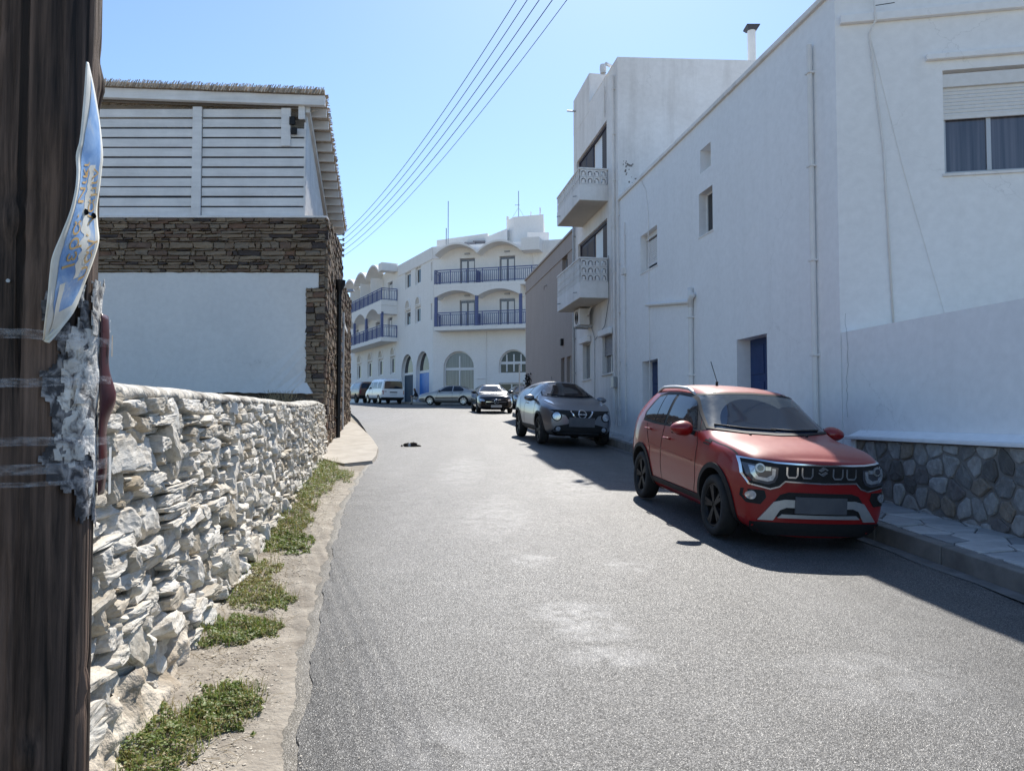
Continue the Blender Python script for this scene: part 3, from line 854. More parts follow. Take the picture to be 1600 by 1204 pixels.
# masonry behind the veneer
mb = MB()
def ext(y): return lwall_x(y) - .05
Ysplit, Yend = 22.3, 28.6
mb.hexa([(-13, YF + .05, 0), (ext(YF), YF + .05, 0), (ext(Ysplit), Ysplit, 0), (-13, Ysplit, 0), (-13, YF + .05, 5.90), (ext(YF), YF + .05, 5.90), (ext(Ysplit), Ysplit, 6.68), (-13, Ysplit, 6.68)])
mb.hexa([(-13, Ysplit + .01, 0), (ext(Ysplit), Ysplit + .01, 0), (ext(Yend), Yend, 0), (-13, Yend, 0), (-13, Ysplit + .01, 6.02), (ext(Ysplit), Ysplit + .01, 5.65), (ext(Yend), Yend, 6.02), (-13, Yend, 6.02)])
mb.build('masonry', M['slate_mortar'], bh)
# white rendered panel with its stepped right edge and splayed foot
pan = [(-12.9, 2.39), (-4.38, 2.39), (-4.20, 2.13), (-4.42, 2.13)]
outer = [(-12.9, 2.24), (-4.22, 2.13), (-4.39, 2.40), (-4.41, 4.385), (-4.14, 4.40), (-4.14, 4.715), (-12.9, 4.735)]
jag = []
rg = random.Random(8)
for i in range(len(outer)):
    a, b = outer[i], outer[(i + 1) % len(outer)]; n = max(1, int(math.hypot(b[0] - a[0], b[1] - a[1]) / .12)) if i in (2, 3, 4, 5, 0) else 1
    for k in range(n):
        t = k / n; jag.append((a[0] + (b[0] - a[0]) * t + (rg.uniform(-.012, .012) if k else 0), a[1] + (b[1] - a[1]) * t + (rg.uniform(-.012, .012) if k else 0)))
mb = MB(); vs, fs, be = fill2d(jag)
mb.add([(x, YF + .012 - (.10 * max(0, (2.42 - z) / .2) if z < 2.42 else 0), z) for x, z in vs], fs)
mb.add([(x, YF + .012 - (.10 * max(0, (2.42 - z) / .2) if z < 2.42 else 0), z) for x, z in jag] + [(x, YF + .06, z) for x, z in jag], [(i, (i + 1) % len(jag), len(jag) + (i + 1) % len(jag), len(jag) + i) for i in range(len(jag))])
mb.build('rendered_panel', M['white_rough'], bh)
mb = MB(); mb.box(-13, CX - .02, YF - .01, YF + .06, .5, 2.235); mb.build('plinth', M['soil'], bh)
# slate veneer stones
def slate_stone(w, h, d, rg):
    """irregular flat block in s,d,z around its centre"""
    j = lambda k: rg.uniform(-k, k) * 1.25
    pts = [(-w / 2 + j(.02), -h / 2 + j(.012)), (j(w * .2), -h / 2 + j(.01)), (w / 2 + j(.02), -h / 2 + j(.012)), (w / 2 + j(.012), j(h * .2)), (w / 2 + j(.02), h / 2 + j(.012)), (j(w * .2), h / 2 + j(.01)), (-w / 2 + j(.02), h / 2 + j(.012)), (-w / 2 + j(.012), j(h * .2))]
    n = 8
    v = [(p[0], -.05, p[1]) for p in pts] + [(p[0], d - .012, p[1]) for p in pts] + [(p[0] * .9, d + j(.006), p[1] * .84) for p in pts]
    f = [(i, (i + 1) % n, n + (i + 1) % n, n + i) for i in range(n)] + [(n + i, n + (i + 1) % n, 2 * n + (i + 1) % n, 2 * n + i) for i in range(n)] + [tuple(range(2 * n, 3 * n))]
    return v, f
def course_cells(s0, s1, z0f, z1f, rg, hs=(.045, .06, .08, .10, .13), ws=(.12, .20, .30, .44)):
    z = z0f; cells = []
    while z < z1f - .03:
        h = min(rg.choice(hs) * rg.uniform(.85, 1.15), z1f - z)
        if z1f - z - h < .04: h = z1f - z
        s = s0
        while s < s1 - .02:
            w = rg.choice(ws) * rg.uniform(.8, 1.2)
            if s1 - s - w < .09: w = s1 - s
            cells.append(((s + w / 2), z + h / 2, w - .016, h - .014)); s += w
        z += h
    return cells
rg = random.Random(21)
front_cells = course_cells(-9.4 + 12, CX + 12 + .005, 4.735, 5.90, rg) + course_cells(-4.405 + 12, CX + 12 + .005, 1.7, 4.385, rg, ws=(.12, .18, .24, .40)) + course_cells(-4.13 + 12, CX + 12 + .005, 4.385, 4.735, rg, ws=(.12,))
front_cells.sort(key=lambda c: -c[0])
fo = OFF[bh.name]
for i, (s, z, w, h) in enumerate(front_cells[:300]):
    v, f = slate_stone(w, h, rg.uniform(.012, .034), rg)
    me = MB().add([(p[0], -p[1], p[2]) for p in v], f).mesh('slate_block', M['slate'])
    o = bpy.data.objects.new('slate_block', me); COL.objects.link(o); o.parent = bh
    o.location = Vector(FRONT.p(s, 0, z)) - fo
mb = MB()
for (s, z, w, h) in front_cells[300:] + course_cells(.0, 2.6, 4.735, 5.90, rg):
    v, f = slate_stone(w, h, rg.uniform(.012, .034), rg); mb.add([FRONT.p(s + p[0], p[1], z + p[2]) for p in v], f)
def side_block(y0, y1, zf, door=None):
    s = y0 * SS
    for (s_, z, w, h) in course_cells(y0 * SS, y1 * SS, .3, 6.9, rg, hs=(.08, .11, .14, .17), ws=(.18, .26, .36, .5)):
        y = s_ / SS
        if z + h / 2 > zf(y): continue
        if z < gz(y) - .1: continue
        if door and door[0] < y < door[1] and z < door[2]: continue
        v, f = slate_stone(w, h, rg.uniform(.015, .07), rg)
        mb.add([SIDE.p(s_ + p[0], p[1], z + p[2]) for p in v], f)
DOOR = (22.75, 24.3, 4.35)
side_block(YF + .02, Ysplit, lambda y: 5.90 + (y - YF) / (Ysplit - YF) * .78)
side_block(Ysplit + .05, Yend, lambda y: 5.65 + (y - Ysplit) / (Yend - Ysplit) * .37, DOOR)
mb.build('side_slates', M['slate_island'], bh, kind='stuff')
mb = MB(); mb.fbox(FRONT, .0, CX + 12 + .02, -.2, .02, 5.905, 5.945); mb.build('parapet_cap', M['old_white'], bh)
# doorway in the side wall: pale timber surround and dark leaf
mb = MB(); mb.fbox(SIDE, DOOR[0] * SS, DOOR[1] * SS, -.06, .012, 1.1, 4.3); mb.build('door', M['black'], bh)
mb = MB(); mb.fbox(SIDE, DOOR[0] * SS - .12, DOOR[0] * SS, -.06, .09, 1.1, 4.75); mb.build('door_jamb', M['whitewood_y'], bh)
mb = MB(); mb.fbox(SIDE, DOOR[0] * SS - .12, DOOR[1] * SS + .1, -.06, .10, 4.3, 4.42); mb.build('door_lintel', M['whitewood_y'], bh)
# downpipe with hopper
hx = 19.35
mb = MB()
pp = lambda z, d=.12: SIDE.p(hx * SS, d, z)
mb.tube([pp(1.02), pp(4.75)], .055, 10)
pth = [(.06, 4.72), (.065, 4.85), (.15, 5.0), (.16, 5.12)]
mb.lathe([(r, z) for r, z in pth], SIDE.p(hx * SS, .12, 0), 'z', 12)
o = mb.build('downpipe', M['blackpvc'], bh, smooth=True, angle=R(40))
mb = MB()
for z in (1.6, 3.2, 4.5): mb.fbox(SIDE, hx * SS - .07, hx * SS + .07, 0, .18, z, z + .04)
mb.build('pipe_bracket', M['blackpvc'], bh)
# slatted screen
def slat_top(x): return 8.36 - .02 * (x + 4.45)
n = 11; pitch = (8.32 - 5.95) / n
slat_me = {}
def slat(x0, x1, z, h=.178, y=YF + .06):
    mb = MB(); mb.box(x0, x1, y, y + .022, z, z + h)
    mb.build('slat', M['whitewood'], bh, bevel=.004)
for k in range(n):
    z = 5.965 + k * pitch
    jz = random.Random(k).uniform(-.006, .006)
    slat(-9.3, -6.91, z + jz)
    slat(-11.9, -9.45, z - jz)
    if k >= n - 3:
        slat(-6.70, -4.985, z + jz * .5)
        if k == n - 3: slat(-4.975, -4.46, z, .178)
    else: slat(-6.70, -4.46, z + jz * .5)
for (x0, x1, z0, z1, yy) in ((-6.90, -6.705, 5.945, 8.33, .0), (-9.45, -9.3, 5.945, 8.4, .0), (-4.985, -4.785, 7.47, 8.30, .0), (-4.50, -4.46, 5.945, 8.0, .05), (-4.61, -4.47, 8.05, 8.36, -.02)):
    mb = MB(); mb.box(x0, x1, YF + yy, YF + .055 + yy, z0, z1); mb.build('post', M['whitewood'], bh, bevel=.006)
mb = MB(); mb.box(-11.9, -4.46, YF + .05, YF + .10, 5.945, 5.968); mb.build('bottom_rail', M['whitewood'], bh)
mb = MB(); mb.box(-12, -4.6, YF + .95, YF + 1.0, 5.9, 8.6); mb.build('inner_screen', M['shutter_grey'], bh)
# enclosure side of vertical boards
y = YF + .12; k = 0
while y < 22.0:
    zt = 8.33 - .21 * (y - YF) - .1
    mb = MB(); xs_ = -4.45 - .17 * (y - YF); mb.box(xs_ - .025, xs_, y, y + .13, 5.9 + (y - YF) * .02, zt); mb.build('side_board', M['whitewood_y'], bh)
    y += .14
# front beam, roof slope, rafters, side plate
def roof_z(x, y): return 8.60 - .038 * (x + 4.05) - .175 * (y - YF)
mb = MB()
x0, x1 = -12.2, -4.03
mb.hexa([(x0, YF - .10, roof_z(x0, YF) - .29), (x1, YF - .10, roof_z(x1, YF) - .285), (x1, YF + .02, roof_z(x1, YF) - .285), (x0, YF + .02, roof_z(x0, YF) - .29),
         (x0, YF - .10, roof_z(x0, YF) - .07), (x1, YF - .10, roof_z(x1, YF) - .07), (x1, YF + .02, roof_z(x1, YF) - .07), (x0, YF + .02, roof_z(x0, YF) - .07)])
mb.build('front_beam', M['whitewood'], bh, bevel=.008)
def eave_x(y): return -4.02 - .155 * (y - YF)
for k in range(14):
    y = YF + .45 + k * .49
    xe = eave_x(y) - .03; xi = -11.5
    mb = MB(); mb.hexa([(xi, y, roof_z(xi, y) - .24), (xe, y, roof_z(xe, y) - .24), (xe, y + .05, roof_z(xe, y) - .25), (xi, y + .05, roof_z(xi, y) - .25),
                        (xi, y, roof_z(xi, y) - .06), (xe, y, roof_z(xe, y) - .06), (xe, y + .05, roof_z(xe, y) - .07), (xi, y + .05, roof_z(xi, y) - .07)])
    mb.build('rafter', M['whitewood'], bh, bevel=.004)
mb = MB(); mb.bar((-4.42, YF + .03, roof_z(-4.4, YF) - .33), (-5.50, 22.6, roof_z(-5.5, 22.6) - .33), .09, .16); mb.build('wall_plate', M['whitewood_y'], bh, bevel=.006)
# roof reeds: slab, ragged front edge and ragged side edge
mb = MB(); ye = 23.3
mb.hexa([(-12.2, YF - .12, roof_z(-12.2, YF - .12) - .05), (eave_x(YF) , YF - .12, roof_z(-4, YF - .12) - .05), (eave_x(ye), ye, roof_z(-5, ye) - .05), (-12.2, ye, roof_z(-12.2, ye) - .05),
         (-12.2, YF - .12, roof_z(-12.2, YF - .12) + .03), (eave_x(YF), YF - .12, roof_z(-4, YF - .12) + .03), (eave_x(ye), ye, roof_z(-5, ye) + .03), (-12.2, ye, roof_z(-12.2, ye) + .03)])
rf = mb.build('reed_roof', M['reed'], bh)
mb = MB(); rg = random.Random(4)
x = -9.6
while x < -4.05:
    r = rg.uniform(.006, .012); z = roof_z(x, YF)
    mb.tube([(x - rg.uniform(.01, .05), YF - .17 - rg.uniform(0, .03), z - .06 - rg.uniform(0, .025)), (x + .02, YF - .135, z + .085 + rg.uniform(-.02, .035))], r, 5)
    x += rg.uniform(.016, .036)
x = -9.6
while x < -4.3:
    z = roof_z(x, YF + .3) - .27
    mb.tube([(x, YF + .12, z - rg.uniform(0, .06)), (x + .05, YF + .35, z + .1)], .007, 4)
    x += rg.uniform(.012, .03)
y = YF
while y < ye:
    xe = eave_x(y); z = roof_z(xe, y)
    mb.tube([(xe - .1, y, z - .03), (xe + rg.uniform(.0, .06), y + rg.uniform(-.02, .02), z - rg.uniform(-.02, .06))], .009, 4)
    y += rg.uniform(.015, .03)
for k in range(14):
    y = YF + .2 + k * .49; x = -4.5
    while x < eave_x(y):
        z = roof_z(x, y) - .06
        mb.tube([(x, y + rg.uniform(-.02, .02), z - rg.uniform(.02, .07)), (x + .03, y + .12, z + .02)], .007, 4)
        x += rg.uniform(.012, .03)
mb.build('reed_ends', M['reed'], rf, kind='stuff')
# small lamp and junction box under the roof corner
mb = MB(); mb.box(-4.80, -4.68, YF - .04, YF + .02, 7.92, 8.10); mb.box(-4.76, -4.64, YF - .05, YF + .02, 7.72, 7.86); mb.build('junction_box', M['black'], bh, bevel=.01)
# insulator rack for the overhead wires
mb = MB()
for k in range(5):
    q = Vector((-4.90, 21.95, 6.93 - k * .155)); mb.bar(q, q + Vector((-.22, .0, -.02)), .03, .03); mb.lathe([(.0, -.05), (.035, -.04), (.025, 0), (.035, .04), (0, .05)], q, 'z', 8)
mb.build('wire_rack', M['galv'], bh)

# overhead wires
WFIT = [((7.469, 10.436), (7.218, 12.916), (6.939, 15.509), (6.944, 21.889)), ((6.686, 9.031), (6.297, 12.531), (6.161, 15.494), (6.312, 22.13))]
def quad(p):
    (z0, a), (z1, b), (z2, c) = p
    def f(y): return z0 * (y - b) * (y - c) / ((a - b) * (a - c)) + z1 * (y - a) * (y - c) / ((b - a) * (b - c)) + z2 * (y - a) * (y - b) / ((c - a) * (c - b))
    return f
fu = quad((WFIT[0][0], WFIT[0][2], WFIT[0][3])); fl_ = quad((WFIT[1][0], WFIT[1][2], WFIT[1][3]))
names = ['topmost', 'second from the top', 'middle', 'second from the bottom', 'lowest']
for k in range(5):
    t = k / 4; path = []
    for i in range(41):
        y = 22.0 - i * 21.5 / 40
        path.append((4.55 - .43 * y, y, fu(y) * (1 - t) + fl_(y) * t))
    o = MB().tube(path, .006 if k < 4 else .0045, 5).build('overhead_wire', M['wire'], smooth=True)
    tag(o, ['topmost of the five overhead wires strung across the sky', 'second overhead wire from the top against the sky', 'middle one of the five overhead wires against the sky', 'fourth overhead wire from the top, second from the bottom', 'lowest and thinnest of the five overhead wires'][k], 'wire', 'overhead wires above the street')
# ------------------------------------------------------------------ white houses on the right
RW = Fr((6.1, 0), (-.15, 1), (-1, 0)); RS = math.hypot(1, .15)       # s = Y*RS
def S_(Y): return Y * RS
def conduit(parent, fr, pts, r, name='conduit', m='pipe_white', n=8, brackets=True):
    mb = MB(); mb.tube([fr.p(S_(y), d, z) for (y, d, z) in pts], r, n)
    o = mb.build(name, M[m], parent, smooth=True, angle=R(40))
    if brackets:
        b = MB(); (y0, d0, z0), (y1, d1, z1) = pts[0], pts[-1]
        k = max(1, int(abs(z1 - z0) / 1.3))
        for i in range(k + 1):
            t = (i + .3) / (k + .6); y = y0 + (y1 - y0) * t; z = z0 + (z1 - z0) * t
            b = MB(); b.fbox(fr, S_(y) - r * 1.3, S_(y) + r * 1.3, 0, r * 2.5, z - .015, z + .015); b.build('pipe_clip', M[m], o)
    return o
def window_part(parent, fr, s0, s1, z0, z1, d, fm='white_frame', gm='winglass', fw=.05, mull=(), trans=(), name='window', pane_d=.02):
    """frame with its panes, standing at depth d in the reveal"""
    mb = MB()
    mb.fbox(fr, s0, s0 + fw, d - .06, d, z0, z1); mb.fbox(fr, s1 - fw, s1, d - .06, d, z0, z1)
    mb.fbox(fr, s0 + fw, s1 - fw, d - .06, d, z0, z0 + fw); mb.fbox(fr, s0 + fw, s1 - fw, d - .06, d, z1 - fw, z1)
    for m_ in mull: mb.fbox(fr, m_ - fw / 2, m_ + fw / 2, d - .055, d + .004, z0 + fw, z1 - fw)
    for t_ in trans: mb.fbox(fr, s0 + fw, s1 - fw, d - .05, d + .002, t_ - fw / 2, t_ + fw / 2)
    w = mb.build(name, M[fm], parent)
    ss = [s0] + list(mull) + [s1]
    for a, b in zip(ss, ss[1:]):
        p = MB(); p.fbox(fr, a + fw * .4, b - fw * .4, d - .05, d - pane_d, z0 + fw * .4, z1 - fw * .4); p.build('pane', M[gm], w)
    return w
def roller(parent, fr, s0, s1, z0, z1, d, m='shutter_white', pitch=.045):
    mb = MB(); k = int((z1 - z0) / pitch)
    for i in range(k):
        a = z0 + i * pitch
        P = fr.p; mb.add([P(s0, d, a), P(s1, d, a), P(s1, d + .008, a + pitch * .5), P(s0, d + .008, a + pitch * .5), P(s1, d, a + pitch * .94), P(s0, d, a + pitch * .94), P(s1, d - .006, a + pitch), P(s0, d - .006, a + pitch)],
                           [(0, 1, 2, 3), (3, 2, 4, 5), (5, 4, 6, 7)])
    mb.fbox(fr, s0, s1, d - .02, d + .012, z0 - .04, z0)
    return mb.build('roller_shutter', M[m], parent)

# --- long white house
wh = thing('long_white_house', 'long white plastered house with two blue doors and deep small windows', 'house', (wall_x(15), 15, gz(15)))
Y0, Y1, ZT = 10.47, 20.95, 7.60
W1 = (S_(17.83), S_(19.05), 5.22, 6.17); W2 = (S_(14.66), S_(15.33), 5.27, 6.15); W3 = (S_(14.72), S_(15.24), 6.55, 7.02)
D1 = (S_(12.56), S_(13.68), .4, 3.02); D2 = (S_(17.85), S_(18.98), .6, 3.0)
mb = MB(); dp = .34
wall_face(mb, RW, rect(S_(Y0), S_(Y1), -.6, ZT), [rect(*W1), rect(*W2), rect(*W3), rect(*D1), rect(*D2)], dp)
P = RW.p
mb.add([P(S_(Y0), 0, ZT), P(S_(Y1), 0, ZT), P(S_(Y1), -9, ZT), P(S_(Y0), -9, ZT)], [(0, 1, 2, 3)])
# the front that turns to face the street's lower end
FA = Fr((wall_x(Y0), Y0), (.9824, -.1867), (0, -1))
FW = (1.37, 2.62, 4.93, 6.36)
wall_face(mb, FA, rect(0, 8.5, -.6, ZT + .0), [rect(*FW)], .16, 0)
mb.build('wall', M['white'], wh)
mb = MB(); mb.fbox(RW, S_(Y0) - .05, S_(Y1), -.25, .055, ZT, ZT + .09); mb.fbox(FA, -.05, 8.5, -.25, .055, ZT + .001, ZT + .091); mb.build('coping', M['old_white'], wh, bevel=.012)
# hairline crack at the turn of the wall and a flaked patch on the next house
mb = MB(); rgc = random.Random(6); q = [(10.33, .004, 3.05)]
while q[-1][2] > 1.7: q.append((q[-1][0] + rgc.uniform(-.03, .03), .004, q[-1][2] - rgc.uniform(.04, .1)))
mb.tube([RW.p(S_(a), b, c_) for a, b, c_ in q], .0025, 4); mb.build('crack', M['galv'], wh)
mb = MB(); mb.fbox(FA, .06, 8.5, 0, .075, 7.11, 7.23); mb.build('string_course', M['white'], wh, bevel=.01)
mb = MB(); mb.fbox(FA, 1.16, 8.0, 0, .07, 6.50, 6.58); mb.build('window_hood', M['white'], wh, bevel=.008)
# openings
for (w, sh) in ((W1, 1), (W2, 0), (W3, 2)):
    s0, s1, z0, z1 = w
    if sh == 1:
        window_part(wh, RW, s0, s1, z0, z1, -.20, gm='winglass')
        roller(wh, RW, s0 + .03, s1 - .03, z0 + .2, z1 - .12, -.17)
        m2 = MB(); m2.fbox(RW, s0 + .01, s1 - .01, -.25, -.14, z1 - .12, z1 - .002); m2.build('shutter_box', M['shutter_white'], wh)
    elif sh == 0: window_part(wh, RW, s0, s1, z0, z1, -.17, gm='winglass', fw=.03)
    else:
        m2 = MB(); m2.fbox(RW, s0, s1, -.33, -.30, z0, z1); m2.build('blind_window', M['old_white'], wh)
    if sh != 2:
        m2 = MB(); m2.fbox(RW, s0 - .03, s1 + .03, -.30, .015, z0 - .03, z0 + .003); m2.build('sill', M['old_white'], wh)
for (s0, s1, z0, z1) in (D1, D2):
    zb = gz(s0 / RS) + PZ
    d = MB(); d.fbox(RW, s0, s1, -.36, -.26, zb - .2, z1); dd = d.build('door', M['blue_door'], wh)
    pn = MB()
    for (a, b) in ((.08, .46), (.54, .92)):
        for (p, q) in ((.10, .36), (.42, .66), (.72, .95)):
            sa, sb = s0 + (s1 - s0) * a, s0 + (s1 - s0) * b; za, zb2 = zb + (z1 - zb) * p, zb + (z1 - zb) * q
            pn = MB(); pn.fbox(RW, sa, sb, -.262, -.245, za, zb2); pn.build('door_panel', M['blue_door'], dd, bevel=.008)
    t = MB(); t.fbox(RW, s0 - .05, s1 + .05, -.3, .03, zb - .2, zb + .09); t.build('door_step', M['concrete'], wh)
# near window with roller shutter, two sliding leaves and curtains
s0, s1, z0, z1 = FW
M['curtain'] = mat('curtain_behind_glass', (.035, .038, .055), (.13, .125, .15), 3.2, .06, coat=.8, stretch=(5, 5, .12))
w = window_part(wh, FA, s0, s1, z0, z1 - .22, -.10, 'alu', 'curtain', .055, mull=(1.96,))
roller(wh, FA, s0 + .01, s1 - .01, 5.74, z1 - .22, -.075, pitch=.05)
mb = MB(); mb.fbox(FA, s0, s1, -.15, -.03, z1 - .22, z1 - .045); mb.build('shutter_box', M['shutter_white'], wh)
mb = MB(); mb.fbox(FA, s0 - .03, s1 + .03, -.15, .03, z0 - .035, z0); mb.build('sill', M['old_white'], wh)
# pipes and cables on the long wall
conduit(wh, RW, [(11.03, .055, gz(11) + .13), (11.05, .055, 7.12)], .042, 'drainpipe')
conduit(wh, RW, [(15.68, .06, gz(15.7) + .1), (15.68, .06, 4.05)], .05, 'drainpipe')
mb = MB(); mb.tube([P(S_(15.68), .06, 3.95), P(S_(15.66), .07, 4.08), P(S_(15.5), .08, 4.13)], .062, 8); mb.tube([P(S_(15.68), .06, 3.9), P(S_(15.68), .06, 4.3)], .058, 8); mb.build('pipe_elbow', M['pipe_white'], wh, smooth=True)
conduit(wh, RW, [(15.72, .05, 4.02), (18.5, .05, 4.36)], .042, 'waste_pipe', brackets=False)
conduit(wh, RW, [(18.9, .02, 7.55), (18.55, .02, 7.2), (18.4, .02, 6.6), (18.35, .02, gz(18) + .2)], .010, 'cable', 'old_white', 5, False)
conduit(wh, RW, [(20.3, .03, 1.5), (20.3, .03, 6.85)], .018, 'conduit', 'old_white', 6)
mb = MB(); mb.fbox(RW, S_(20.25), S_(20.42), 0, .1, 5.45, 5.62); mb.build('junction_box', M['old_white'], wh)
conduit(wh, RW, [(20.85, .05, 1.4), (20.85, .05, 7.6)], .03, 'drainpipe', 'old_white')
mb = MB(); mb.tube([FA.p(.46, .03, 7.8), FA.p(.50, .09, 7.28), FA.p(.51, .09, 7.1), FA.p(.44, .03, 6.95), FA.p(.60, .02, 5.3), FA.p(.69, .02, 2.5)], .013, 6); mb.build('cable', M['pipe_white'], wh, smooth=True)
mb = MB(); mb.tube([FA.p(.46, .012, 6.9), FA.p(.85, .012, 5.0), FA.p(1.33, .012, 3.0)], .004, 5); mb.build('cable', M['old_white'], wh)
mb = MB(); mb.tube([FA.p(.51, .1, 7.3), FA.p(.75, .11, 7.31)], .006, 5); mb.build('cable', M['wire'], wh)
# white parapet wall in front of the entrance yard, on a stone plinth
yw = thing('yard_wall', 'white rendered yard wall on a plinth of polygonal stones with white ledge', 'wall', (wall_x(8), 8, gz(8)))
mb = MB(); mb.fbox(RW, S_(1.5), S_(10.44), -.2, -.002, -.5, 2.80); mb.build('parapet', M['white'], yw)
FS = .14
mb = MB(); mb.fbox(RW, S_(1.5), S_(9.93), -.1, FS, -.6, 1.345); mb.build('plinth_mortar', M['rubble_mortar'], yw)
mb = MB(); mb.fbox(RW, S_(9.935), S_(10.02), -.1, FS + .02, -.3, 1.348); mb.build('plinth_end', M['white'], yw)
mb = MB(); mb.fbox(RW, S_(1.5), S_(10.10), -.1, FS + .075, 1.352, 1.395); mb.build('ledge', M['white'], yw, bevel=.008)
mb = MB(); mb.add([P(S_(1.5), 0, 1.47), P(S_(10.05), 0, 1.47), P(S_(10.05), FS + .03, 1.397), P(S_(1.5), FS + .03, 1.397), P(S_(10.05), 0, 1.397), P(S_(1.5), 0, 1.397)], [(0, 1, 2, 3), (1, 4, 2)]); mb.build('ledge_fillet', M['white'], yw)
rg = random.Random(17); seeds = []
for _ in range(6000):
    p = (rg.uniform(3.6, 9.9), rg.uniform(-.15, 1.33))
    if all((p[0] - q[0]) ** 2 / .16 ** 2 + (p[1] - q[1]) ** 2 / .20 ** 2 > 1 for q in seeds): seeds.append(p)
yo = OFF[yw.name]
for c in voronoi(seeds, [(3.6, -.2), (9.9, -.2), (9.9, 1.335), (3.6, 1.335)], .034):
    if area(c) < .006: continue
    cx = sum(q[0] for q in c) / len(c); cy = sum(q[1] for q in c) / len(c)
    if cy < gz(cx) - .05: continue
    c = round_poly(c, .16); c = [(q[0] + rg.uniform(-.010, .010), q[1] + rg.uniform(-.010, .010)) for q in c]
    n = len(c); pd = rg.uniform(.012, .035)
    o0 = Vector(P(S_(cx), FS, cy)); fb = MB()
    fb.v = [P(S_(q[0]), FS - .02, q[1]) for q in c] + [P(S_(q[0]), FS + pd * .6, q[1]) for q in c] + [P(S_(q[0] + (cx - q[0]) * .16), FS + pd + rg.uniform(-.006, .006), q[1] + (cy - q[1]) * .16) for q in c] + [P(S_(cx), FS + pd + rg.uniform(-.008, .012), cy)]
    fb.f = [(i, (i + 1) % n, n + (i + 1) % n, n + i) for i in range(n)] + [(n + i, n + (i + 1) % n, 2 * n + (i + 1) % n, 2 * n + i) for i in range(n)] + [(2 * n + i, 2 * n + (i + 1) % n, 3 * n) for i in range(n)]
    fb.m = [0] * len(fb.f)
    me = fb.mesh('stone', M['rubble'], off=o0)
    o = bpy.data.objects.new('stone', me); COL.objects.link(o); o.location = o0 - yo; o.parent = yw

# --- three storey house with balconies
bb = thing('balcony_house', 'weathered white three storey house with two balconies of pierced blocks', 'house', (wall_x(23.5), 23.5, gz(23.5)))
YA, YB, YM, ZA, ZB = 20.95, 26.3, 24.1, 11.70, 12.68
G1 = (S_(24.08), S_(25.12), 2.84, 4.03); G2 = (S_(21.62), S_(22.70), 2.89, 4.02)
LO = (S_(22.12), S_(25.7), 5.3, 7.46); UP = (S_(22.12), S_(25.85), 8.1, 10.36)
mb = MB()
wall_face(mb, RW, rect(S_(YA), S_(YB), -.2, 11.45), [rect(*G1), rect(*G2), rect(*LO), rect(*UP)], .22, -.005)
wall_face(mb, RW, rect(S_(YA), S_(YM), 11.45, ZA), [], .1, -.005)
mb.fbox(RW, S_(YM), S_(YB), -3.5, .0, 11.452, ZB)
FB = Fr((wall_x(YA) - .005, YA), (.999, .043), (0, -1))
wall_face(mb, FB, [(0, -.2), (9, -.2), (9, ZA - .05), (0, ZA)], [], .1)
mb.add([FB.p(0, 0, ZA), FB.p(9, 0, ZA - .05), FB.p(9, -5, ZA - .05), RW.p(S_(YB), 0, ZA)], [(0, 1, 2, 3)])
mb.add([RW.p(S_(YB), -.005, -.2), RW.p(S_(YB), -8, -.2), RW.p(S_(YB), -8, ZA), RW.p(S_(YB), -.005, ZA)], [(0, 1, 2, 3)])
mb.build('wall', M['old_white'], bb)
def shutters(sA, sB, z0, z1, open_from):
    # dark frame with louvred leaves, the far part of the opening
    fw = .07
    mb = MB(); mb.fbox(RW, sA, sA + fw, -.2, -.08, z0, z1); mb.fbox(RW, sB - fw, sB, -.2, -.08, z0, z1); mb.fbox(RW, sA + fw, sB - fw, -.2, -.08, z1 - fw, z1)
    mb.build('door_frame', M['shutter_dark'], bb)
    L = sB - sA
    for (a, b, kind) in ((.03, .24, 's'), (.25, .50, 'g'), (.52, .74, 's'), (.75, .98, 's')):
        a, b = sA + L * a, sA + L * b
        if kind == 'g':
            m2 = MB(); m2.fbox(RW, a, b, -.17, -.15, z0, z1 - fw); m2.build('curtain', M['white_frame'], bb)
        else:
            m2 = MB(); m2.fbox(RW, a, b, -.16, -.12, z0, z1 - fw); sh = m2.build('shutter_leaf', M['shutter_dark'], bb)
            m3 = MB(); z = z0 + .1
            while z < z1 - .2:
                m3.add([RW.p(a + .06, -.118, z), RW.p(b - .06, -.118, z), RW.p(b - .06, -.098, z + .05), RW.p(a + .06, -.098, z + .05)], [(0, 1, 2, 3)]); z += .065
            m3.build('louvre_slats', M['shutter_dark'], sh, kind='stuff')
shutters(*LO, 0); shutters(*UP, 0)
def block_screen(parent, fr, s0, s1, z0, rows_, nb, d0, d1):
    """pierced blocks: each a square with a horseshoe opening"""
    w = (s1 - s0) / nb; h = .215
    def sh(a, b):
        r = []; cx = a + w / 2; ro = w * .36; ri = w * .19; base = b + h * .16; spring = b + h * .50
        hr = min(ro, h * .36); hi_ = hr * .52
        for k in range(9):
            t = math.pi * k / 8; r.append((cx + ro * math.cos(t), spring + hr * math.sin(t)))
        r.append((cx - ro, base)); r.append((cx - ri, base))
        for k in range(9):
            t = math.pi - math.pi * k / 8; r.append((cx + ri * math.cos(t), spring + hi_ * math.sin(t)))
        r += [(cx + ri, base), (cx + ro, base)]
        return r
    for i in range(nb):
        for j in range(rows_):
            a, b = s0 + i * w, z0 + j * h; g = .004
            m2 = MB(); hole = sh(a, b)
            wall_face(m2, fr, rect(a + g, a + w - g, b + g, b + h - g), [hole], d1 - d0, d1)
            vs, fs, be = fill2d(rect(a + g, a + w - g, b + g, b + h - g), [hole]); m2.add([fr.p(s, d0, z) for s, z in vs], fs)
            m2.build('pierced_block', M['old_white'], parent)
PB = .85
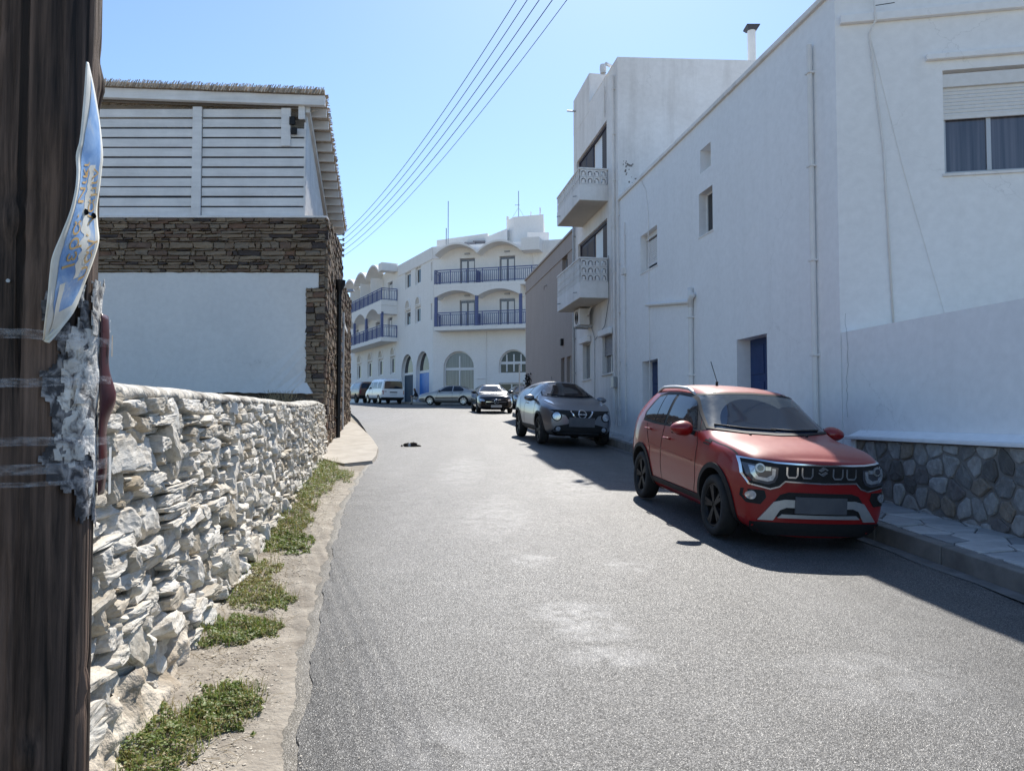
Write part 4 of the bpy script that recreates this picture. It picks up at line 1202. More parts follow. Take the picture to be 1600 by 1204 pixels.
for (z0, solid, rows_, nm) in ((5.08, .47, 3, 'balcony'), (7.93, .46, 2, 'balcony')):
    a, b = S_(22.0), S_(25.1)
    mb = MB(); mb.fbox(RW, a, b, -.02, PB, z0, z0 + .12)
    bal = mb.build(nm, M['old_white'], bb)
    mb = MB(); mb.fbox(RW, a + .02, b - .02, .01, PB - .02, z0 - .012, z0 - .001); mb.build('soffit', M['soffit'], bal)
    mb = MB(); mb.fbox(RW, a, b, PB - .1, PB + .002, z0 + .121, z0 + solid); mb.fbox(RW, a, a + .1, 0, PB - .102, z0 + .121, z0 + solid); mb.fbox(RW, b - .1, b, 0, PB - .102, z0 + .121, z0 + solid)
    mb.build('parapet', M['old_white'], bal)
    NE = Fr(RW.p(a, 0, 0)[:2], RW.n, (-RW.u[0], -RW.u[1]))       # end face turned to us
    block_screen(bal, NE, .03, PB - .02, z0 + solid + .005, rows_, 4, -.09, 0)
    LF = Fr(RW.p(a, PB, 0)[:2], RW.u, RW.n)
    block_screen(bal, LF, .02, (b - a) - .02, z0 + solid + .005, rows_, 15, -.09, 0)
    zt = z0 + solid + rows_ * .215 + .01
    mb = MB(); mb.fbox(RW, a - .015, b + .015, PB - .12, PB + .02, zt, zt + .05); mb.fbox(RW, a - .015, a + .115, 0, PB - .122, zt, zt + .05); mb.build('handrail', M['old_white'], bal, bevel=.008)
    mb = MB(); mb.tube([RW.p(a + .35, PB, z0 + .2), RW.p(a + .35, PB + .12, z0 + .18)], .015, 6); mb.tube([RW.p(b - .5, PB, z0 + .2), RW.p(b - .5, PB + .12, z0 + .18)], .015, 6); mb.build('drain_spout', M['galv'], bal)
# ground floor windows with roller boxes
for (w, low) in ((G1, .0), (G2, .55)):
    s0, s1, z0, z1 = w
    window_part(bb, RW, s0, s1, z0, z1, -.13, 'alu', 'winglass_light', .05, mull=((s0 + s1) / 2,))
    if low: roller(bb, RW, s0 + .01, s1 - .01, z1 - low, z1, -.09, 'shutter_grey')
    m2 = MB(); m2.fbox(RW, s0 - .06, s1 + .06, 0, .13, z1 - .02, z1 + .17); m2.build('shutter_box', M['white'], bb, bevel=.03)
    m2 = MB(); m2.fbox(RW, s0 - .04, s1 + .04, -.1, .04, z0 - .04, z0); m2.build('sill', M['old_white'], bb)
# cables, drainpipes and roof gear
conduit(bb, RW, [(21.25, .05, 1.4), (21.25, .05, 11.3)], .035, 'drainpipe', 'old_white')
conduit(bb, RW, [(21.6, .03, 4.3), (21.6, .03, 7.4)], .014, 'conduit', 'old_white', 6)
conduit(bb, RW, [(26.1, .06, 1.6), (26.1, .06, 8.2)], .04, 'drainpipe', 'galv')
conduit(bb, RW, [(23.5, .03, 1.6), (23.5, .03, 4.1), (23.9, .03, 4.5)], .014, 'cable', 'galv', 6, False)
conduit(bb, RW, [(21.9, .03, 6.3), (21.85, .03, 5.0), (22.3, .03, 4.3), (23.4, .03, 4.0)], .009, 'cable', 'wire', 5, False)
conduit(bb, RW, [(22.2, .03, 11.4), (22.25, .03, 10.5)], .016, 'conduit', 'old_white', 6)
mb = MB(); mb.tube([P(S_(21.9), -.15, 11.85), P(S_(21.6), .15, 11.8)], .05, 8); q = Vector(P(S_(21.95), .14, 11.8)); mb.lathe([(.0, .14), (.09, .13), (.10, .0), (.085, -.12), (0, -.13)], q, 'z', 10); mb.tube([P(S_(21.9), -.15, 11.68), P(S_(21.9), -.15, 11.85)], .02, 6)
mb.build('floodlight', M['white_frame'], bb, smooth=True, angle=R(40))
mb = MB(); mb.tube([P(S_(26), .0, 12.2), P(S_(26), .3, 12.2)], .03, 6); mb.build('drain_spout', M['galv'], bb)
mb = MB(); mb.fbox(RW, S_(21.12), S_(21.38), 0, .12, 2.45, 2.75); mb.build('meter_box', M['galv'], bb, bevel=.01)
mb = MB(); rgc = random.Random(12)
for k in range(34):
    s, z = .12 + abs(rgc.gauss(0, .16)), 8.75 - rgc.random() * .75; n = rgc.randint(5, 7); r = rgc.uniform(.01, .035)
    pts = [(s + .25 * (8.75 - z) + r * math.cos(6.283 * i / n) * rgc.uniform(.5, 1.2), z + r * 1.3 * math.sin(6.283 * i / n) * rgc.uniform(.5, 1.2)) for i in range(n)]
    mb.add([FB.p(a, .004, b) for a, b in pts], [tuple(range(n))])
mb.build('flaked_plaster', M['rubble_mortar'], bb, kind='stuff')
# air conditioner
ac = thing('air_conditioner', 'small beige air conditioner hung under the lower balcony', 'air conditioner', RW.p(S_(24.0), .3, 4.6))
mb = MB(); mb.fbox(RW, S_(23.7), S_(24.5), .12, .44, 4.5, 5.02); mb.build('casing', M['old_white'], ac, bevel=.015)
mb = MB(); q = Vector(RW.p(S_(24.1), .442, 4.76)); n3 = Vector((*RW.n, 0)); u3 = Vector((*RW.u, 0))
for r in (.2, .16, .12, .08, .04):
    mb.tube([q + (u3 * math.cos(t * math.pi / 10) + Vector((0, 0, 1)) * math.sin(t * math.pi / 10)) * r + n3 * .008 for t in range(21)], .006, 4)
mb.build('fan_grille', M['black'], ac)
mb = MB(); mb.fbox(RW, S_(23.8), S_(23.84), 0, .5, 4.44, 4.49); mb.fbox(RW, S_(24.36), S_(24.40), 0, .5, 4.44, 4.49); mb.build('bracket', M['galv'], ac)
mb = MB(); mb.tube([RW.p(S_(23.65), .2, 4.75), RW.p(S_(23.5), .15, 5.0), RW.p(S_(23.6), .03, 5.06)], .025, 6); mb.build('hose', M['old_white'], ac, smooth=True)
# chimney on the roof
ch = thing('chimney_pipe', 'white chimney pipe with a flared black cap on the roof', 'chimney', (7.03, 21.9, 11.6))
mb = MB(); mb.tube([(7.03, 21.9, 11.6), (7.02, 21.9, 12.98)], .118, 16); mb.build('flue', M['pipe_white'], ch, smooth=True, angle=R(40))
mb = MB(); mb.hexa([(6.90, 21.78, 12.92), (7.15, 21.78, 12.92), (7.15, 22.02, 12.92), (6.90, 22.02, 12.92), (6.83, 21.70, 13.02), (7.22, 21.70, 13.02), (7.22, 22.1, 13.02), (6.83, 22.1, 13.02)]); mb.box(6.84, 7.22, 21.72, 22.08, 13.022, 13.05); mb.build('cap', M['chim_cap'], ch)

# --- taupe house
tp = thing('taupe_house', 'plain taupe rendered house beyond the balconies', 'house', (wall_x(31), 31, gz(31)))
TA, TB, TZ = 26.32, 36.2, 8.10
T1 = (S_(27.2), S_(28.1), 6.9, 7.5); T2 = (S_(27.75), S_(28.35), 2.0, 3.8); T3 = (S_(26.7), S_(27.4), 2.0, 3.78)
mb = MB(); wall_face(mb, RW, rect(S_(TA), S_(TB), 0, TZ), [rect(*T1), rect(*T2), rect(*T3)], .2, .02)
mb.add([P(S_(TB), .02, 0), P(S_(TB), -9, 0), P(S_(TB), -9, TZ), P(S_(TB), .02, TZ), P(S_(TA), .02, TZ), P(S_(TA), -9, TZ)], [(0, 1, 2, 3), (3, 2, 5, 4)])
mb.build('wall', M['taupe'], tp)
mb = MB(); mb.fbox(RW, S_(TA) + .02, S_(TB) + .05, -.2, .07, TZ + .001, TZ + .08); mb.build('coping', M['taupe'], tp)
mb = MB(); mb.fbox(RW, S_(TA) + .02, S_(TB) + .03, 0, .05, TZ - .62, TZ - .54); mb.build('string_course', M['taupe'], tp)
window_part(tp, RW, *T1, -.12, 'alu', 'winglass'); window_part(tp, RW, *T2, -.1, 'alu', 'winglass'); window_part(tp, RW, *T3, -.1, 'white_frame', 'winglass_light')
mb = MB(); mb.fbox(RW, S_(27.9), S_(28.1), .02, .12, 4.25, 4.5); mb.build('wall_lamp', M['black'], tp, bevel=.02)
mb = MB(); mb.tube([P(S_(31), .02, 7.0), P(S_(31), .14, 6.95), P(S_(31), .14, 6.82)], .025, 6); mb.build('drain_spout', M['taupe'], tp)
# black wrought plant or trellis on its far corner
mb = MB(); rg = random.Random(9)
for k in range(16):
    a = Vector(P(S_(35.2) + rg.uniform(-.45, .45), .05, 2.5 + rg.uniform(-.1, .2))); pts = [a]
    for i in range(5): pts.append(pts[-1] + Vector((rg.uniform(-.07, .07), rg.uniform(-.12, .12), rg.uniform(.05, .24))))
    mb.tube(pts, .018, 4)
for k in range(120):
    a = Vector(P(S_(35.2) + rg.gauss(0, .3), .06 + rg.uniform(0, .12), 2.6 + rg.random() * 1.0)); u = Vector((rg.gauss(0, 1), rg.gauss(0, 1), rg.gauss(0, 1))).normalized() * .07; w = u.orthogonal() * .5
    mb.add([a - u, a + w, a + u, a - w], [(0, 1, 2, 3)])
o = mb.build('wall_creeper', mat('dark_creeper', (.018, .016, .016), (.04, .035, .03), 9, .8)); tag(o, 'dark straggly creeper climbing the taupe wall corner', 'plant')
# sign post in front of it
sp_ = thing('sign_post', 'thin grey sign post beside the black car and taupe house', 'sign post', (.40, 41.0, gz(41)))
mb = MB(); mb.tube([(.40, 41, gz(41) - .1), (.40, 41, gz(41) + 2.5)], .035, 8); mb.build('post', M['galv'], sp_, smooth=True, angle=R(40))
mb = MB(); mb.tube([(.40, 41, gz(41) + 2.5), (.40, 41, gz(41) + 2.54)], .042, 8); mb.build('cap', M['black'], sp_)
# ------------------------------------------------------------------ hotel at the end of the street
ht = thing('hotel', 'white hotel with scalloped roof edges, blue balconies and arched windows', 'hotel', (HO[0], HO[1], gz(60)))
ZP = 15.05
def bal_rail(parent, pts, z0, z1, fr, gap=.16, post_every=8):
    """railing along a polyline of (s,d)"""
    mb = MB(); bl = MB(); cnt = 0
    for (a, b) in zip(pts, pts[1:]):
        L_ = math.hypot(b[0] - a[0], b[1] - a[1]); A, B = Vector(fr.p(a[0], a[1], 0)), Vector(fr.p(b[0], b[1], 0))
        for z, h in ((z1, .07), (z1 - .16, .04), (z0 + .1, .05)): mb.bar(A + Vector((0, 0, z)), B + Vector((0, 0, z)), .06, h)
        n = max(2, int(L_ / gap))
        for i in range(n + 1):
            q = A + (B - A) * i / n; w = .07 if i % post_every == 0 else .035
            top_ = z1 if i % post_every == 0 else z1 - .16; bot = z0 if i % post_every == 0 else z0 + .1
            bl.bar(q + Vector((0, 0, bot)), q + Vector((0, 0, top_)), w, w)
    r = mb.build('railing', M['rail_blue'], parent); bl.build('balusters', M['rail_blue'], r, kind='stuff')
    return r
def scallop(parent, fr, s0, n, w, zs, rise, d0, d1, zt, th=.16, name='scalloped_canopy'):
    """row of shallow vaults carried out from the wall: underside arcs, top edge follows them"""
    mb = MB(); lowp = []; upp = []
    for i in range(n):
        for k in range(13):
            t = k / 12; s = s0 + (i + t) * w
            lowp.append((s, zs + rise * math.sin(math.pi * t) ** .8)); upp.append((s, max(zs + .22, zs + rise * math.sin(math.pi * t) ** .8 + th) if zt is None else zt))
    m_ = len(lowp)
    for i in range(m_ - 1):
        a, b, c, d = lowp[i], lowp[i + 1], upp[i + 1], upp[i]
        mb.add([fr.p(a[0], d1, a[1]), fr.p(b[0], d1, b[1]), fr.p(c[0], d1, c[1]), fr.p(d[0], d1, d[1]), fr.p(a[0], d0, a[1]), fr.p(b[0], d0, b[1]), fr.p(c[0], d0, c[1]), fr.p(d[0], d0, d[1])],
               [(0, 1, 2, 3), (0, 4, 5, 1), (3, 2, 6, 7)])
    for i in (0, m_ - 1):
        a, d = lowp[i], upp[i]; mb.add([fr.p(a[0], d0, a[1]), fr.p(a[0], d1, a[1]), fr.p(d[0], d1, d[1]), fr.p(d[0], d0, d[1])], [(0, 1, 2, 3)])
    return mb.build(name, M['white2'], parent)
def arch_window(parent, fr, s0, s1, z0, zs, d, fm='white_frame', gm='winglass', door=None, trans=None, mulls=0):
    mb = MB(); o = arch(s0, s1, z0, zs); fw = .09
    i_ = arch(s0 + fw, s1 - fw, z0 + fw * .3, zs, zs + (s1 - s0) / 2 - fw)
    vs, fs, be = fill2d(o, [i_]); mb.add([fr.p(s, d, z) for s, z in vs], fs); mb.add([fr.p(s, d - .06, z) for s, z in vs], fs)
    n = len(i_); mb.add([fr.p(s, d, z) for s, z in i_] + [fr.p(s, d - .06, z) for s, z in i_], [(k, (k + 1) % n, n + (k + 1) % n, n + k) for k in range(n)])
    if trans: mb.fbox(fr, s0 + fw, s1 - fw, d - .06, d + .02, trans - .1, trans + .1)
    for k in range(mulls):
        s = s0 + (s1 - s0) * (k + 1) / (mulls + 1); mb.fbox(fr, s - .05, s + .05, d - .06, d + .01, z0 + .1, zs + (s1 - s0) * .35)
    w = mb.build('arched_window' if not door else 'arched_doorway', M[fm], parent)
    p = MB(); vs, fs, be = fill2d(o); p.add([fr.p(s, d - .03, z) for s, z in vs], fs); p.build('pane', M[gm], w)
    if door:
        p = MB(); p.fbox(fr, s0 + fw, (s0 + s1) / 2 - .01, d - .028, d - .005, z0, trans - .1); p.build('door_leaf', M[door], w)
        p = MB(); p.fbox(fr, (s0 + s1) / 2 + .01, s1 - fw, d - .028, d - .006, z0, trans - .1); p.build('door_leaf', M[door], w)
    return w
# walls with their openings
R_ = FR_R; RL = 13.0
doorsR = [(2.25, 3.5), (5.5, 6.75)]
holes = [rect(a, b, zf, zf + 2.16) for (a, b) in doorsR for zf in (11.85, 8.56)]
GW1 = (.92, 3.42, 3.2, 5.49); GW2 = (5.45, 7.72, 4.98, 5.62); GW3 = (5.45, 7.4, 2.9, 4.2)
holes += [arch(GW1[0], GW1[1], GW1[2], GW1[3]), arch(GW2[0], GW2[1], GW2[2], GW2[3]), rect(GW3[0], GW3[1], GW3[2], GW3[3])]
slotsR = [(-.46, -.26)]
mb = MB(); wall_face(mb, R_, rect(0, RL, 1.6, ZP), holes, .3)
Lf = FR_L; LL = 24.0
upL = [(2.75, 4.12), (5.25, 6.72)]
grd = [(9.3, 10.8), (12.92, 14.45), (16.45, 18.05), (20.3, 21.9)]
DL1 = (4.55, 7.6, 2.55, 5.45); DL2 = (.75, 3.8, 2.55, 5.42)
hl = [rect(a, b, 12.65, 14.05) for a, b in upL] + [rect(a, b, 9.4, 10.75) for a, b in upL]
hl += [rect(a, b, 5.45, 7.05) for a, b in grd] + [arch(*DL1), arch(*DL2)]
hl += [rect(.12, .42, 12.4, 13.9), rect(.12, .42, 9.3, 10.6)]
bdoors = [(10.2, 11.6), (14.0, 15.4), (17.8, 19.2), (21.4, 22.6)]
hl += [rect(a, b, zf, zf + 2.05) for a, b in bdoors for zf in (11.95, 8.66)]
wall_face(mb, Lf, rect(0, LL, 1.6, ZP), hl, .3)
a, b, c, d = R_.p(RL, 0, ZP - .01), R_.p(0, 0, ZP - .01), Lf.p(LL, 0, ZP - .01), (10, 85, ZP - .01)
mb.add([a, b, c, d], [(0, 1, 2, 3)])
mb.build('wall', M['white2'], ht)
mb = MB(); mb.fbox(Lf, 0.02, 8.6, .0, .06, 14.1, ZP + .02); mb.fbox(R_, 0.02, .66, .0, .06, 14.1, ZP + .02); mb.build('roof_band', M['white2'], ht)
# small windows on the left front
for (a, b) in upL:
    for (z0, z1) in ((12.65, 14.05), (9.4, 10.75)): window_part(ht, Lf, a, b, z0, z1, -.16, 'white_frame', 'winglass', .16)
    am = MB(); o = arch(a - .05, b + .05, 10.86, 10.90); i2 = arch(a + .18, b - .18, 10.95, 10.98, 10.98 + (b - a) / 2 - .14)
    vs, fs, be = fill2d(o, [i2]); am.add([Lf.p(s, .07, z) for s, z in vs], fs)
    for poly in (o, i2): n = len(poly); am.add([Lf.p(s, .07, z) for s, z in poly] + [Lf.p(s, 0, z) for s, z in poly], [(k, (k + 1) % n, n + (k + 1) % n, n + k) for k in range(n)])
    am.build('arch_moulding', M['white2'], ht)
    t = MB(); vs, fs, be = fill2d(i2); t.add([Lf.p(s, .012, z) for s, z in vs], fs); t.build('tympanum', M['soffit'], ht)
for (a, b) in grd:
    window_part(ht, Lf, a, b, 5.45, 7.05, -.16, 'white_frame', 'winglass', .17)
    am = MB(); o = arch(a - .06, b + .06, 7.10, 7.14); i2 = arch(a + .2, b - .2, 7.22, 7.24, 7.24 + (b - a) / 2 - .16)
    vs, fs, be = fill2d(o, [i2]); am.add([Lf.p(s, .07, z) for s, z in vs], fs)
    for poly in (o, i2): n = len(poly); am.add([Lf.p(s, .07, z) for s, z in poly] + [Lf.p(s, 0, z) for s, z in poly], [(k, (k + 1) % n, n + (k + 1) % n, n + k) for k in range(n)])
    am.build('arch_moulding', M['white2'], ht)
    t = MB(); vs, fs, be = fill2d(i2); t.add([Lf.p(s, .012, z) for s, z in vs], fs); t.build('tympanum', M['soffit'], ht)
for (z0, z1) in ((12.4, 13.9), (9.3, 10.6)):
    t = MB(); t.fbox(Lf, .12, .42, -.3, -.27, z0, z1); t.build('slot_back', M['white2'], ht)
# big arched openings
arch_window(ht, Lf, *DL1, -.28, door='dark_blue', trans=5.3); arch_window(ht, Lf, *DL2, -.28, door='blue_gloss', trans=5.3, gm='winglass')
arch_window(ht, R_, *GW1, -.28, gm='winglass_light', trans=5.35, mulls=1); arch_window(ht, R_, *GW2, -.28, gm='winglass', trans=5.75, mulls=3)
window_part(ht, R_, *GW3, -.2, 'white_frame', 'winglass', .1, mull=((GW3[0] + GW3[1]) / 2,))
# balcony doors
for (fr, ds, zs) in ((R_, doorsR, (11.85, 8.56)), (Lf, bdoors, (11.95, 8.66))):
    for (a, b) in ds:
        for z in zs:
            h_ = 2.14 if fr is R_ else 2.04
            w = window_part(ht, fr, a, b, z, z + h_, -.2, 'shutter_grey', 'winglass_light', .07, mull=((a + b) / 2,), name='balcony_door')
            for (p, q) in ((a + .12, (a + b) / 2 - .08), ((a + b) / 2 + .08, b - .12)):
                m2 = MB(); m2.fbox(fr, p, q, -.19, -.165, z + .1, z + h_ - .2); m2.build('door_leaf', M['white_frame'], w)
            if fr is R_:
                m2 = MB(); m2.fbox(fr, (a + b) / 2 - .22, (a + b) / 2 + .22, 0, .12, z + h_ + .3, z + h_ + .42); m2.build('wall_lamp', M['galv'], ht, bevel=.03)
# right balconies
PR = 1.25
for (z, lab) in ((11.55, 'u'), (8.25, 'l')):
    mb = MB(); mb.fbox(R_, .58, 8.9, 0, PR, z, z + .3 if lab == 'l' else z + .28); bal = mb.build('balcony', M['white2'], ht)
    zt = z + .3
    bal_rail(bal, [(.62, .05), (.62, PR - .05), (8.85, PR - .05)], zt, zt + 1.06, R_)
    mb = MB(); mb.fbox(R_, 3.95, 4.0, .05, PR - .08, zt, zt + 1.0); mb.build('divider', M['rail_blue'], bal)
scallop(ht, R_, .62, 2, 3.45, 14.10, .78, 0, PR, None)
scallop(ht, R_, .60, 2, 3.45, 10.75, .55, 0, PR, 11.545, name='arched_fascia')
mb = MB(); mb.fbox(R_, 7.55, 8.95, 0, PR, 14.1, ZP); mb.build('roof_block', M['white2'], ht)
for s in (.72, 4.03, 7.5):
    mb = MB(); mb.fbox(R_, s - .11, s + .11, PR - .2, PR - .0, 8.56, 10.85); mb.build('balcony_post', M['rail_blue'], ht)
# left balconies
PL = 1.5
for (z, lab) in ((11.5, 'u'), (8.3, 'l')):
    mb = MB(); mb.fbox(Lf, 8.75, 22.8, 0, PL, z, z + .45 if lab == 'u' else z + .35); bal = mb.build('balcony', M['white2'], ht)
    zt = z + (.45 if lab == 'u' else .35)
    bal_rail(bal, [(8.8, .05), (8.8, PL - .05), (22.75, PL - .05)], zt, zt + 1.06, Lf, .2, 7)
scallop(ht, Lf, 9.7, 3, 4.1, 14.55, .85, 0, PL, None)
mb = MB(); mb.fbox(Lf, 8.72, 9.7, 0, PL, 14.6, 15.3); mb.build('roof_block', M['white2'], ht)
scallop(ht, Lf, 9.7, 3, 4.1, 10.75, .7, 0, PL, 11.495, name='arched_fascia')
mb = MB(); mb.fbox(Lf, 8.78, 9.69, 0, PL, 10.75, 11.49); mb.build('fascia_block', M['white2'], ht)
for s in (8.9, 13.8, 17.9, 22.0):
    mb = MB(); mb.fbox(Lf, s - .12, s + .12, PL - .22, PL - .01, 8.65, 10.9); mb.build('balcony_post', M['rail_blue'], ht)
for s in (13.0, 16.6, 20.3):
    mb = MB(); mb.fbox(Lf, s - .06, s + .06, .02, PL - .3, 11.95, 14.6); mb.build('divider', M['white2'], ht)
# roof volumes, stair tower, masts
mb = MB(); mb.hexa([(-6.3, 63.2, 15), (-2.0, 62.4, 15), (-1.0, 70, 15), (-5.3, 70, 15), (-6.3, 63.2, 16.35), (-2.0, 62.4, 16.75), (-1.0, 70, 16.9), (-5.3, 70, 16.9)]); mb.build('roof_house', M['white2'], ht)
mb = MB(); mb.hexa([(-2.2, 62.0, 15), (-.4, 61.6, 15), (.4, 68, 15), (-1.4, 68, 15), (-2.2, 62.0, 16.3), (-.4, 61.6, 16.95), (.4, 68, 16.95), (-1.4, 68, 16.3)]); mb.build('roof_house', M['white2'], ht)
mb = MB(); mb.hexa([(-.45, 62.4, 15), (.15, 61.6, 15), (2.55, 61.0, 15), (3, 68, 15), (-.45, 62.4, 17.8), (.15, 61.6, 17.9), (2.55, 61.0, 17.95), (3, 68, 17.9)]); mb.build('stair_tower', M['white2'], ht)
mb = MB(); mb.box(1.2, 2.9, 59.2, 60.8, 15.0, 16.05); mb.build('roof_block', M['white2'], ht)
mb = MB(); mb.box(-3.9, -3.0, 61.9, 63, 15.4, 15.9); mb.box(-3.2, -2.2, 61.8, 62.3, 15.9, 16.0); mb.build('roof_vent', M['shutter_grey'], ht)
mb = MB(); mb.tube([(-5.15, 60.9, 15.0), (-5.15, 60.9, 19.0)], .035, 6); mb.tube([(-5.3, 60.9, 15.0), (-5.3, 60.9, 16.8)], .04, 6); mb.build('mast', M['galv'], ht)
mb = MB(); mb.tube([(.55, 63.5, 17.8), (.55, 63.5, 20.6)], .035, 6); mb.tube([(.25, 63.5, 19.4), (.65, 63.5, 19.4)], .03, 5)
for dx in (-.8, .8): mb.tube([(.55, 63.5, 19.2), (.55 + dx, 63.5, 17.85)], .014, 4)
mb.build('antenna', M['galv'], ht)
mb = MB(); mb.tube([(1.55, 61.9, 17.9), (1.55, 61.9, 18.4)], .05, 6); mb.tube([(2.3, 61.7, 17.9), (2.3, 61.7, 18.7)], .06, 6); mb.tube([(-.35, 62.3, 17.8), (-.35, 62.3, 18.1)], .12, 6); mb.build('vent_pipe', M['white2'], ht)
mb = MB(); mb.tube([R_.p(4.45, .03, 3), R_.p(4.45, .03, 8.2)], .04, 5); mb.tube([R_.p(3.7, .03, 4.55), R_.p(4.45, .03, 4.55)], .03, 5); mb.tube([R_.p(8.2, .03, 12), R_.p(8.2, .03, 14.9)], .05, 5); mb.build('drainpipe', M['old_white'], ht)
# plain white house beyond the hotel's left end
e = thing('far_white_house', 'plain white house edge beyond the far end of the hotel', 'house', Lf.p(27, 0, gz(84)))
mb = MB(); mb.fbox(Lf, 24.2, 34, -8, -.4, 2, 13.2); mb.build('wall', M['white2'], e)
mb = MB(); mb.fbox(Lf, 24.15, 34, -8, -.3, 13.2, 13.5); mb.build('coping', M['white2'], e)
# street lamp showing past the brown house
sl = thing('street_lamp', 'small grey street lamp arm showing past the brown house end', 'street lamp', (-7.6, 31.0, gz(31)))
mb = MB(); mb.tube([(-7.6, 31, gz(31)), (-7.6, 31, 6.6)], .05, 8); mb.build('post', M['galv'], sl, smooth=True, angle=R(40))
mb = MB(); mb.tube([(-7.6, 31, 6.62), (-6.8, 31, 6.78)], .03, 6); mb.build('arm', M['galv'], sl)
mb = MB(); mb.hexa([(-6.9, 30.9, 6.70), (-6.45, 30.9, 6.74), (-6.45, 31.1, 6.74), (-6.9, 31.1, 6.70), (-6.9, 30.93, 6.84), (-6.5, 30.93, 6.84), (-6.5, 31.07, 6.84), (-6.9, 31.07, 6.84)]); mb.build('lamp_head', M['galv'], sl)
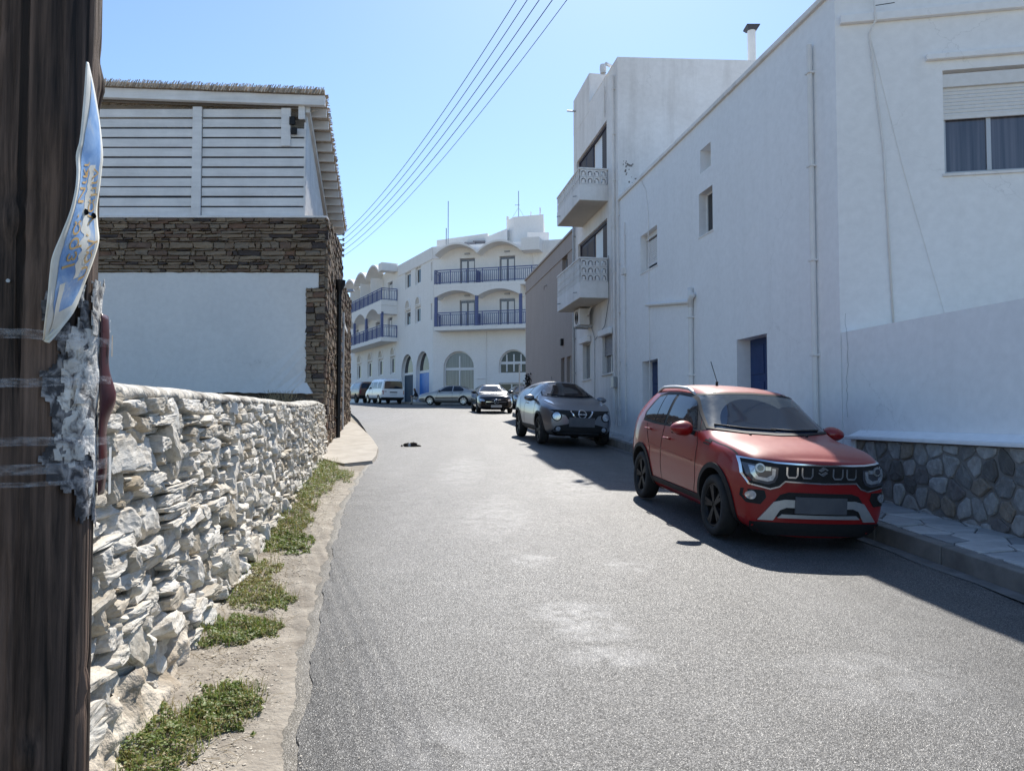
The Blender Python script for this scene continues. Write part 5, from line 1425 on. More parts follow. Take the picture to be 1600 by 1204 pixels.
# ------------------------------------------------------------------ cars
def evaluated(ob):
    dg = bpy.context.evaluated_depsgraph_get()
    return bpy.data.meshes.new_from_object(ob.evaluated_get(dg))
class Car:
    """car in its own coordinates: x forward, y left, z up, wheels on z = 0"""
    def __init__(self, name, label, loc, heading, slope_end, spec, cat='car', scale=1.0):
        self.s = spec
        h = math.hypot(*heading); hx, hy = heading[0] / h, heading[1] / h
        self.t = thing(name, label, cat, loc, 0, local=True)
        # pitch with the road under the axles
        wb = spec['axles']
        p0 = Vector((loc[0] + hx * wb[0], loc[1] + hy * wb[0])); p1 = Vector((loc[0] + hx * wb[1], loc[1] + hy * wb[1]))
        z0, z1 = gz(p0.y), gz(p1.y)
        pitch = math.atan2(z0 - z1, wb[0] - wb[1])
        zc = z1 + (0 - wb[1]) * math.tan(pitch)
        self.t.location = (loc[0], loc[1], zc + .006)
        self.t.rotation_euler = (spec.get('roll', 0), -pitch, math.atan2(hy, hx))
        self.t.location.z -= spec.get('sink', 0)
        self.t.scale = (scale,) * 3
        self.body()
    def ring(self, x):
        s = self.s; L0, L1 = s['ends']
        zT = lerp_pts(s['top'], x); belt = lerp_pts(s['belt'], x)
        W = s['w'] / 2; nose = s.get('nose', .55); tail = s.get('tail', .35)
        if x > L0 - nose: u = (x - (L0 - nose)) / nose; W *= 1 - s.get('nk', .16) * u ** 2.4
        if x < L1 + tail: u = (L1 + tail - x) / tail; W *= 1 - s.get('tk', .10) * u ** 2.4
        bl = 0
        for a in s['axles']: bl += s.get('bulge', 0) * math.exp(-((x - a) / .38) ** 2)
        zb = s.get('zbot', .22) + (s.get('drop', .08) * max(0, (x - (L0 - .35)) / .35) if x > 0 else .10 * max(0, (L1 + .35 - x) / .35))
        cab = zT - belt
        if cab > .16:
            k = min(1, (cab - .16) / .25)
            wR = W * (.90 - (1 - s.get('tumble', .74)) * k * .9 - .02); zR = zT - .055; zB = belt; wB = W * .965
        else:
            zB = min(belt, zT - .09); wB = W * .955; wR = W * .84; zR = zT - .028
        return [(0, zb), (W * .70, zb), (W * .945, zb + .07), (W + bl, zb + (zB - zb) * .52), (wB + bl * .6, zB), (wR, zR), (wR * .6, zT - .008), (0, zT)]
    def body(self):
        s = self.s; xs = s['xs']; bm = bmesh.new(); rings = []
        for x in xs:
            r = self.ring(x); row = []
            for j, (y, z) in enumerate(r): row.append(bm.verts.new((x, y, z)))
            for j in range(6, 0, -1): row.append(bm.verts.new((x, -r[j][0], r[j][1])))
            rings.append(row)
        n = 14
        for a, b in zip(rings, rings[1:]):
            for k in range(n): bm.faces.new((a[k], a[(k + 1) % n], b[(k + 1) % n], b[k]))
        for row, sg, bow in ((rings[0], 1, s.get('bow', .08)), (rings[-1], -1, s.get('rbow', .04))):
            C = [row[0]] + [bm.verts.new((row[0].co.x + sg * bow * (1 if 2 <= j <= 5 else .6), 0, row[j].co.z)) for j in range(1, 7)] + [row[7]]
            Lf_ = [row[j] for j in range(8)]; Rt = [row[0]] + [row[14 - j] for j in range(1, 7)] + [row[7]]
            for j in range(7):
                for side in (Lf_, Rt):
                    q = [side[j], side[j + 1], C[j + 1], C[j]]
                    u = []
                    for v in q:
                        if v not in u: u.append(v)
                    if len(u) > 2: bm.faces.new(u)
        bmesh.ops.recalc_face_normals(bm, faces=bm.faces[:])
        me = bpy.data.meshes.new('body'); bm.to_mesh(me); bm.free()
        o = bpy.data.objects.new('body', me); COL.objects.link(o)
        md = o.modifiers.new('s', 'SUBSURF'); md.levels = 3; md.render_levels = 3
        m2 = evaluated(o); o.modifiers.clear()
        self.bvh = BVHTree.FromPolygons([v.co.copy() for v in m2.vertices], [tuple(p.vertices) for p in m2.polygons])
        o.data = m2; bpy.data.meshes.remove(me)
        m2.materials.clear(); m2.materials.append(M[s['paint']]); m2.materials.append(M['black'])
        # wheel wells
        r = s['arch']; W = s['w'] / 2
        cm = MB()
        cutters = []
        for a in s['axles']:
            for sg in (-1, 1):
                c = MB(); nn = 28; ya, yb = sg * (W - .27), sg * (W + .2)
                pts = [(a + r * math.cos(2 * math.pi * k / nn), s['wr'] + .01 + r * math.sin(2 * math.pi * k / nn)) for k in range(nn)]
                c.prism([(x, ya, z) for x, z in pts], (0, yb - ya, 0), 0)
                co = c.build('cutter', [M['black']]); b_ = bmesh.new(); b_.from_mesh(co.data); bmesh.ops.recalc_face_normals(b_, faces=b_.faces[:]); b_.to_mesh(co.data); b_.free()
                cutters.append(co)
        for co in cutters:
            md = o.modifiers.new('b', 'BOOLEAN'); md.object = co; md.operation = 'DIFFERENCE'; md.solver = 'EXACT'; md.material_mode = 'TRANSFER'
        m3 = evaluated(o); o.modifiers.clear(); o.data = m3
        m3.polygons.foreach_set('use_smooth', [True] * len(m3.polygons))
        b_ = bmesh.new(); b_.from_mesh(m3)
        for e in b_.edges:
            if len(e.link_faces) == 2 and e.calc_face_angle(0) > R(42): e.smooth = False
        b_.to_mesh(m3); b_.free()
        for co in cutters: bpy.data.objects.remove(co, do_unlink=True)
        o.parent = self.t; self.o = o; OFF[o.name] = Vector((0, 0, 0))
    def hit(self, ax, u, v):
        if ax == 'F': o_, d_ = Vector((4, u, v)), Vector((-1, 0, 0))
        elif ax == 'B': o_, d_ = Vector((-4, u, v)), Vector((1, 0, 0))
        elif ax == 'R': o_, d_ = Vector((u, -3, v)), Vector((0, 1, 0))
        elif ax == 'L': o_, d_ = Vector((u, 3, v)), Vector((0, -1, 0))
        else: o_, d_ = Vector((u, v, 4)), Vector((0, 0, -1))
        h, nrm, i, dist = self.bvh.ray_cast(o_, d_)
        k = 0
        while h is None and k < 400:          # past the outline: slide back to it
            k += 1
            if ax == 'T': o_ = o_ - Vector((0, math.copysign(.005, o_.y), 0))
            else: o_ = o_ + Vector((0, 0, -.005 if v > .6 else .005))
            h, nrm, i, dist = self.bvh.ray_cast(o_, d_)
        if nrm.dot(d_) > 0: nrm = -nrm
        return h, nrm
    def panel(self, ax, poly, m, off=.004, name='panel', parent=None, res=.06, holes=(), skirt=.012, smooth=True):
        vs, fs, be = fill2d(poly, holes, res)
        mb = MB(); A = []; B = []
        for (u, v) in vs:
            h, n_ = self.hit(ax, u, v); A.append(h + n_ * off); B.append(h - n_ * skirt)
        mb.add(A + B, fs + [(a, b, len(vs) + b, len(vs) + a) for a, b in be])
        return mb.build(name, M[m] if isinstance(m, str) else m, parent or self.t, smooth=smooth, angle=R(50))
    def both(self, poly, m, **kw):
        a = self.panel('R', poly, m, **kw); b = self.panel('L', poly, m, **kw); return a, b
    def line(self, ax, pts, w, m='black', off=.003, name='seam', parent=None):
        # thin strip along a polyline
        l, r = [], []
        for i, p in enumerate(pts):
            a = pts[max(i - 1, 0)]; b = pts[min(i + 1, len(pts) - 1)]
            dx, dy = b[0] - a[0], b[1] - a[1]; q = math.hypot(dx, dy) or 1
            l.append((p[0] - dy / q * w / 2, p[1] + dx / q * w / 2)); r.append((p[0] + dy / q * w / 2, p[1] - dx / q * w / 2))
        return self.panel(ax, l + r[::-1], m, off, name, parent, res=.08)
    def ring_strip(self, ax, poly, w, m, off, name, parent=None, res=.08):
        """closed outline band of width w around poly"""
        n = len(poly); out = []
        cw = sum(poly[i][0] * poly[(i + 1) % n][1] - poly[(i + 1) % n][0] * poly[i][1] for i in range(n))
        sg = 1 if cw > 0 else -1
        for i in range(n):
            a, p, b = poly[i - 1], poly[i], poly[(i + 1) % n]
            d1 = Vector((p[0] - a[0], p[1] - a[1])).normalized(); d2 = Vector((b[0] - p[0], b[1] - p[1])).normalized()
            t = (d1 + d2); t = t.normalized() if t.length > .01 else d1
            k = w / max(.35, t.dot(d1))
            out.append((p[0] + t.y * sg * k, p[1] - t.x * sg * k))
        return self.panel(ax, out, m, off, name, parent, res, holes=[poly])
    def wheels(self, r, w, rim='rim_black', spokes=5, rr=None, tw=.0, cover=False):
        s = self.s; W = s['w'] / 2; rr = rr or r * .69
        prof = [(rr, -w * .36), (rr + .012, -w * .5), (r * .93, -w * .5), (r * .985, -w * .40), (r, -w * .2), (r, w * .2), (r * .985, w * .40), (r * .93, w * .5), (rr + .012, w * .5), (rr, w * .36), (rr * .98, w * .1), (rr * .96, -w * .36)]
        tm = MB().lathe(prof, (0, 0, 0), 'y', 36).mesh('wheel', M['rubber'], smooth=True)
        rm = MB()
        rm.lathe([(rr * .985, w * .36), (rr * 1.0, w * .42), (rr * .94, w * .42), (rr * .90, w * .30), (rr * .88, -w * .1)], (0, 0, 0), 'y', 36, 0)
        rm.lathe([(0, -w * .12), (rr * .9, -w * .12)], (0, 0, 0), 'y', 36, 1)
        rm.lathe([(0, w * .36), (rr * .15, w * .35), (rr * .18, w * .28), (rr * .18, w * .0)], (0, 0, 0), 'y', 16, 0)
        for k in range(spokes):
            a = 2 * math.pi * k / spokes + .3
            for da in ((-.13, .13) if not cover else (0,)):
                ww = rr * (.085 if not cover else .17)
                p = Vector((math.cos(a + da * .4) * rr * .14, w * .30, math.sin(a + da * .4) * rr * .14)); q = Vector((math.cos(a + da) * rr * .93, w * .36, math.sin(a + da) * rr * .93))
                rm.bar(p, q, ww * 2, .03, up=(0, 1, 0), mi=0)
        rme = rm.mesh('rim', [M[rim], M['black']], smooth=False)
        for a in s['axles']:
            for sg in (-1, 1):
                o = bpy.data.objects.new('wheel', tm); COL.objects.link(o); o.parent = self.t
                o.location = (a, sg * (W - w / 2 - .012 + tw), r); o.rotation_euler = (0, random.Random(a * sg).uniform(0, 2), 0 if sg > 0 else math.pi)
                c = bpy.data.objects.new('rim', rme); COL.objects.link(c); c.parent = o
    def mirrors(self, x, z, m, sz=(.10, .09, .07), out=.13):
        for sg in (-1, 1):
            h, n_ = self.hit('L' if sg > 0 else 'R', x, z)
            mb = MB(); b_ = bmesh.new(); bmesh.ops.create_icosphere(b_, subdivisions=3, radius=1)
            for v in b_.verts:
                p = v.co; q = Vector((p.x * sz[0] * (1 if p.x > 0 else .35), p.y * sz[1] * 1.15, p.z * sz[2]))
                q = Vector((max(q.x, -sz[0] * .3), q.y, q.z * (1 - .2 * sg * p.y)))
                v.co = q
            vs = [v.co + Vector((h.x, h.y + sg * (out), z + .05)) for v in b_.verts]; b_.verts.index_update()
            mb.add(vs, [tuple(v.index for v in f.verts) for f in b_.faces]); b_.free()
            o = mb.build('mirror', M[m], self.t, smooth=True)
            a = MB(); a.bar(h + Vector((0, -sg * .03, 0)), (h.x, h.y + sg * out, z + .03), .06, .05); a.build('mirror_arm', M['black'], o)
            g = MB(); g.box(h.x - sz[0] * .34, h.x - sz[0] * .31, h.y + sg * out - sz[1] * .85, h.y + sg * out + sz[1] * .85, z + .05 - sz[2] * .7, z + .05 + sz[2] * .7); g.build('mirror_glass', M['carglass'], o)
    def handle(self, x, z, m):
        for ax, sg in (('R', -1), ('L', 1)):
            h, n_ = self.hit(ax, x, z); mb = MB()
            mb.tube([h + Vector((-.09, 0, 0)), h + Vector((-.07, sg * .03, .004)), h + Vector((.06, sg * .03, .004)), h + Vector((.09, 0, 0))], .013, 6)
            mb.build('door_handle', M[m], self.t, smooth=True)
    def cladding(self, r0, r1, m='black', off=.012, a0=-18, a1=198, name='arch_cladding'):
        for a in self.s['axles']:
            o_ = []; i_ = []
            for k in range(25):
                t = R(a0 + (a1 - a0) * k / 24); o_.append((a + r1 * math.cos(t), self.s['wr'] + .01 + r1 * math.sin(t))); i_.append((a + r0 * math.cos(t), self.s['wr'] + .01 + r0 * math.sin(t)))
            self.both(o_ + i_[::-1], m, off=off, name=name, res=.09)
    def lamp_disc(self, ax, u, v, r, m, off, name, parent=None, n=16):
        return self.panel(ax, [(u + r * math.cos(2 * math.pi * k / n), v + r * math.sin(2 * math.pi * k / n)) for k in range(n)], m, off, name, parent, res=.05)

# --- red small crossover, nearest
random.seed(2)
IG = dict(paint='red', w=1.63, roll=-R(2.4), sink=.052, ends=(1.84, -1.84), axles=(1.22, -1.215), arch=.375, wr=.315, nose=.55, tail=.4, nk=.15, tk=.10, bow=.10, rbow=.05, tumble=.85, bulge=.018, zbot=.17, drop=-.05,
          top=[(-2, .97), (-1.84, 1.0), (-1.74, 1.17), (-1.55, 1.43), (-1.3, 1.53), (-.6, 1.565), (.0, 1.54), (.24, 1.50), (.44, 1.36), (.84, 1.085), (.97, 1.04), (1.2, 1.02), (1.55, .985), (1.76, .93), (1.84, .875), (2, .85)],
          belt=[(-2, 1.06), (-1.2, 1.05), (.6, .98), (1.0, .95), (1.6, .89), (1.84, .81)],
          xs=[1.84, 1.78, 1.66, 1.5, 1.25, 1.0, .86, .80, .62, .42, .24, .12, -.2, -.6, -1.0, -1.3, -1.48, -1.62, -1.74, -1.80, -1.84])
c = Car('small_crossover', 'dusty red small crossover with roof rails parked nearest by the kerb', (2.67, 9.22, 0), (.135, -.991), 0, IG, scale=1.0)
c.wheels(.315, .185, 'rim_black', 5)
c.cladding(.372, .425, off=.014)
c.both([(.84, .30), (-.83, .30), (-.83, .36), (.84, .36)], 'black', off=.012, name='sill_cladding')
# glass
ws = [(-.675, 1.085), (-.35, 1.06), (0, 1.052), (.35, 1.06), (.675, 1.085), (.575, 1.42), (.28, 1.447), (0, 1.455), (-.28, 1.447), (-.575, 1.42)]
wsp = c.panel('F', ws, 'windscreen', .008, 'windscreen', res=.04)
c.ring_strip('F', ws, .018, 'black', .010, 'windscreen_seal', res=.04)
fw_ = [(.56, 1.060), (.40, 1.205), (.24, 1.340), (.12, 1.390), (-.38, 1.410), (-.40, 1.050)]
rw_ = [(-.48, 1.050), (-.47, 1.410), (-.78, 1.400), (-.80, 1.055)]; qw_ = [(-.825, 1.057), (-.805, 1.397), (-1.02, 1.365), (-1.24, 1.145), (-1.22, 1.085)]
# black surround of the side glass
c.both([(.66, 1.035), (.46, 1.230), (.25, 1.390), (.10, 1.430), (-.40, 1.445), (-.80, 1.440), (-1.05, 1.400), (-1.29, 1.155), (-1.27, 1.045), (-.80, 1.025), (0, 1.025)], 'black', off=.003, name='window_surround')
c.both([(.80, 1.065), (.66, 1.040), (.47, 1.235), (.26, 1.395), (.16, 1.430), (.22, 1.475), (.45, 1.365), (.70, 1.185)], 'black', off=.003, name='pillar_trim', res=.03)
for p in (fw_, rw_, qw_): c.both(p, 'carglass', off=.0055, name='side_window')
rear = [(-.60, 1.085), (.60, 1.085), (.52, 1.415), (-.52, 1.415)]; c.panel('B', rear, 'carglass', .004, 'rear_window')
# seams
for pts in ([(.60, 1.02), (.70, .90), (.72, .5), (.66, .37)], [(-.44, 1.025), (-.45, .8), (-.42, .37)], [(-1.10, 1.02), (-1.0, .88), (-.86, .72), (-.84, .42)]):
    for ax in 'RL': c.line(ax, pts, .010, 'black', .0025)
for ax in 'RL':
    c.line(ax, [(1.02, .945), (.86, .955)], .02, 'black', .004, 'fender_slit'); c.line(ax, [(1.0, .915), (.84, .925)], .016, 'black', .004, 'fender_slit')
    c.line(ax, [(.60, .70), (-.9, .76)], .012, 'red', .006, 'crease')
c.line('T', [(1.60, -.72), (1.2, -.74), (.92, -.74)], .010, 'black', .002, 'bonnet_seam'); c.line('T', [(1.60, .72), (1.2, .74), (.92, .74)], .010, 'black', .002, 'bonnet_seam')
c.handle(-.25, .88, 'red'); c.handle(-.98, .95, 'red')
c.mirrors(.52, 1.0, 'red', (.11, .115, .085), .15)
# nose: chrome framed band with lamps, four horseshoes and the emblem
band = [(-.76, .8568), (-.745, .7392), (-.68, .6636), (-.50, .6300), (-.42, .6510), (-.365, .6972), (0, .6888), (.365, .6972), (.42, .6510), (.50, .6300), (.68, .6636), (.745, .7392), (.76, .8568), (.45, .8358), (0, .8274), (-.45, .8358)]
zq = lambda P_: [(max(-.715, min(.715, x)), .846 - (.857 - z) * 1.14) for x, z in P_]
band = zq(band)
c.ring_strip('F', band, .014, 'chrome', .012, 'grille_frame')
c.panel('F', band, 'black', .006, 'grille')
for sg in (-1, 1):
    lamp = [(sg * x, z) for x, z in ((.715, .8274), (.70, .7392), (.655, .6804), (.52, .6594), (.46, .6804), (.435, .7224), (.43, .8022), (.55, .8106))]
    lamp = zq(lamp)
    hl_ = c.panel('F', lamp, 'lamp_dark', .012, 'headlight')
    inner = [(sg * x, z) for x, z in ((.68, .8106), (.67, .7434), (.635, .7014), (.53, .6846), (.48, .6972), (.46, .7308), (.455, .7896), (.49, .7938), (.49, .7392), (.54, .7140), (.61, .7224), (.635, .7518), (.64, .8064))]
    inner = zq(inner)
    c.panel('F', inner, 'lamp', .018, 'daytime_lamp', hl_)
    c.lamp_disc('F', sg * .595, 0.7728, .042, 'satin', .022, 'projector', hl_); c.lamp_disc('F', sg * .595, 0.7728, .027, 'lamp_dark', .030, 'projector_lens', hl_)
    c.panel('F', [(sg * .55, .7518), (sg * .50, .7518), (sg * .50, .7854), (sg * .55, .7854)], 'lamp', .02, 'lamp_cell', hl_)
    for x in (.155, .30):
        u = [(sg * (x - .05), .8106), (sg * (x - .05), .7476), (sg * (x - .035), .7266), (sg * (x + .035), .7266), (sg * (x + .05), .7476), (sg * (x + .05), .8106)]
        u = zq(u)
        c.line('F', u, .016, 'chrome', .016, 'grille_horseshoe')
    fog = [(sg * x, z) for x, z in ((.73, .57), (.55, .565), (.53, .50), (.58, .43), (.70, .44), (.735, .50))]
    fg = c.panel('F', fog, 'black', .006, 'fog_surround'); c.lamp_disc('F', sg * .665, .515, .042, 'lamp', .016, 'fog_lamp', fg)
# S-shaped emblem from two folded strokes
c.panel('F', [(.0, .8106), (-.05, .7770), (-.02, .7602), (.02, .7854), (.04, .7728), (.055, .7812)], 'chrome', .018, 'emblem')
c.panel('F', [(.0, .7182), (.05, .7518), (.02, .7703), (-.02, .7442), (-.04, .7577), (-.055, .7493)], 'chrome', .018, 'emblem')
intake = [(-.50, .40), (-.40, .53), (-.32, .555), (.32, .555), (.40, .53), (.50, .40), (.47, .32), (-.47, .32)]
c.panel('F', intake, 'black', .004, 'air_intake')
sk = [(-.60, .285), (-.46, .46), (-.36, .485), (.36, .485), (.46, .46), (.60, .285), (.46, .285), (.40, .385), (.34, .41), (-.34, .41), (-.40, .385), (-.46, .285)]
c.panel('F', sk, 'satin', .016, 'skid_plate'); c.panel('F', [(-.42, .31), (-.38, .345), (.38, .345), (.42, .31)], 'satin', .014, 'skid_bar')
c.panel('F', [(-.62, .15), (-.66, .265), (.66, .265), (.62, .15)], 'black', .016, 'bumper_lip')
c.panel('F', [(-.26, .36), (.26, .36), (.26, .515), (-.26, .515)], 'plate_blur', .028, 'number_plate', res=.2)
# wipers, washer jets, rails, aerial
def surf_tube(car, ax, pts, r, m, off, name):
    mb = MB(); path = []
    for u, v in pts: h, n_ = car.hit(ax, u, v); path.append(h + n_ * off)
    mb.tube(path, r, 6); return mb.build(name, M[m], car.t, smooth=True)
surf_tube(c, 'F', [(-.62, 1.105), (-.3, 1.08), (.02, 1.07)], .010, 'black', .018, 'wiper'); surf_tube(c, 'F', [(-.02, 1.08), (.25, 1.07), (.55, 1.085)], .010, 'black', .02, 'wiper')
for y in (-.32, .32): surf_tube(c, 'T', [(1.02, y), (.99, y)], .012, 'black', .006, 'washer_jet')
for sg in (-1, 1):
    pts = []
    for k in range(13):
        x = .06 - 1.36 * k / 12; h, n_ = c.hit('T', x, sg * .575); lift = .05 * min(1, math.sin(math.pi * k / 12) * 2.2)
        pts.append(h + Vector((0, 0, lift + .004)))
    MB().tube(pts, [.012] + [.02] * 11 + [.012], 8).build('roof_rail', M['satin'], c.t, smooth=True)
h, n_ = c.hit('T', -.35, -.15); mb = MB(); mb.tube([h, h + Vector((.0, 0, .05))], .018, 6); mb.tube([h + Vector((0, 0, .05)), h + Vector((-.13, -.04, .30))], .005, 5); mb.build('aerial', M['black'], c.t)
for sg in (-1, 1):
    c.panel('B', [(sg * .70, .80), (sg * .50, .80), (sg * .52, 1.02), (sg * .70, 1.02)], 'redlamp', .006, 'tail_lamp')
red = c

# --- grey crossover behind it
JK = dict(paint='grey_metal', w=1.77, roll=-R(2.0), sink=.05, ends=(2.06, -2.06), axles=(1.27, -1.26), arch=.40, wr=.345, nose=.65, tail=.5, nk=.20, tk=.16, bow=.12, rbow=.06, tumble=.66, bulge=.05, zbot=.22,
          top=[(-2.2, 1.0), (-2.06, 1.05), (-1.9, 1.25), (-1.6, 1.45), (-1.2, 1.54), (-.5, 1.575), (.05, 1.55), (.3, 1.48), (.75, 1.24), (.95, 1.16), (1.3, 1.11), (1.7, 1.02), (1.98, .90), (2.06, .84), (2.2, .8)],
          belt=[(-2.1, 1.16), (-1.2, 1.13), (.5, 1.05), (1.2, 1.0), (1.8, .92), (2.06, .80)],
          xs=[2.06, 2.0, 1.88, 1.7, 1.45, 1.2, .98, .88, .7, .45, .25, .05, -.3, -.8, -1.25, -1.6, -1.85, -2.0, -2.06])
c = Car('grey_crossover', 'grey metallic crossover with round lamps parked behind the red car', (1.24, 20.25, 0), (.187, -.982), 0, JK)
c.wheels(.345, .215, 'rim_black', 5)
c.cladding(.40, .455, off=.012); c.both([(.84, .33), (-.83, .33), (-.83, .42), (.84, .42)], 'black', off=.012, name='sill_cladding')
ws = [(-.66, 1.19), (-.33, 1.165), (0, 1.16), (.33, 1.165), (.66, 1.19), (.52, 1.475), (0, 1.505), (-.52, 1.475)]
c.panel('F', ws, 'carglass', .004, 'windscreen', res=.06); c.ring_strip('F', ws, .02, 'black', .003, 'windscreen_seal')
c.both([(.60, 1.11), (.30, 1.37), (.08, 1.43), (-.40, 1.45), (-.42, 1.10)], 'carglass', off=.005, name='side_window')
c.both([(-.50, 1.12), (-.48, 1.45), (-.95, 1.42), (-1.30, 1.25), (-1.2, 1.18)], 'carglass', off=.005, name='side_window')
for pts in ([(.62, 1.08), (.72, .95), (.72, .45)], [(-.46, 1.09), (-.46, .45)], [(-1.2, 1.12), (-.95, .85), (-.84, .45)]):
    for ax in 'RL': c.line(ax, pts, .012, 'black', .0025)
c.handle(-.25, .97, 'grey_metal'); c.mirrors(.52, 1.06, 'grey_metal', (.11, .12, .085), .16)
gr = [(-.74, .865), (-.62, .80), (-.40, .745), (-.34, .66), (-.24, .60), (.24, .60), (.34, .66), (.40, .745), (.62, .80), (.74, .865), (.45, .865), (0, .855), (-.45, .865)]
c.panel('F', gr, 'black', .006, 'grille')
for sg in (-1, 1):
    r_ = c.lamp_disc('F', sg * .60, .715, .115, 'black', .010, 'headlight'); c.lamp_disc('F', sg * .60, .715, .09, 'lamp', .022, 'headlight_lens', r_)
    c.panel('T', [(1.74, sg * .60), (1.55, sg * .70), (1.25, sg * .745), (1.22, sg * .70), (1.5, sg * .62)], 'lamp', .012, 'indicator_lamp')
    c.line('F', [(sg * .27, .84), (sg * .20, .74), (sg * .14, .68)], .03, 'chrome', .016, 'grille_strut')
    c.lamp_disc('F', sg * .56, .42, .055, 'lamp', .014, 'fog_lamp')
ring_ = [(.085 * math.cos(2 * math.pi * k / 18), .775 + .075 * math.sin(2 * math.pi * k / 18)) for k in range(18)]
c.ring_strip('F', ring_, .016, 'chrome', .02, 'emblem'); c.panel('F', [(-.11, .765), (.11, .765), (.11, .787), (-.11, .787)], 'chrome', .022, 'emblem')
c.panel('F', [(-.70, .36), (-.62, .48), (-.30, .55), (.30, .55), (.62, .48), (.70, .36), (.60, .28), (-.60, .28)], 'black', .005, 'lower_bumper')
c.panel('F', [(-.31, .48), (.31, .48), (.31, .70), (-.31, .70)], 'plate_blur', .035, 'number_plate', res=.2)
surf_tube(c, 'F', [(-.55, 1.21), (-.2, 1.185), (.05, 1.18)], .010, 'black', .016, 'wiper'); surf_tube(c, 'F', [(0, 1.185), (.3, 1.18), (.55, 1.2)], .010, 'black', .016, 'wiper')
h, n_ = c.hit('T', -1.0, 0); mb = MB(); mb.tube([h, h + Vector((-.12, 0, .16))], .006, 5); mb.build('aerial', M['black'], c.t)

# --- black hatchback
BK = dict(paint='black_paint', w=1.80, ends=(2.22, -2.2), axles=(1.37, -1.36), arch=.37, wr=.32, nose=.7, tail=.5, nk=.16, tk=.12, bow=.12, rbow=.05, tumble=.68, zbot=.16,
          top=[(-2.4, .95), (-2.2, 1.0), (-2.0, 1.18), (-1.6, 1.33), (-1.0, 1.42), (-.3, 1.45), (.2, 1.42), (.45, 1.34), (1.0, 1.04), (1.15, .985), (1.6, .955), (1.95, .91), (2.14, .82), (2.22, .68), (2.4, .60)],
          belt=[(-2.3, 1.02), (-1.2, 1.0), (.6, .94), (1.4, .88), (2.22, .66)],
          xs=[2.22, 2.16, 2.0, 1.8, 1.5, 1.2, 1.05, .95, .7, .42, .2, -.2, -.8, -1.3, -1.7, -2.0, -2.14, -2.2])
c = Car('black_hatchback', 'glossy black hatchback facing us beyond the grey crossover', (-1.08, 39.3, 0), (.14, -.99), 0, BK)
c.wheels(.32, .21, 'rim_black', 5)
ws = [(-.68, 1.05), (0, 1.03), (.68, 1.05), (.53, 1.335), (0, 1.36), (-.53, 1.335)]; c.panel('F', ws, 'carglass', .004, 'windscreen', res=.08)
c.ring_strip('F', ws, .03, 'satin', .003, 'windscreen_seal')
c.both([(.72, .98), (.30, 1.28), (.0, 1.33), (-.45, 1.33), (-.45, .98)], 'carglass', off=.005, name='side_window'); c.both([(-.52, .98), (-.52, 1.33), (-1.0, 1.29), (-1.5, 1.10), (-1.4, 1.02)], 'carglass', off=.005, name='side_window')
for pts in ([(.78, .95), (.85, .4)], [(-.48, .96), (-.48, .35)]):
    for ax in 'RL': c.line(ax, pts, .012, 'black', .0025)
c.mirrors(.65, .97, 'black_paint', (.10, .11, .075), .16)
c.panel('F', [(-.46, .42), (-.52, .62), (-.40, .68), (.40, .68), (.52, .62), (.46, .42)], 'black', .006, 'grille')
for sg in (-1, 1):
    c.panel('F', [(sg * .80, .70), (sg * .78, .61), (sg * .60, .575), (sg * .555, .62), (sg * .60, .68), (sg * .72, .715)], 'lamp', .008, 'headlight')
    c.panel('F', [(sg * .50, .55), (sg * .12, .55), (sg * .12, .575), (sg * .50, .575)], 'chrome', .02, 'grille_bar')
ring_ = [(.10 * math.cos(2 * math.pi * k / 20), .56 + .10 * math.sin(2 * math.pi * k / 20)) for k in range(20)]
c.ring_strip('F', ring_, .018, 'chrome', .024, 'emblem')
for k in range(3):
    t = R(90 + 120 * k); c.line('F', [(0, .56), (.10 * math.cos(t), .56 + .10 * math.sin(t))], .022, 'chrome', .024, 'emblem_arm')
c.panel('F', [(-.26, .30), (.26, .30), (.26, .41), (-.26, .41)], 'plate_white', .03, 'number_plate', res=.2)

# --- champagne silver saloon seen from the side
OC = dict(paint='silver_paint', w=1.73, ends=(2.25, -2.25), axles=(1.33, -1.19), arch=.36, wr=.31, nose=.6, tail=.5, nk=.16, tk=.12, bow=.10, rbow=.05, tumble=.70, zbot=.18,
          top=[(-2.4, .92), (-2.25, .96), (-2.1, 1.03), (-1.75, 1.08), (-1.55, 1.14), (-1.0, 1.37), (-.5, 1.43), (.1, 1.43), (.35, 1.38), (.95, 1.06), (1.1, 1.0), (1.6, .92), (2.05, .80), (2.25, .70), (2.4, .66)],
          belt=[(-2.3, .98), (-1.4, .97), (.6, .93), (1.4, .86), (2.25, .64)],
          xs=[2.25, 2.18, 2.02, 1.8, 1.5, 1.2, 1.02, .92, .65, .38, .2, -.2, -.6, -.95, -1.3, -1.58, -1.75, -2.0, -2.15, -2.25])
c = Car('silver_saloon', 'champagne silver saloon parked sideways in front of the hotel', (-4.35, 54.6, 0), (-.964, .267), 0, OC)
c.wheels(.31, .19, 'rim_silver', 7, cover=True)
c.both([(.66, .975), (.22, 1.30), (.0, 1.34), (-.30, 1.345), (-.32, .975)], 'carglass', off=.005, name='side_window'); c.both([(-.40, .975), (-.38, 1.345), (-.72, 1.33), (-1.08, 1.20), (-1.2, 1.06), (-1.1, .99)], 'carglass', off=.005, name='side_window')
c.panel('F', [(-.62, 1.06), (.62, 1.06), (.50, 1.345), (-.50, 1.345)], 'carglass', .004, 'windscreen'); c.panel('B', [(-.58, 1.14), (.58, 1.14), (.50, 1.34), (-.50, 1.34)], 'carglass', .004, 'rear_window')
c.both([(.92, .48), (-.80, .50), (-.80, .56), (.92, .54)], 'black', off=.012, name='rubbing_strip')
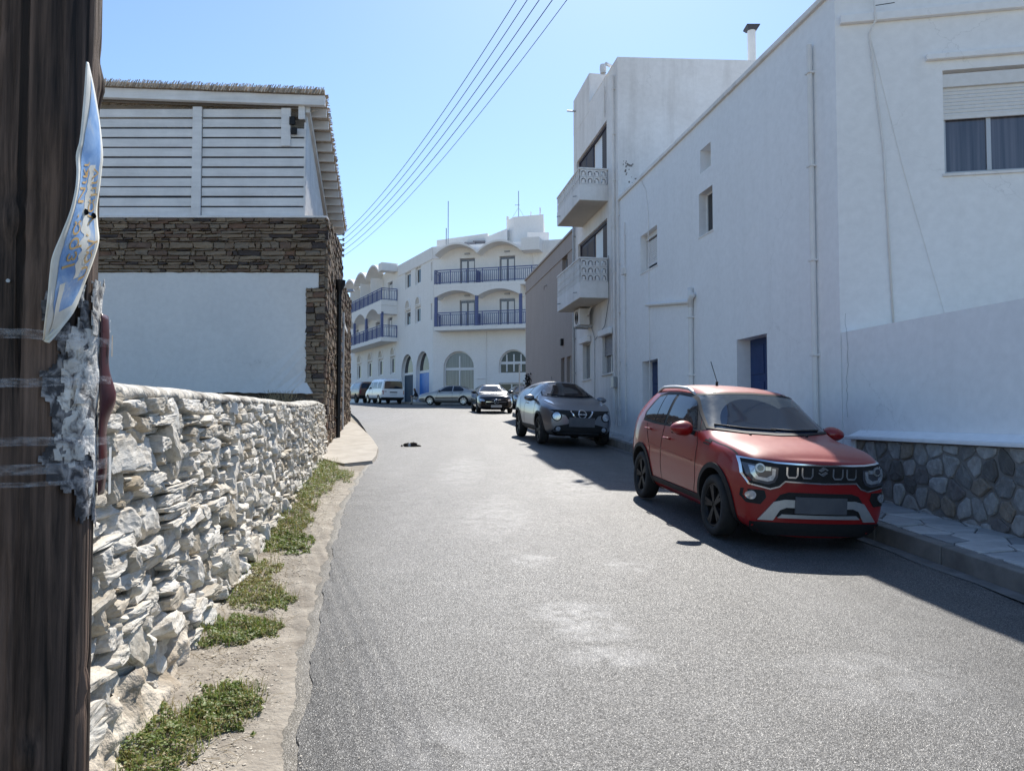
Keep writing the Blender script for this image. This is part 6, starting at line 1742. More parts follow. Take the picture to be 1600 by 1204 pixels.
for pts in ([(.72, .95), (.80, .7), (.78, .3)], [(-.36, .96), (-.36, .3)], [(-1.15, .98), (-.9, .75), (-.82, .3)]):
    for ax in 'RL': c.line(ax, pts, .012, 'black', .0025)
c.handle(-.22, .86, 'silver_paint'); c.handle(-.95, .88, 'silver_paint'); c.mirrors(.62, .96, 'silver_paint', (.09, .10, .07), .14)
for sg in (-1, 1):
    c.panel('F', [(sg * .76, .66), (sg * .5, .60), (sg * .5, .70), (sg * .74, .74)], 'lamp', .006, 'headlight'); c.panel('B', [(sg * .78, .70), (sg * .55, .70), (sg * .55, .95), (sg * .78, .95)], 'redlamp', .006, 'tail_lamp')
c.panel('F', [(-.36, .60), (.36, .60), (.36, .70), (-.36, .70)], 'black', .006, 'grille')
c.both([(2.1, .42), (1.78, .42), (1.78, .47), (2.1, .47)], 'black', off=.01, name='bumper_strip')

# --- white van seen from behind
VN = dict(paint='van_white', w=1.84, ends=(2.40, -2.40), axles=(1.45, -1.40), arch=.37, wr=.32, nose=.5, tail=.25, nk=.12, tk=.05, bow=.06, rbow=.03, tumble=.90, zbot=.25,
          top=[(-2.6, 1.72), (-2.40, 1.80), (-2.3, 1.90), (-2.0, 1.95), (0, 1.95), (.7, 1.93), (1.0, 1.84), (1.6, 1.30), (1.8, 1.14), (2.2, 1.0), (2.40, .85), (2.6, .8)],
          belt=[(-2.6, 1.15), (1.4, 1.12), (1.8, 1.02), (2.40, .78)],
          xs=[2.40, 2.34, 2.2, 2.0, 1.78, 1.65, 1.3, 1.0, .7, .2, -.6, -1.4, -2.0, -2.25, -2.34, -2.38, -2.40])
c = Car('white_van', 'boxy white van with dark rear window parked by the hotel', (-10.2, 60.6, 0), (-.454, .891), 0, VN, cat='van')
c.wheels(.32, .195, 'rim_silver', 6, cover=True)
c.panel('B', [(-.70, 1.18), (.70, 1.18), (.66, 1.70), (-.66, 1.70)], 'carglass', .006, 'rear_window')
c.ring_strip('B', [(-.70, 1.18), (.70, 1.18), (.66, 1.70), (-.66, 1.70)], .03, 'black', .004, 'window_seal')
for sg in (-1, 1):
    c.panel('B', [(sg * .88, .72), (sg * .78, .72), (sg * .78, 1.02), (sg * .88, 1.02)], 'redlamp', .008, 'tail_lamp')
for (a, b) in ((.95, .30), (.15, -.85), (-1.0, -2.0)):
    c.both([(a, 1.16), (a - .02, 1.66), (b + .02, 1.68), (b, 1.16)], 'carglass', off=.006, name='side_window')
c.both([(1.55, 1.16), (1.10, 1.62), (1.02, 1.64), (1.02, 1.16)], 'carglass', off=.006, name='side_window')
c.panel('B', [(-.86, .30), (.86, .30), (.86, .50), (-.86, .50)], 'black', .05, 'rear_bumper'); c.panel('B', [(-.30, .84), (.30, .84), (.30, .92), (-.30, .92)], 'black', .01, 'tailgate_grip')
c.panel('B', [(-.26, .64), (.26, .64), (.26, .76), (-.26, .76)], 'plate_white', .012, 'number_plate', res=.2); c.panel('B', [(.55, .92), (.75, .92), (.75, .96), (.55, .96)], 'black', .008, 'badge')
for ax in 'RL':
    c.line(ax, [(1.0, 1.68), (1.0, .40)], .015, 'black', .003); c.line(ax, [(.2, 1.7), (.2, .4)], .015, 'black', .003)
c.panel('F', [(-.70, 1.30), (.70, 1.30), (.64, 1.74), (-.64, 1.74)], 'carglass', .006, 'windscreen')
c.mirrors(1.25, 1.16, 'black', (.08, .10, .12), .14)
surf_tube(c, 'B', [(.05, 1.17), (.1, 1.2), (-.25, 1.3)], .012, 'black', .02, 'rear_wiper')

# --- brown pickup ahead of the van
PK = dict(paint='brown_paint', w=1.86, ends=(2.55, -2.55), axles=(1.6, -1.45), arch=.43, wr=.38, nose=.5, tail=.2, nk=.12, tk=.03, bow=.06, rbow=.02, tumble=.76, zbot=.36,
          top=[(-2.7, 1.12), (-2.55, 1.18), (-2.4, 1.70), (-2.2, 1.82), (0, 1.84), (.5, 1.80), (.7, 1.70), (1.2, 1.26), (1.4, 1.18), (2.2, 1.10), (2.55, .95), (2.7, .9)],
          belt=[(-2.7, 1.16), (1.2, 1.14), (2.55, .9)],
          xs=[2.55, 2.48, 2.3, 2.0, 1.4, 1.22, 1.0, .7, .5, 0, -.8, -1.6, -2.2, -2.38, -2.48, -2.53, -2.55])
c = Car('brown_pickup', 'brown pickup with dark rear canopy parked in front of the van', (-13.25, 66.9, 0), (-.454, .891), 0, PK, cat='pickup')
c.wheels(.38, .23, 'rim_black', 6)
c.panel('B', [(-.72, 1.24), (.72, 1.24), (.64, 1.66), (-.64, 1.66)], 'carglass', .008, 'rear_window'); c.panel('B', [(-.85, .46), (.85, .46), (.85, .64), (-.85, .64)], 'black', .04, 'rear_bumper')
for sg in (-1, 1): c.panel('B', [(sg * .86, .78), (sg * .72, .78), (sg * .72, 1.1), (sg * .86, 1.1)], 'redlamp', .008, 'tail_lamp')
c.both([(.9, 1.20), (.5, 1.64), (-.3, 1.66), (-.3, 1.20)], 'carglass', off=.006, name='side_window'); c.both([(-.4, 1.20), (-.4, 1.66), (-2.1, 1.64), (-2.2, 1.22)], 'carglass', off=.006, name='side_window')
c.panel('B', [(-.26, .84), (.26, .84), (.26, .96), (-.26, .96)], 'plate_white', .01, 'number_plate', res=.2)

# --- dark car half hidden behind the black one
DK = dict(BK); DK['paint'] = 'dark_paint'
c = Car('dark_hatchback', 'dark car half hidden between the black hatchback and the grey crossover', (.75, 46.8, 0), (.1, -1), 0, DK)
c.wheels(.32, .21, 'rim_silver', 5)
c.panel('F', [(-.68, 1.05), (0, 1.03), (.68, 1.05), (.53, 1.335), (0, 1.36), (-.53, 1.335)], 'carglass', .004, 'windscreen', res=.08)
c.both([(.72, .98), (.30, 1.28), (.0, 1.33), (-.45, 1.33), (-.45, .98)], 'carglass', off=.005, name='side_window'); c.mirrors(.65, .97, 'dark_paint', (.10, .11, .075), .16)
for sg in (-1, 1): c.panel('F', [(sg * .80, .70), (sg * .78, .61), (sg * .60, .575), (sg * .555, .62), (sg * .72, .715)], 'lamp', .008, 'headlight')
# ------------------------------------------------------------------ foreground pole with sign and torn posters
def ray_pt(px, py, Y):
    """point at distance Y ahead seen in direction px,py of the 1600x1204 frame"""
    th = math.atan(48 / 1190.0); rx, ry = (px - 800) / 1190.0, (602 - py) / 1190.0
    dy = math.cos(th) - math.sin(th) * ry; dz = math.sin(th) + math.cos(th) * ry; t = Y / dy
    return Vector((rx * t, Y, 1.65 + dz * t))
PX, PY = -1.088, 1.70
def pole_r(z): return .137 - .006 * (z - 1)
pl = thing('utility_pole', 'dark tarred wooden utility pole in the left foreground', 'pole', (PX, PY, gz(PY)))
mb = MB(); nth = 160; zs = frange(-.1, 4.2, .022)
knots = [(-1.55, 1.30, .045), (-1.25, 2.06, .05), (-1.75, 2.5, .035), (.42, 2.42, .05), (-.9, .95, .04), (-1.5, .62, .03), (.2, 1.05, .03)]
for z in zs:
    for k in range(nth):
        t = 2 * math.pi * k / nth; r = pole_r(z)
        gr_ = noise.noise(Vector((math.cos(t) * 5.5, math.sin(t) * 5.5, z * .35))); g3 = noise.noise(Vector((math.cos(t) * 9, math.sin(t) * 9, z * .25 + 11)))
        if abs(g3) < .035: r -= .007 * (1 - abs(g3) / .035)
        g2 = noise.noise(Vector((math.cos(t) * 16, math.sin(t) * 16, z * .8 + 5)))
        r += .004 * gr_ + .0025 * g2
        if g2 < -.42: r -= .008 * (-.42 - g2) * 6
        for (kt, kz, kr) in knots:
            d = math.hypot(math.atan2(math.sin(t - kt), math.cos(t - kt)) * .13, (z - kz) * .7) / kr
            if d < 1.6: r += .010 * math.cos(min(d, 1.6) * 2.6) * (1 - d / 1.6)
        mb.v.append((PX + .004 * z + r * math.cos(t), PY + r * math.sin(t), z))
for i in range(len(zs) - 1):
    for k in range(nth):
        a = i * nth + k; b = i * nth + (k + 1) % nth; mb.f.append((a, b, b + nth, a + nth)); mb.m.append(0)
mb.build('shaft', M['pole'], pl, smooth=True)
def cyl(t, z, dr=0.0):
    r = pole_r(z) + dr; return Vector((PX + .004 * z + r * math.cos(t), PY + r * math.sin(t), z))
mb = MB()
for (t, z) in ((-1.30, 1.93),):
    q = cyl(t, z, .004); n_ = Vector((math.cos(t), math.sin(t), 0)); mb.tube([q, q + n_ * .004], .004, 8)
mb.build('nail', M['galv'], pl)
# torn paper layers
def paper_mat(name, light, dark, lo, hi):
    m, nt, b = newmat(name); b.inputs['Roughness'].default_value = .75
    n = tex_noise(nt, 34, 6, .6, dist=.6); n2 = tex_noise(nt, 9, 4)
    r = ramp(nt, n.outputs['Fac'], [(lo, dark), (hi, light)]); r2 = ramp(nt, n2.outputs['Fac'], [(.35, .55), (.65, 1.05)])
    nt.links.new(mix(nt, 1.0, r.outputs[0], r2.outputs[0], 'MULTIPLY'), b.inputs['Base Color'])
    bump(nt, b, n.outputs['Fac'], .8, .01); return m
M['paper'] = paper_mat('torn_paper', (.80, .78, .73), (.13, .12, .12), .36, .52)
M['paper_dark'] = paper_mat('stained_paper', (.40, .39, .39), (.05, .05, .055), .44, .62)
M['maroon'] = mat('maroon_print', (.055, .010, .012), (.085, .016, .018), 8, .35)
tpz = thing('torn_posters', 'torn crumpled grey poster remains bound to the pole with clear tape', 'poster', tuple(cyl(-.3, 1.7)))
rg = random.Random(77)
def scrap(t0, t1, z0, z1, m, amp, seed, hole=.15, base=.004, name='paper_scrap'):
    mb = MB(); nt_, nz_ = max(6, int((t1 - t0) / .045)), max(6, int((z1 - z0) / .007)); keep = []
    for i in range(nz_ + 1):
        for k in range(nt_ + 1):
            t = t0 + (t1 - t0) * k / nt_; z = z0 + (z1 - z0) * i / nz_
            q = Vector((t * 2.2, z * 13, seed)); a = noise.noise(q * .8) * .8 + noise.noise(q * 1.8) * .4 + noise.noise(q * 5) * .15
            mb.v.append(tuple(cyl(t + .05 * noise.noise(q * 2 + Vector((9, 0, 0))), z + .006 * noise.noise(q * 3), base + amp * .34 * max(0, .35 + a))))
            e = min((t - t0) / (t1 - t0), (t1 - t) / (t1 - t0), (z - z0) / (z1 - z0), (z1 - z) / (z1 - z0)) * 2
            keep.append(noise.noise(q * 1.7 + Vector((0, 0, 20))) * .7 + noise.noise(q * 5) * .35 + min(1, e * 2.2) * .9 - .35)
    for i in range(nz_):
        for k in range(nt_):
            a = i * (nt_ + 1) + k; ids = (a, a + 1, a + 2 + nt_, a + 1 + nt_)
            if sum(keep[j] for j in ids) / 4 > hole - .15: mb.f.append(ids); mb.m.append(0)
    if mb.f:
        o = mb.build(name, m, tpz, smooth=False)
        sd = o.modifiers.new('thick', 'SOLIDIFY'); sd.thickness = .0012
scrap(-.85, .62, 1.45, 1.93, M['paper_dark'], .012, 1.0)
scrap(-.55, .66, 1.50, 1.90, M['paper'], .020, 2.0, .3)
scrap(-.15, .72, 1.72, 1.98, M['paper'], .024, 3.0, .28)
scrap(-.70, .35, 1.55, 1.80, M['paper'], .018, 4.0, .35)
scrap(-.40, .50, 1.40, 1.60, M['paper_dark'], .016, 5.0, .25)
scrap(-.10, .60, 1.42, 1.56, M['paper'], .016, 6.0, .35)
scrap(.05, .75, 1.84, 1.97, M['paper'], .030, 7.0, .25)
for k in range(5):
    t = rg.uniform(-.5, .4); z = rg.uniform(1.46, 1.9); scrap(t, t + rg.uniform(.2, .4), z, z + rg.uniform(.03, .08), M['paper'], .04, 20 + k, .2, .006)
# maroon poster edge curling away
mp_ = thing('maroon_poster', 'dark maroon poster edge curling off the right side of the pole', 'poster', tuple(cyl(.5, 1.6)))
mb = MB(); rows_ = 40
for i in range(rows_ + 1):
    u = i / rows_; z = 1.47 + (1.885 - 1.47) * u
    bul = .010 + .028 * math.exp(-((z - 1.695) / .055) ** 2) + .006 * math.sin(u * 9)
    for k in range(7): t = .28 + .34 * k / 6; mb.v.append(tuple(cyl(t, z, .012 + bul * (k / 6))))
for i in range(rows_):
    for k in range(6): a = i * 7 + k; mb.f.append((a, a + 1, a + 8, a + 7)); mb.m.append(0)
o = mb.build('sheet', M['maroon'], mp_, smooth=True); sd = o.modifiers.new('thick', 'SOLIDIFY'); sd.thickness = .001
mb = MB()
for i in range(10):
    z = 1.47 + i * .012
    if i < 9: mb.add([cyl(.44, z, .03), cyl(.60, z, .036), cyl(.60, z + .012, .036), cyl(.44, z + .012, .03)], [(0, 1, 2, 3)])
mb.build('white_strip', M['plate_white'], mp_)
mb = MB(); mb.add([cyl(.55, 1.79, .032), cyl(.62, 1.79, .034), cyl(.62, 1.84, .034), cyl(.55, 1.84, .032)], [(0, 1, 2, 3)]); mb.build('yellow_strip', mat('yellow_print', (.55, .33, .05), rough=.5), mp_)
def text_mesh(body, size=1.0, extr=0.0):
    cu = bpy.data.curves.new('txt', 'FONT'); cu.body = body; cu.size = size; cu.resolution_u = 3; cu.extrude = extr
    o = bpy.data.objects.new('txt', cu); COL.objects.link(o); me = evaluated(o)
    vs = [v.co.copy() for v in me.vertices]; fs = [tuple(p.vertices) for p in me.polygons]
    bpy.data.objects.remove(o, do_unlink=True); bpy.data.meshes.remove(me)
    return vs, fs
vs, fs = text_mesh('2')
mb = MB().add([cyl(.34 + v.x * .3, 1.845 + v.y * .042, .028) for v in vs], fs); mb.build('digit', M['plate_white'], mp_)
# clear tape bands
def tape_mat():
    m, nt, b = newmat('clear_tape'); b.inputs['Base Color'].default_value = (.75, .76, .80, 1); b.inputs['Roughness'].default_value = .12; b.inputs['Specular IOR Level'].default_value = .7
    n = tex_noise(nt, 30, 4, stretch=(1, 1, 4)); r = ramp(nt, n.outputs['Fac'], [(.4, .05), (.75, .34)]); nt.links.new(r.outputs[0], b.inputs['Alpha'])
    n2 = tex_noise(nt, 55, 3, stretch=(1, 1, 3)); bump(nt, b, n2.outputs['Fac'], .5, .006); return m
M['tape'] = tape_mat()
for (zl, zr, w) in ((1.825, 1.815, .020), (1.70, 1.735, .018), (1.60, 1.595, .018), (1.535, 1.545, .022), (1.505, 1.515, .010)):
    mb = MB(); k_ = 44
    for k in range(k_ + 1):
        t = -2.9 + 3.4 * k / k_; z = zl + (zr - zl) * k / k_ + .003 * nz(t * 3, zl * 9); d = .016 + (.016 if t > -.8 else 0) + .004 * nz(t * 5, zl * 4)
        for q in range(5): mb.v.append(tuple(cyl(t, z - w / 2 + w * q / 4, d + .003 * nz(t * 12, q * 2.0, zl))))
    for k in range(k_):
        for q in range(4): a = k * 5 + q; mb.f.append((a, a + 1, a + 6, a + 5)); mb.m.append(0)
    mb.build('tape_band', M['tape'], tpz, smooth=True)
# bent painted sign
sg_ = thing('bent_sign', 'bent light blue painted metal arrow sign with faded yellow lettering on the pole', 'sign', tuple(ray_pt(140, 310, 1.57)))
LEFTE = [(137, 97), (133, 150), (127, 215), (121, 243), (122, 268), (120, 295), (112, 330), (98, 366), (84, 400), (80, 425), (76, 470), (71, 512), (70, 530)]
RIGHTE = [(139, 99), (148, 140), (156, 190), (161, 240), (159, 268), (156, 295), (152, 325), (153, 350), (155, 376), (147, 405), (134, 440), (114, 490), (76, 534)]
def poly_at(P_, t):
    x = t * (len(P_) - 1); i = min(int(x), len(P_) - 2); f = x - i
    p0, p1, p2, p3 = P_[max(i - 1, 0)], P_[i], P_[i + 1], P_[min(i + 2, len(P_) - 1)]
    g = lambda a, b, c_, d: .5 * (2 * b + (c_ - a) * f + (2 * a - 5 * b + 4 * c_ - d) * f * f + (3 * b - a - 3 * c_ + d) * f ** 3)
    return (g(p0[0], p1[0], p2[0], p3[0]), g(p0[1], p1[1], p2[1], p3[1]))
def sign_pt(u, v, off=0.0):
    """u along the plate from its top tip, v across it"""
    a, b = poly_at(LEFTE, u), poly_at(RIGHTE, u)
    w = min(1, u * 5, (1 - u) * 6 + .05)
    ya = 1.535 - .045 * w + .02 * math.sin(u * 7); yb = 1.545 + .10 * w + .015 * math.sin(u * 9 + 1)
    A, B = ray_pt(*a, ya), ray_pt(*b, yb)
    p = A + (B - A) * v
    n_ = Vector((.80, -.60, 0)); bulge = .012 * math.sin(math.pi * v) * math.sin(u * 11)
    return p + n_ * (bulge + off)
mb = MB(); NU, NV = 90, 20
for i in range(NU + 1):
    for k in range(NV + 1): mb.v.append(tuple(sign_pt(i / NU, k / NV)))
for i in range(NU):
    for k in range(NV):
        a = i * (NV + 1) + k; mb.f.append((a, a + 1, a + 2 + NV, a + 1 + NV)); mb.m.append(0)
def sign_mats():
    blue, nt, b = newmat('faded_blue_sign'); b.inputs['Roughness'].default_value = .4
    n = tex_noise(nt, 16, 6, .6, dist=.5); r = ramp(nt, n.outputs['Fac'], [(.34, (.13, .29, .60)), (.52, (.26, .44, .73)), (.68, (.60, .68, .76))])
    nt.links.new(r.outputs[0], b.inputs['Base Color']); bump(nt, b, n.outputs['Fac'], .1, .004)
    return blue
M['signblue'] = sign_mats(); M['signwhite'] = mat('sign_white', (.74, .72, .63), (.86, .84, .76), 40, .45); M['signback'] = mat('sign_steel_back', (.10, .09, .085), (.2, .18, .16), 20, .6)
M['signyellow'] = mat('sign_lettering', (.62, .36, .10), (.72, .50, .22), 30, .6)
o = mb.build('plate', M['signwhite'], sg_, smooth=True); sd = o.modifiers.new('thick', 'SOLIDIFY'); sd.thickness = .003; sd.offset = 1
def patch(name, m, f, off, nu=70, nv=14, u0=0, u1=1):
    mb = MB()
    for i in range(nu + 1):
        u = u0 + (u1 - u0) * i / nu; va, vb = f(u)
        for k in range(nv + 1): mb.v.append(tuple(sign_pt(u, va + (vb - va) * k / nv, off)))
    for i in range(nu):
        for k in range(nv): a = i * (nv + 1) + k; mb.f.append((a, a + 1, a + 2 + nv, a + 1 + nv)); mb.m.append(0)
    return mb.build(name, m, sg_, smooth=True)
def field(u): 
    e = .125 + .015 * nz(u * 40, 2); w = max(0, min(1, (u - .05) * 9, (.965 - u) * 9)); c_ = .5
    return (c_ + (e - c_) * w, c_ + (1 - e - c_) * w)
patch('blue_field', M['signblue'], field, .0012, u0=.03, u1=.97)
patch('white_line', M['signwhite'], lambda u: (.20, .33) if u < .86 else (.20 + (u - .86) * 1.2, .33 + (u - .86) * 1.6), .002, 20, 4, .80, .955)
patch('white_line', M['signwhite'], lambda u: (.33 + (u - .88) * .4, .86 - (u - .88) * 4.0), .0022, 16, 8, .885, .945)
patch('white_scrawl', M['signwhite'], lambda u: (.5 + .12 * nz(u * 30, 1), .72 + .12 * nz(u * 22, 5)), .0018, 60, 4, .30, .80)
for (txt, u0, v0, su, sv) in (('Ιερα· Νικι', .76, .44, .108, .36), ('υαγ´ ναμιν', .82, .86, .10, .36)):
    vs, fs = text_mesh(txt)
    mb = MB().add([sign_pt(max(.05, u0 - v.x * su), v0 - v.y * sv, .003) for v in vs], fs); mb.build('lettering', M['signyellow'], sg_)
mb = MB()
for (u, v) in ((.51, .55), (.535, .82)):
    q = sign_pt(u, v, .004); mb.lathe([(0, .006), (.006, .004), (.007, 0)], q, 'y', 8); mb.tube([q, q + Vector((-.012, .008, 0))], .004, 6)
mb.build('bolt', M['black'], sg_)

# ------------------------------------------------------------------ weeds on the verge
def leaf_mat(name, a, b_, c_):
    m, nt, b = newmat(name); b.inputs['Roughness'].default_value = .55
    g = nt.nodes.new('ShaderNodeNewGeometry'); r = ramp(nt, g.outputs['Random Per Island'], [(0, a), (.5, b_), (1, c_)])
    nt.links.new(r.outputs[0], b.inputs['Base Color'])
    tr = nt.nodes.new('ShaderNodeBsdfTranslucent'); nt.links.new(r.outputs[0], tr.inputs[0])
    mx = nt.nodes.new('ShaderNodeMixShader'); mx.inputs[0].default_value = .35
    nt.links.new(b.outputs[0], mx.inputs[1]); nt.links.new(tr.outputs[0], mx.inputs[2]); nt.links.new(mx.outputs[0], nt.nodes['Material Output'].inputs[0]); return m
M['leaf'] = leaf_mat('weed_leaf', (.085, .15, .026), (.17, .245, .05), (.27, .30, .09))
M['leaf_y'] = leaf_mat('yellowing_weed', (.19, .20, .05), (.28, .25, .08), (.36, .28, .12))
M['dry'] = leaf_mat('dry_grass', (.36, .27, .14), (.46, .37, .22), (.54, .46, .30))
def vz(x, y):
    a, b = lwall_x(y) - .3, left_edge(y) - .14; t = max(0, min(1, (x - a) / (b - a))); return gz(y) - .008 + verge_z(x, y, t)
def weed(cx, cy, rx, ry, hgt, n, seed, label, yell=.2, dry=30):
    rx, ry, n = rx * 1.25, ry * 1.3, int(n * 1.35); rg = random.Random(seed); t = thing('weed_clump', label, 'weeds', (cx, cy, vz(cx, cy)), group='weeds along the foot of the stone wall')
    mbs = {'leaf': MB(), 'leaf_y': MB()}; st = MB()
    off = seed * 3.7
    for i in range(n):
        while True:
            a, b = rg.uniform(-1, 1), rg.uniform(-1, 1)
            d = math.hypot(a, b) * (1.05 + .7 * nz(a * 1.7 + off, b * 1.7) + .5 * nz(a * 4 + off, b * 4, 3))
            if d < 1 and rg.random() < .45 + .9 * nz(a * 5 + off, b * 5, 8): break
        x, y = cx + a * rx - .17 * b * ry, cy + b * ry; z0 = vz(x, y)
        prof = .52 * (1 - d * d) ** .4 * (.45 + .9 * max(0, nz(x * 9 + off, y * 9) + .35))
        z = z0 + hgt * prof * rg.uniform(.35, 1.0) + .004
        s = rg.uniform(.006, .013) * (1 if cy < 7 else 1.35)
        u = Vector((rg.gauss(0, 1), rg.gauss(0, 1), rg.gauss(.15, .5))).normalized(); w = u.cross(Vector((rg.gauss(0, .4), rg.gauss(0, .4), 1))).normalized()
        c_ = Vector((x, y, z)); k = 'leaf_y' if rg.random() < yell + .14 + .5 * nz(x * 6 + off, y * 6, 4) else 'leaf'
        m_ = mbs[k]; m_.add([c_ - u * s, c_ + w * s * .55, c_ + u * s * 1.2, c_ - w * s * .55], [(0, 1, 2, 3)])
        if i % 14 == 0:
            st.tube([(x, y, z0 - .005), (x + rg.uniform(-.01, .01), y, (z0 + z) / 2), c_], .0012, 3, False)
    for i in range(int(n * .07)):                       # grass blades standing through the mat
        a = rg.uniform(0, 6.28); q = rg.random() ** .5; x, y = cx + math.cos(a) * rx * q, cy + math.sin(a) * ry * q; z0 = vz(x, y)
        l = rg.uniform(.03, .09) * (1 if cy < 8 else 1.8); t_ = rg.uniform(0, 6.28); b_ = rg.uniform(.2, .8) * l; w_ = Vector((-math.sin(t_), math.cos(t_), 0)) * .0022
        p0 = Vector((x, y, z0)); p1 = p0 + Vector((math.cos(t_) * b_ * .4, math.sin(t_) * b_ * .4, l * .65)); p2 = p0 + Vector((math.cos(t_) * b_, math.sin(t_) * b_, l))
        mbs[rg.choice(('leaf', 'leaf_y'))].add([p0 - w_, p0 + w_, p1 + w_ * .8, p1 - w_ * .8, p2], [(0, 1, 2, 3), (3, 2, 4)])
    for k in mbs:
        if mbs[k].f: mbs[k].build('leaves', M[k], t, kind='stuff')
    for i in range(dry):
        a = rg.uniform(0, 6.28); q = rg.random() ** .5 * 1.15; x, y = cx + math.cos(a) * rx * q, cy + math.sin(a) * ry * q; z0 = vz(x, y)
        l = rg.uniform(.04, .16); dx, dy = rg.uniform(-1, 1) * l, rg.uniform(-1, 1) * l
        st.tube([(x, y, z0), (x + dx * .5, y + dy * .5, z0 + l * .35 * rg.random()), (x + dx, y + dy, z0 + l * .3 * rg.random())], .0011, 3, False)
    st.build('dry_stems', M['dry'], t, kind='stuff')
weed(-1.60, 3.42, .20, .30, .10, 3600, 1, 'largest weed patch at the bottom left, beside the wooden pole', .22, 90)
weed(-1.42, 3.82, .15, .24, .09, 2600, 2, 'dense green weed mat just above the bottom left weed patch', .12, 50)
weed(-1.78, 4.92, .17, .24, .09, 2400, 3, 'dark green weed mound on the verge opposite the plastered wall foot', .1, 40)
weed(-1.60, 5.02, .09, .14, .05, 900, 4, 'small weed mat beside the dark green mound, nearer the road', .1, 20)
weed(-2.02, 4.75, .07, .16, .13, 700, 5, 'thin weed sprig rooted against the base of the stone wall', .2, 20)
weed(-1.92, 5.75, .16, .30, .08, 1800, 6, 'yellowish weed patch in the middle of the verge', .5, 50)
weed(-1.70, 5.62, .10, .16, .05, 900, 7, 'flat little weed mat near the asphalt edge', .15, 15)
weed(-2.12, 6.35, .16, .34, .08, 1700, 8, 'yellow green weed patch against the wall below the bright mat', .55, 40)
weed(-2.18, 7.42, .21, .34, .09, 2600, 9, 'bright green weed mat halfway along the verge', .04, 20)
weed(-2.42, 8.25, .20, .46, .10, 2000, 10, 'olive weed patch just beyond the bright green mat', .45, 40)
weed(-2.68, 9.45, .22, .55, .12, 2200, 11, 'straggling olive weeds at the wall, mid way to the house', .5, 40)
weed(-2.92, 10.9, .28, .70, .17, 2600, 12, 'broad green weed bank by the far half of the wall', .25, 30)
weed(-3.02, 12.4, .36, .60, .20, 3000, 13, 'green weed bank spilling onto the road before the concrete apron', .2, 20)
weed(-3.45, 13.6, .30, .50, .24, 2400, 14, 'tall green weeds below the black downpipe', .2, 20)
weed(-4.05, 15.6, .16, .30, .35, 1100, 15, 'weeds in the corner where stone wall meets brown house', .3, 20)
# dry blades and twigs over the verge
rg = random.Random(31); mb = MB()
for i in range(900):
    y = 2.3 + 10 * rg.random() ** 1.3; a, b = lwall_x(y), left_edge(y) - .25; x = a + (b - a) * rg.random() ** .8; z = vz(x, y); l = rg.uniform(.02, .10); t = rg.uniform(0, 6.28)
    mb.tube([(x, y, z + .002), (x + math.cos(t) * l * .5, y + math.sin(t) * l * .5, z + .006 + rg.random() * .02), (x + math.cos(t) * l, y + math.sin(t) * l, z + .002 + rg.random() * .03)], .0011, 3, False)
o = mb.build('dry_grass_litter', M['dry'], kind='stuff'); tag(o, 'dry straw and twigs littering the dirt verge', 'dry grass')
tf = thing('dry_grass_tuft', 'dry straw coloured grass tuft on top of the stone wall', 'grass tuft', (-4.35, 14.9, 1.85)); mb = MB()
for i in range(160):
    x, y = -4.55 + rg.gauss(0, .16), 14.9 + rg.gauss(0, .12); l = rg.uniform(.1, .42); t = rg.uniform(-.5, .5)
    mb.tube([(x, y, 1.72), (x + t * l * .4, y, 1.76 + l * .6), (x + t * l, y + rg.uniform(-.1, .1), 1.76 + l)], .003, 3, False)
mb.build('blades', M['dry'], tf, kind='stuff')
# ragged scrap lying on the road
tr = thing('road_scrap', 'small ragged dark brown and white scrap lying on the road', 'debris', (-2.40, 17.9, gz(17.9)))
def lump(cx, cy, rx, ry, rz, m, nm, seed):
    b_ = bmesh.new(); bmesh.ops.create_icosphere(b_, subdivisions=4, radius=1); mb = MB()
    for v in b_.verts:
        p = v.co; k = 1 + .35 * noise.noise(p * 2.2 + Vector((seed, 0, 0))) + .25 * noise.noise(p * 6 + Vector((seed, 4, 0)))
        v.co = Vector((cx + p.x * rx * k, cy + p.y * ry * k, gz(cy) + max(-.01, p.z * rz * k + rz * .6)))
    b_.verts.index_update(); mb.add([v.co for v in b_.verts], [tuple(v.index for v in f.verts) for f in b_.faces]); b_.free(); mb.build(nm, m, tr)
M['fur'] = mat('brown_rag', (.035, .026, .02), (.09, .065, .045), 30, .9, bmp=.9, bscale=60, bdist=.03)
lump(-2.46, 17.9, .085, .06, .05, M['fur'], 'rag', 1); lump(-2.32, 17.92, .10, .06, .055, M['fur'], 'rag', 2); lump(-2.20, 17.9, .06, .035, .022, M['fur'], 'rag', 5); lump(-2.405, 17.86, .03, .03, .05, M['plate_white'], 'white_scrap', 3); lump(-2.58, 17.86, .02, .02, .025, M['fur'], 'rag', 7)

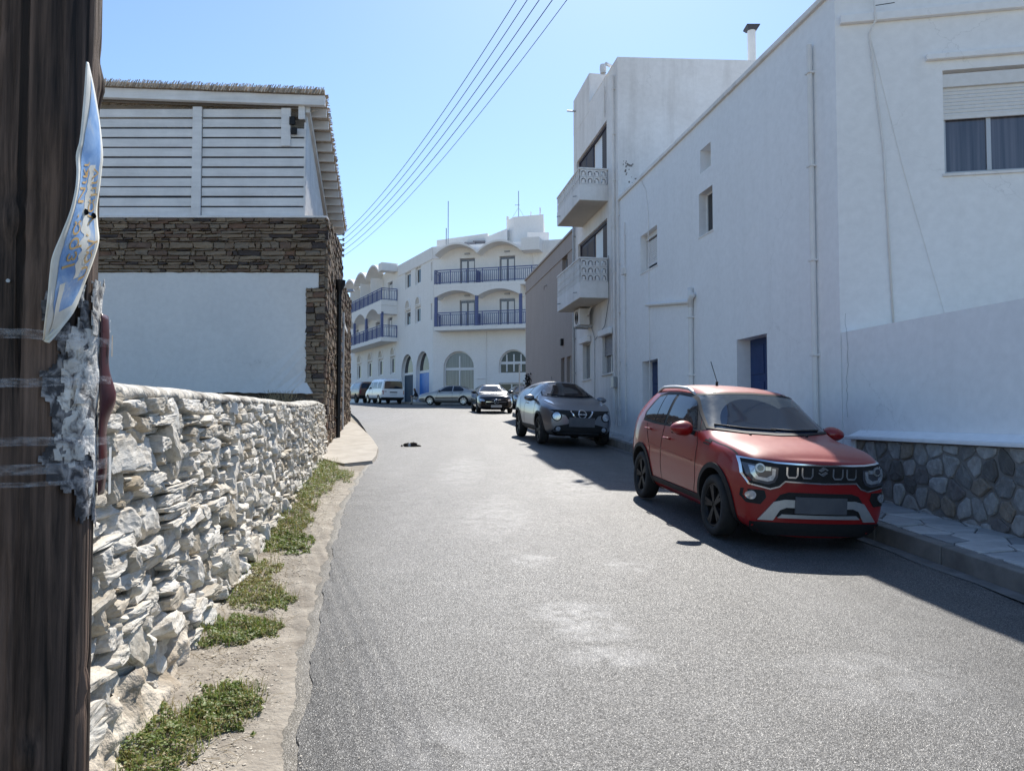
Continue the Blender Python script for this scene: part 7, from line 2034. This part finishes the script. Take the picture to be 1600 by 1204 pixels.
# ------------------------------------------------------------------ person crouching by the hotel door
def person(loc, face, label):
    t = thing('person', label, 'person', loc, face, local=True)
    J = dict(pel=(0, 0, .42), sp=(.06, 0, .62), ch=(.14, 0, .84), nk=(.18, 0, .98), hd=(.23, 0, 1.10), top=(.24, 0, 1.20))
    V = [J['pel'], J['sp'], J['ch'], J['nk'], J['hd'], J['top']]; Rr = [.15, .145, .16, .06, .095, .07]; E_ = [(0, 1), (1, 2), (2, 3), (3, 4), (4, 5)]
    def chain(root, pts, rs):
        p = root
        for q, r in zip(pts, rs): V.append(q); Rr.append(r); E_.append((p, len(V) - 1)); p = len(V) - 1
    for s in (-1, 1):
        chain(0, [(.10, s * .11, .42), (.44, s * .16, .52), (.40, s * .15, .08), (.54, s * .16, .04)], [.10, .075, .05, .04])
        chain(2, [(.15, s * .19, .88), (.24, s * .25, .64), (.46, s * .16, .60), (.54, s * .13, .60)], [.07, .05, .04, .035])
    me = bpy.data.meshes.new('body'); me.from_pydata(V, E_, []); o = bpy.data.objects.new('body', me); COL.objects.link(o)
    md = o.modifiers.new('skin', 'SKIN'); 
    for i, sv in enumerate(me.skin_vertices[0].data): sv.radius = (Rr[i], Rr[i]); sv.use_root = (i == 0)
    ss = o.modifiers.new('sub', 'SUBSURF'); ss.levels = 2
    m2 = evaluated(o); o.modifiers.clear(); o.data = m2; o.parent = t
    m2.materials.clear()
    for m_ in (mat('dark_jacket', (.012, .012, .016), (.025, .025, .03), 9, .9), mat('pale_trousers', (.30, .27, .23), (.4, .36, .31), 9, .9), mat('skin', (.35, .20, .13), rough=.6), mat('dark_hair', (.015, .011, .009), rough=.7)): m2.materials.append(m_)
    for p in m2.polygons:
        c_ = p.center; p.use_smooth = True
        k = 0
        if c_.z < .55 and not (c_.x > .36 and c_.z > .54): k = 1
        if c_.z > 1.0: k = 2 if c_.x > .24 and c_.z < 1.16 else 3
        if c_.x > .40 and .52 < c_.z < .70: k = 2
        if c_.z < .1: k = 3
        p.material_index = k
    return t
person((-7.02, 56.6, gz(56.6) + .02), R(185), 'person in a dark jacket crouching by the hotel doorway next to the saloon')
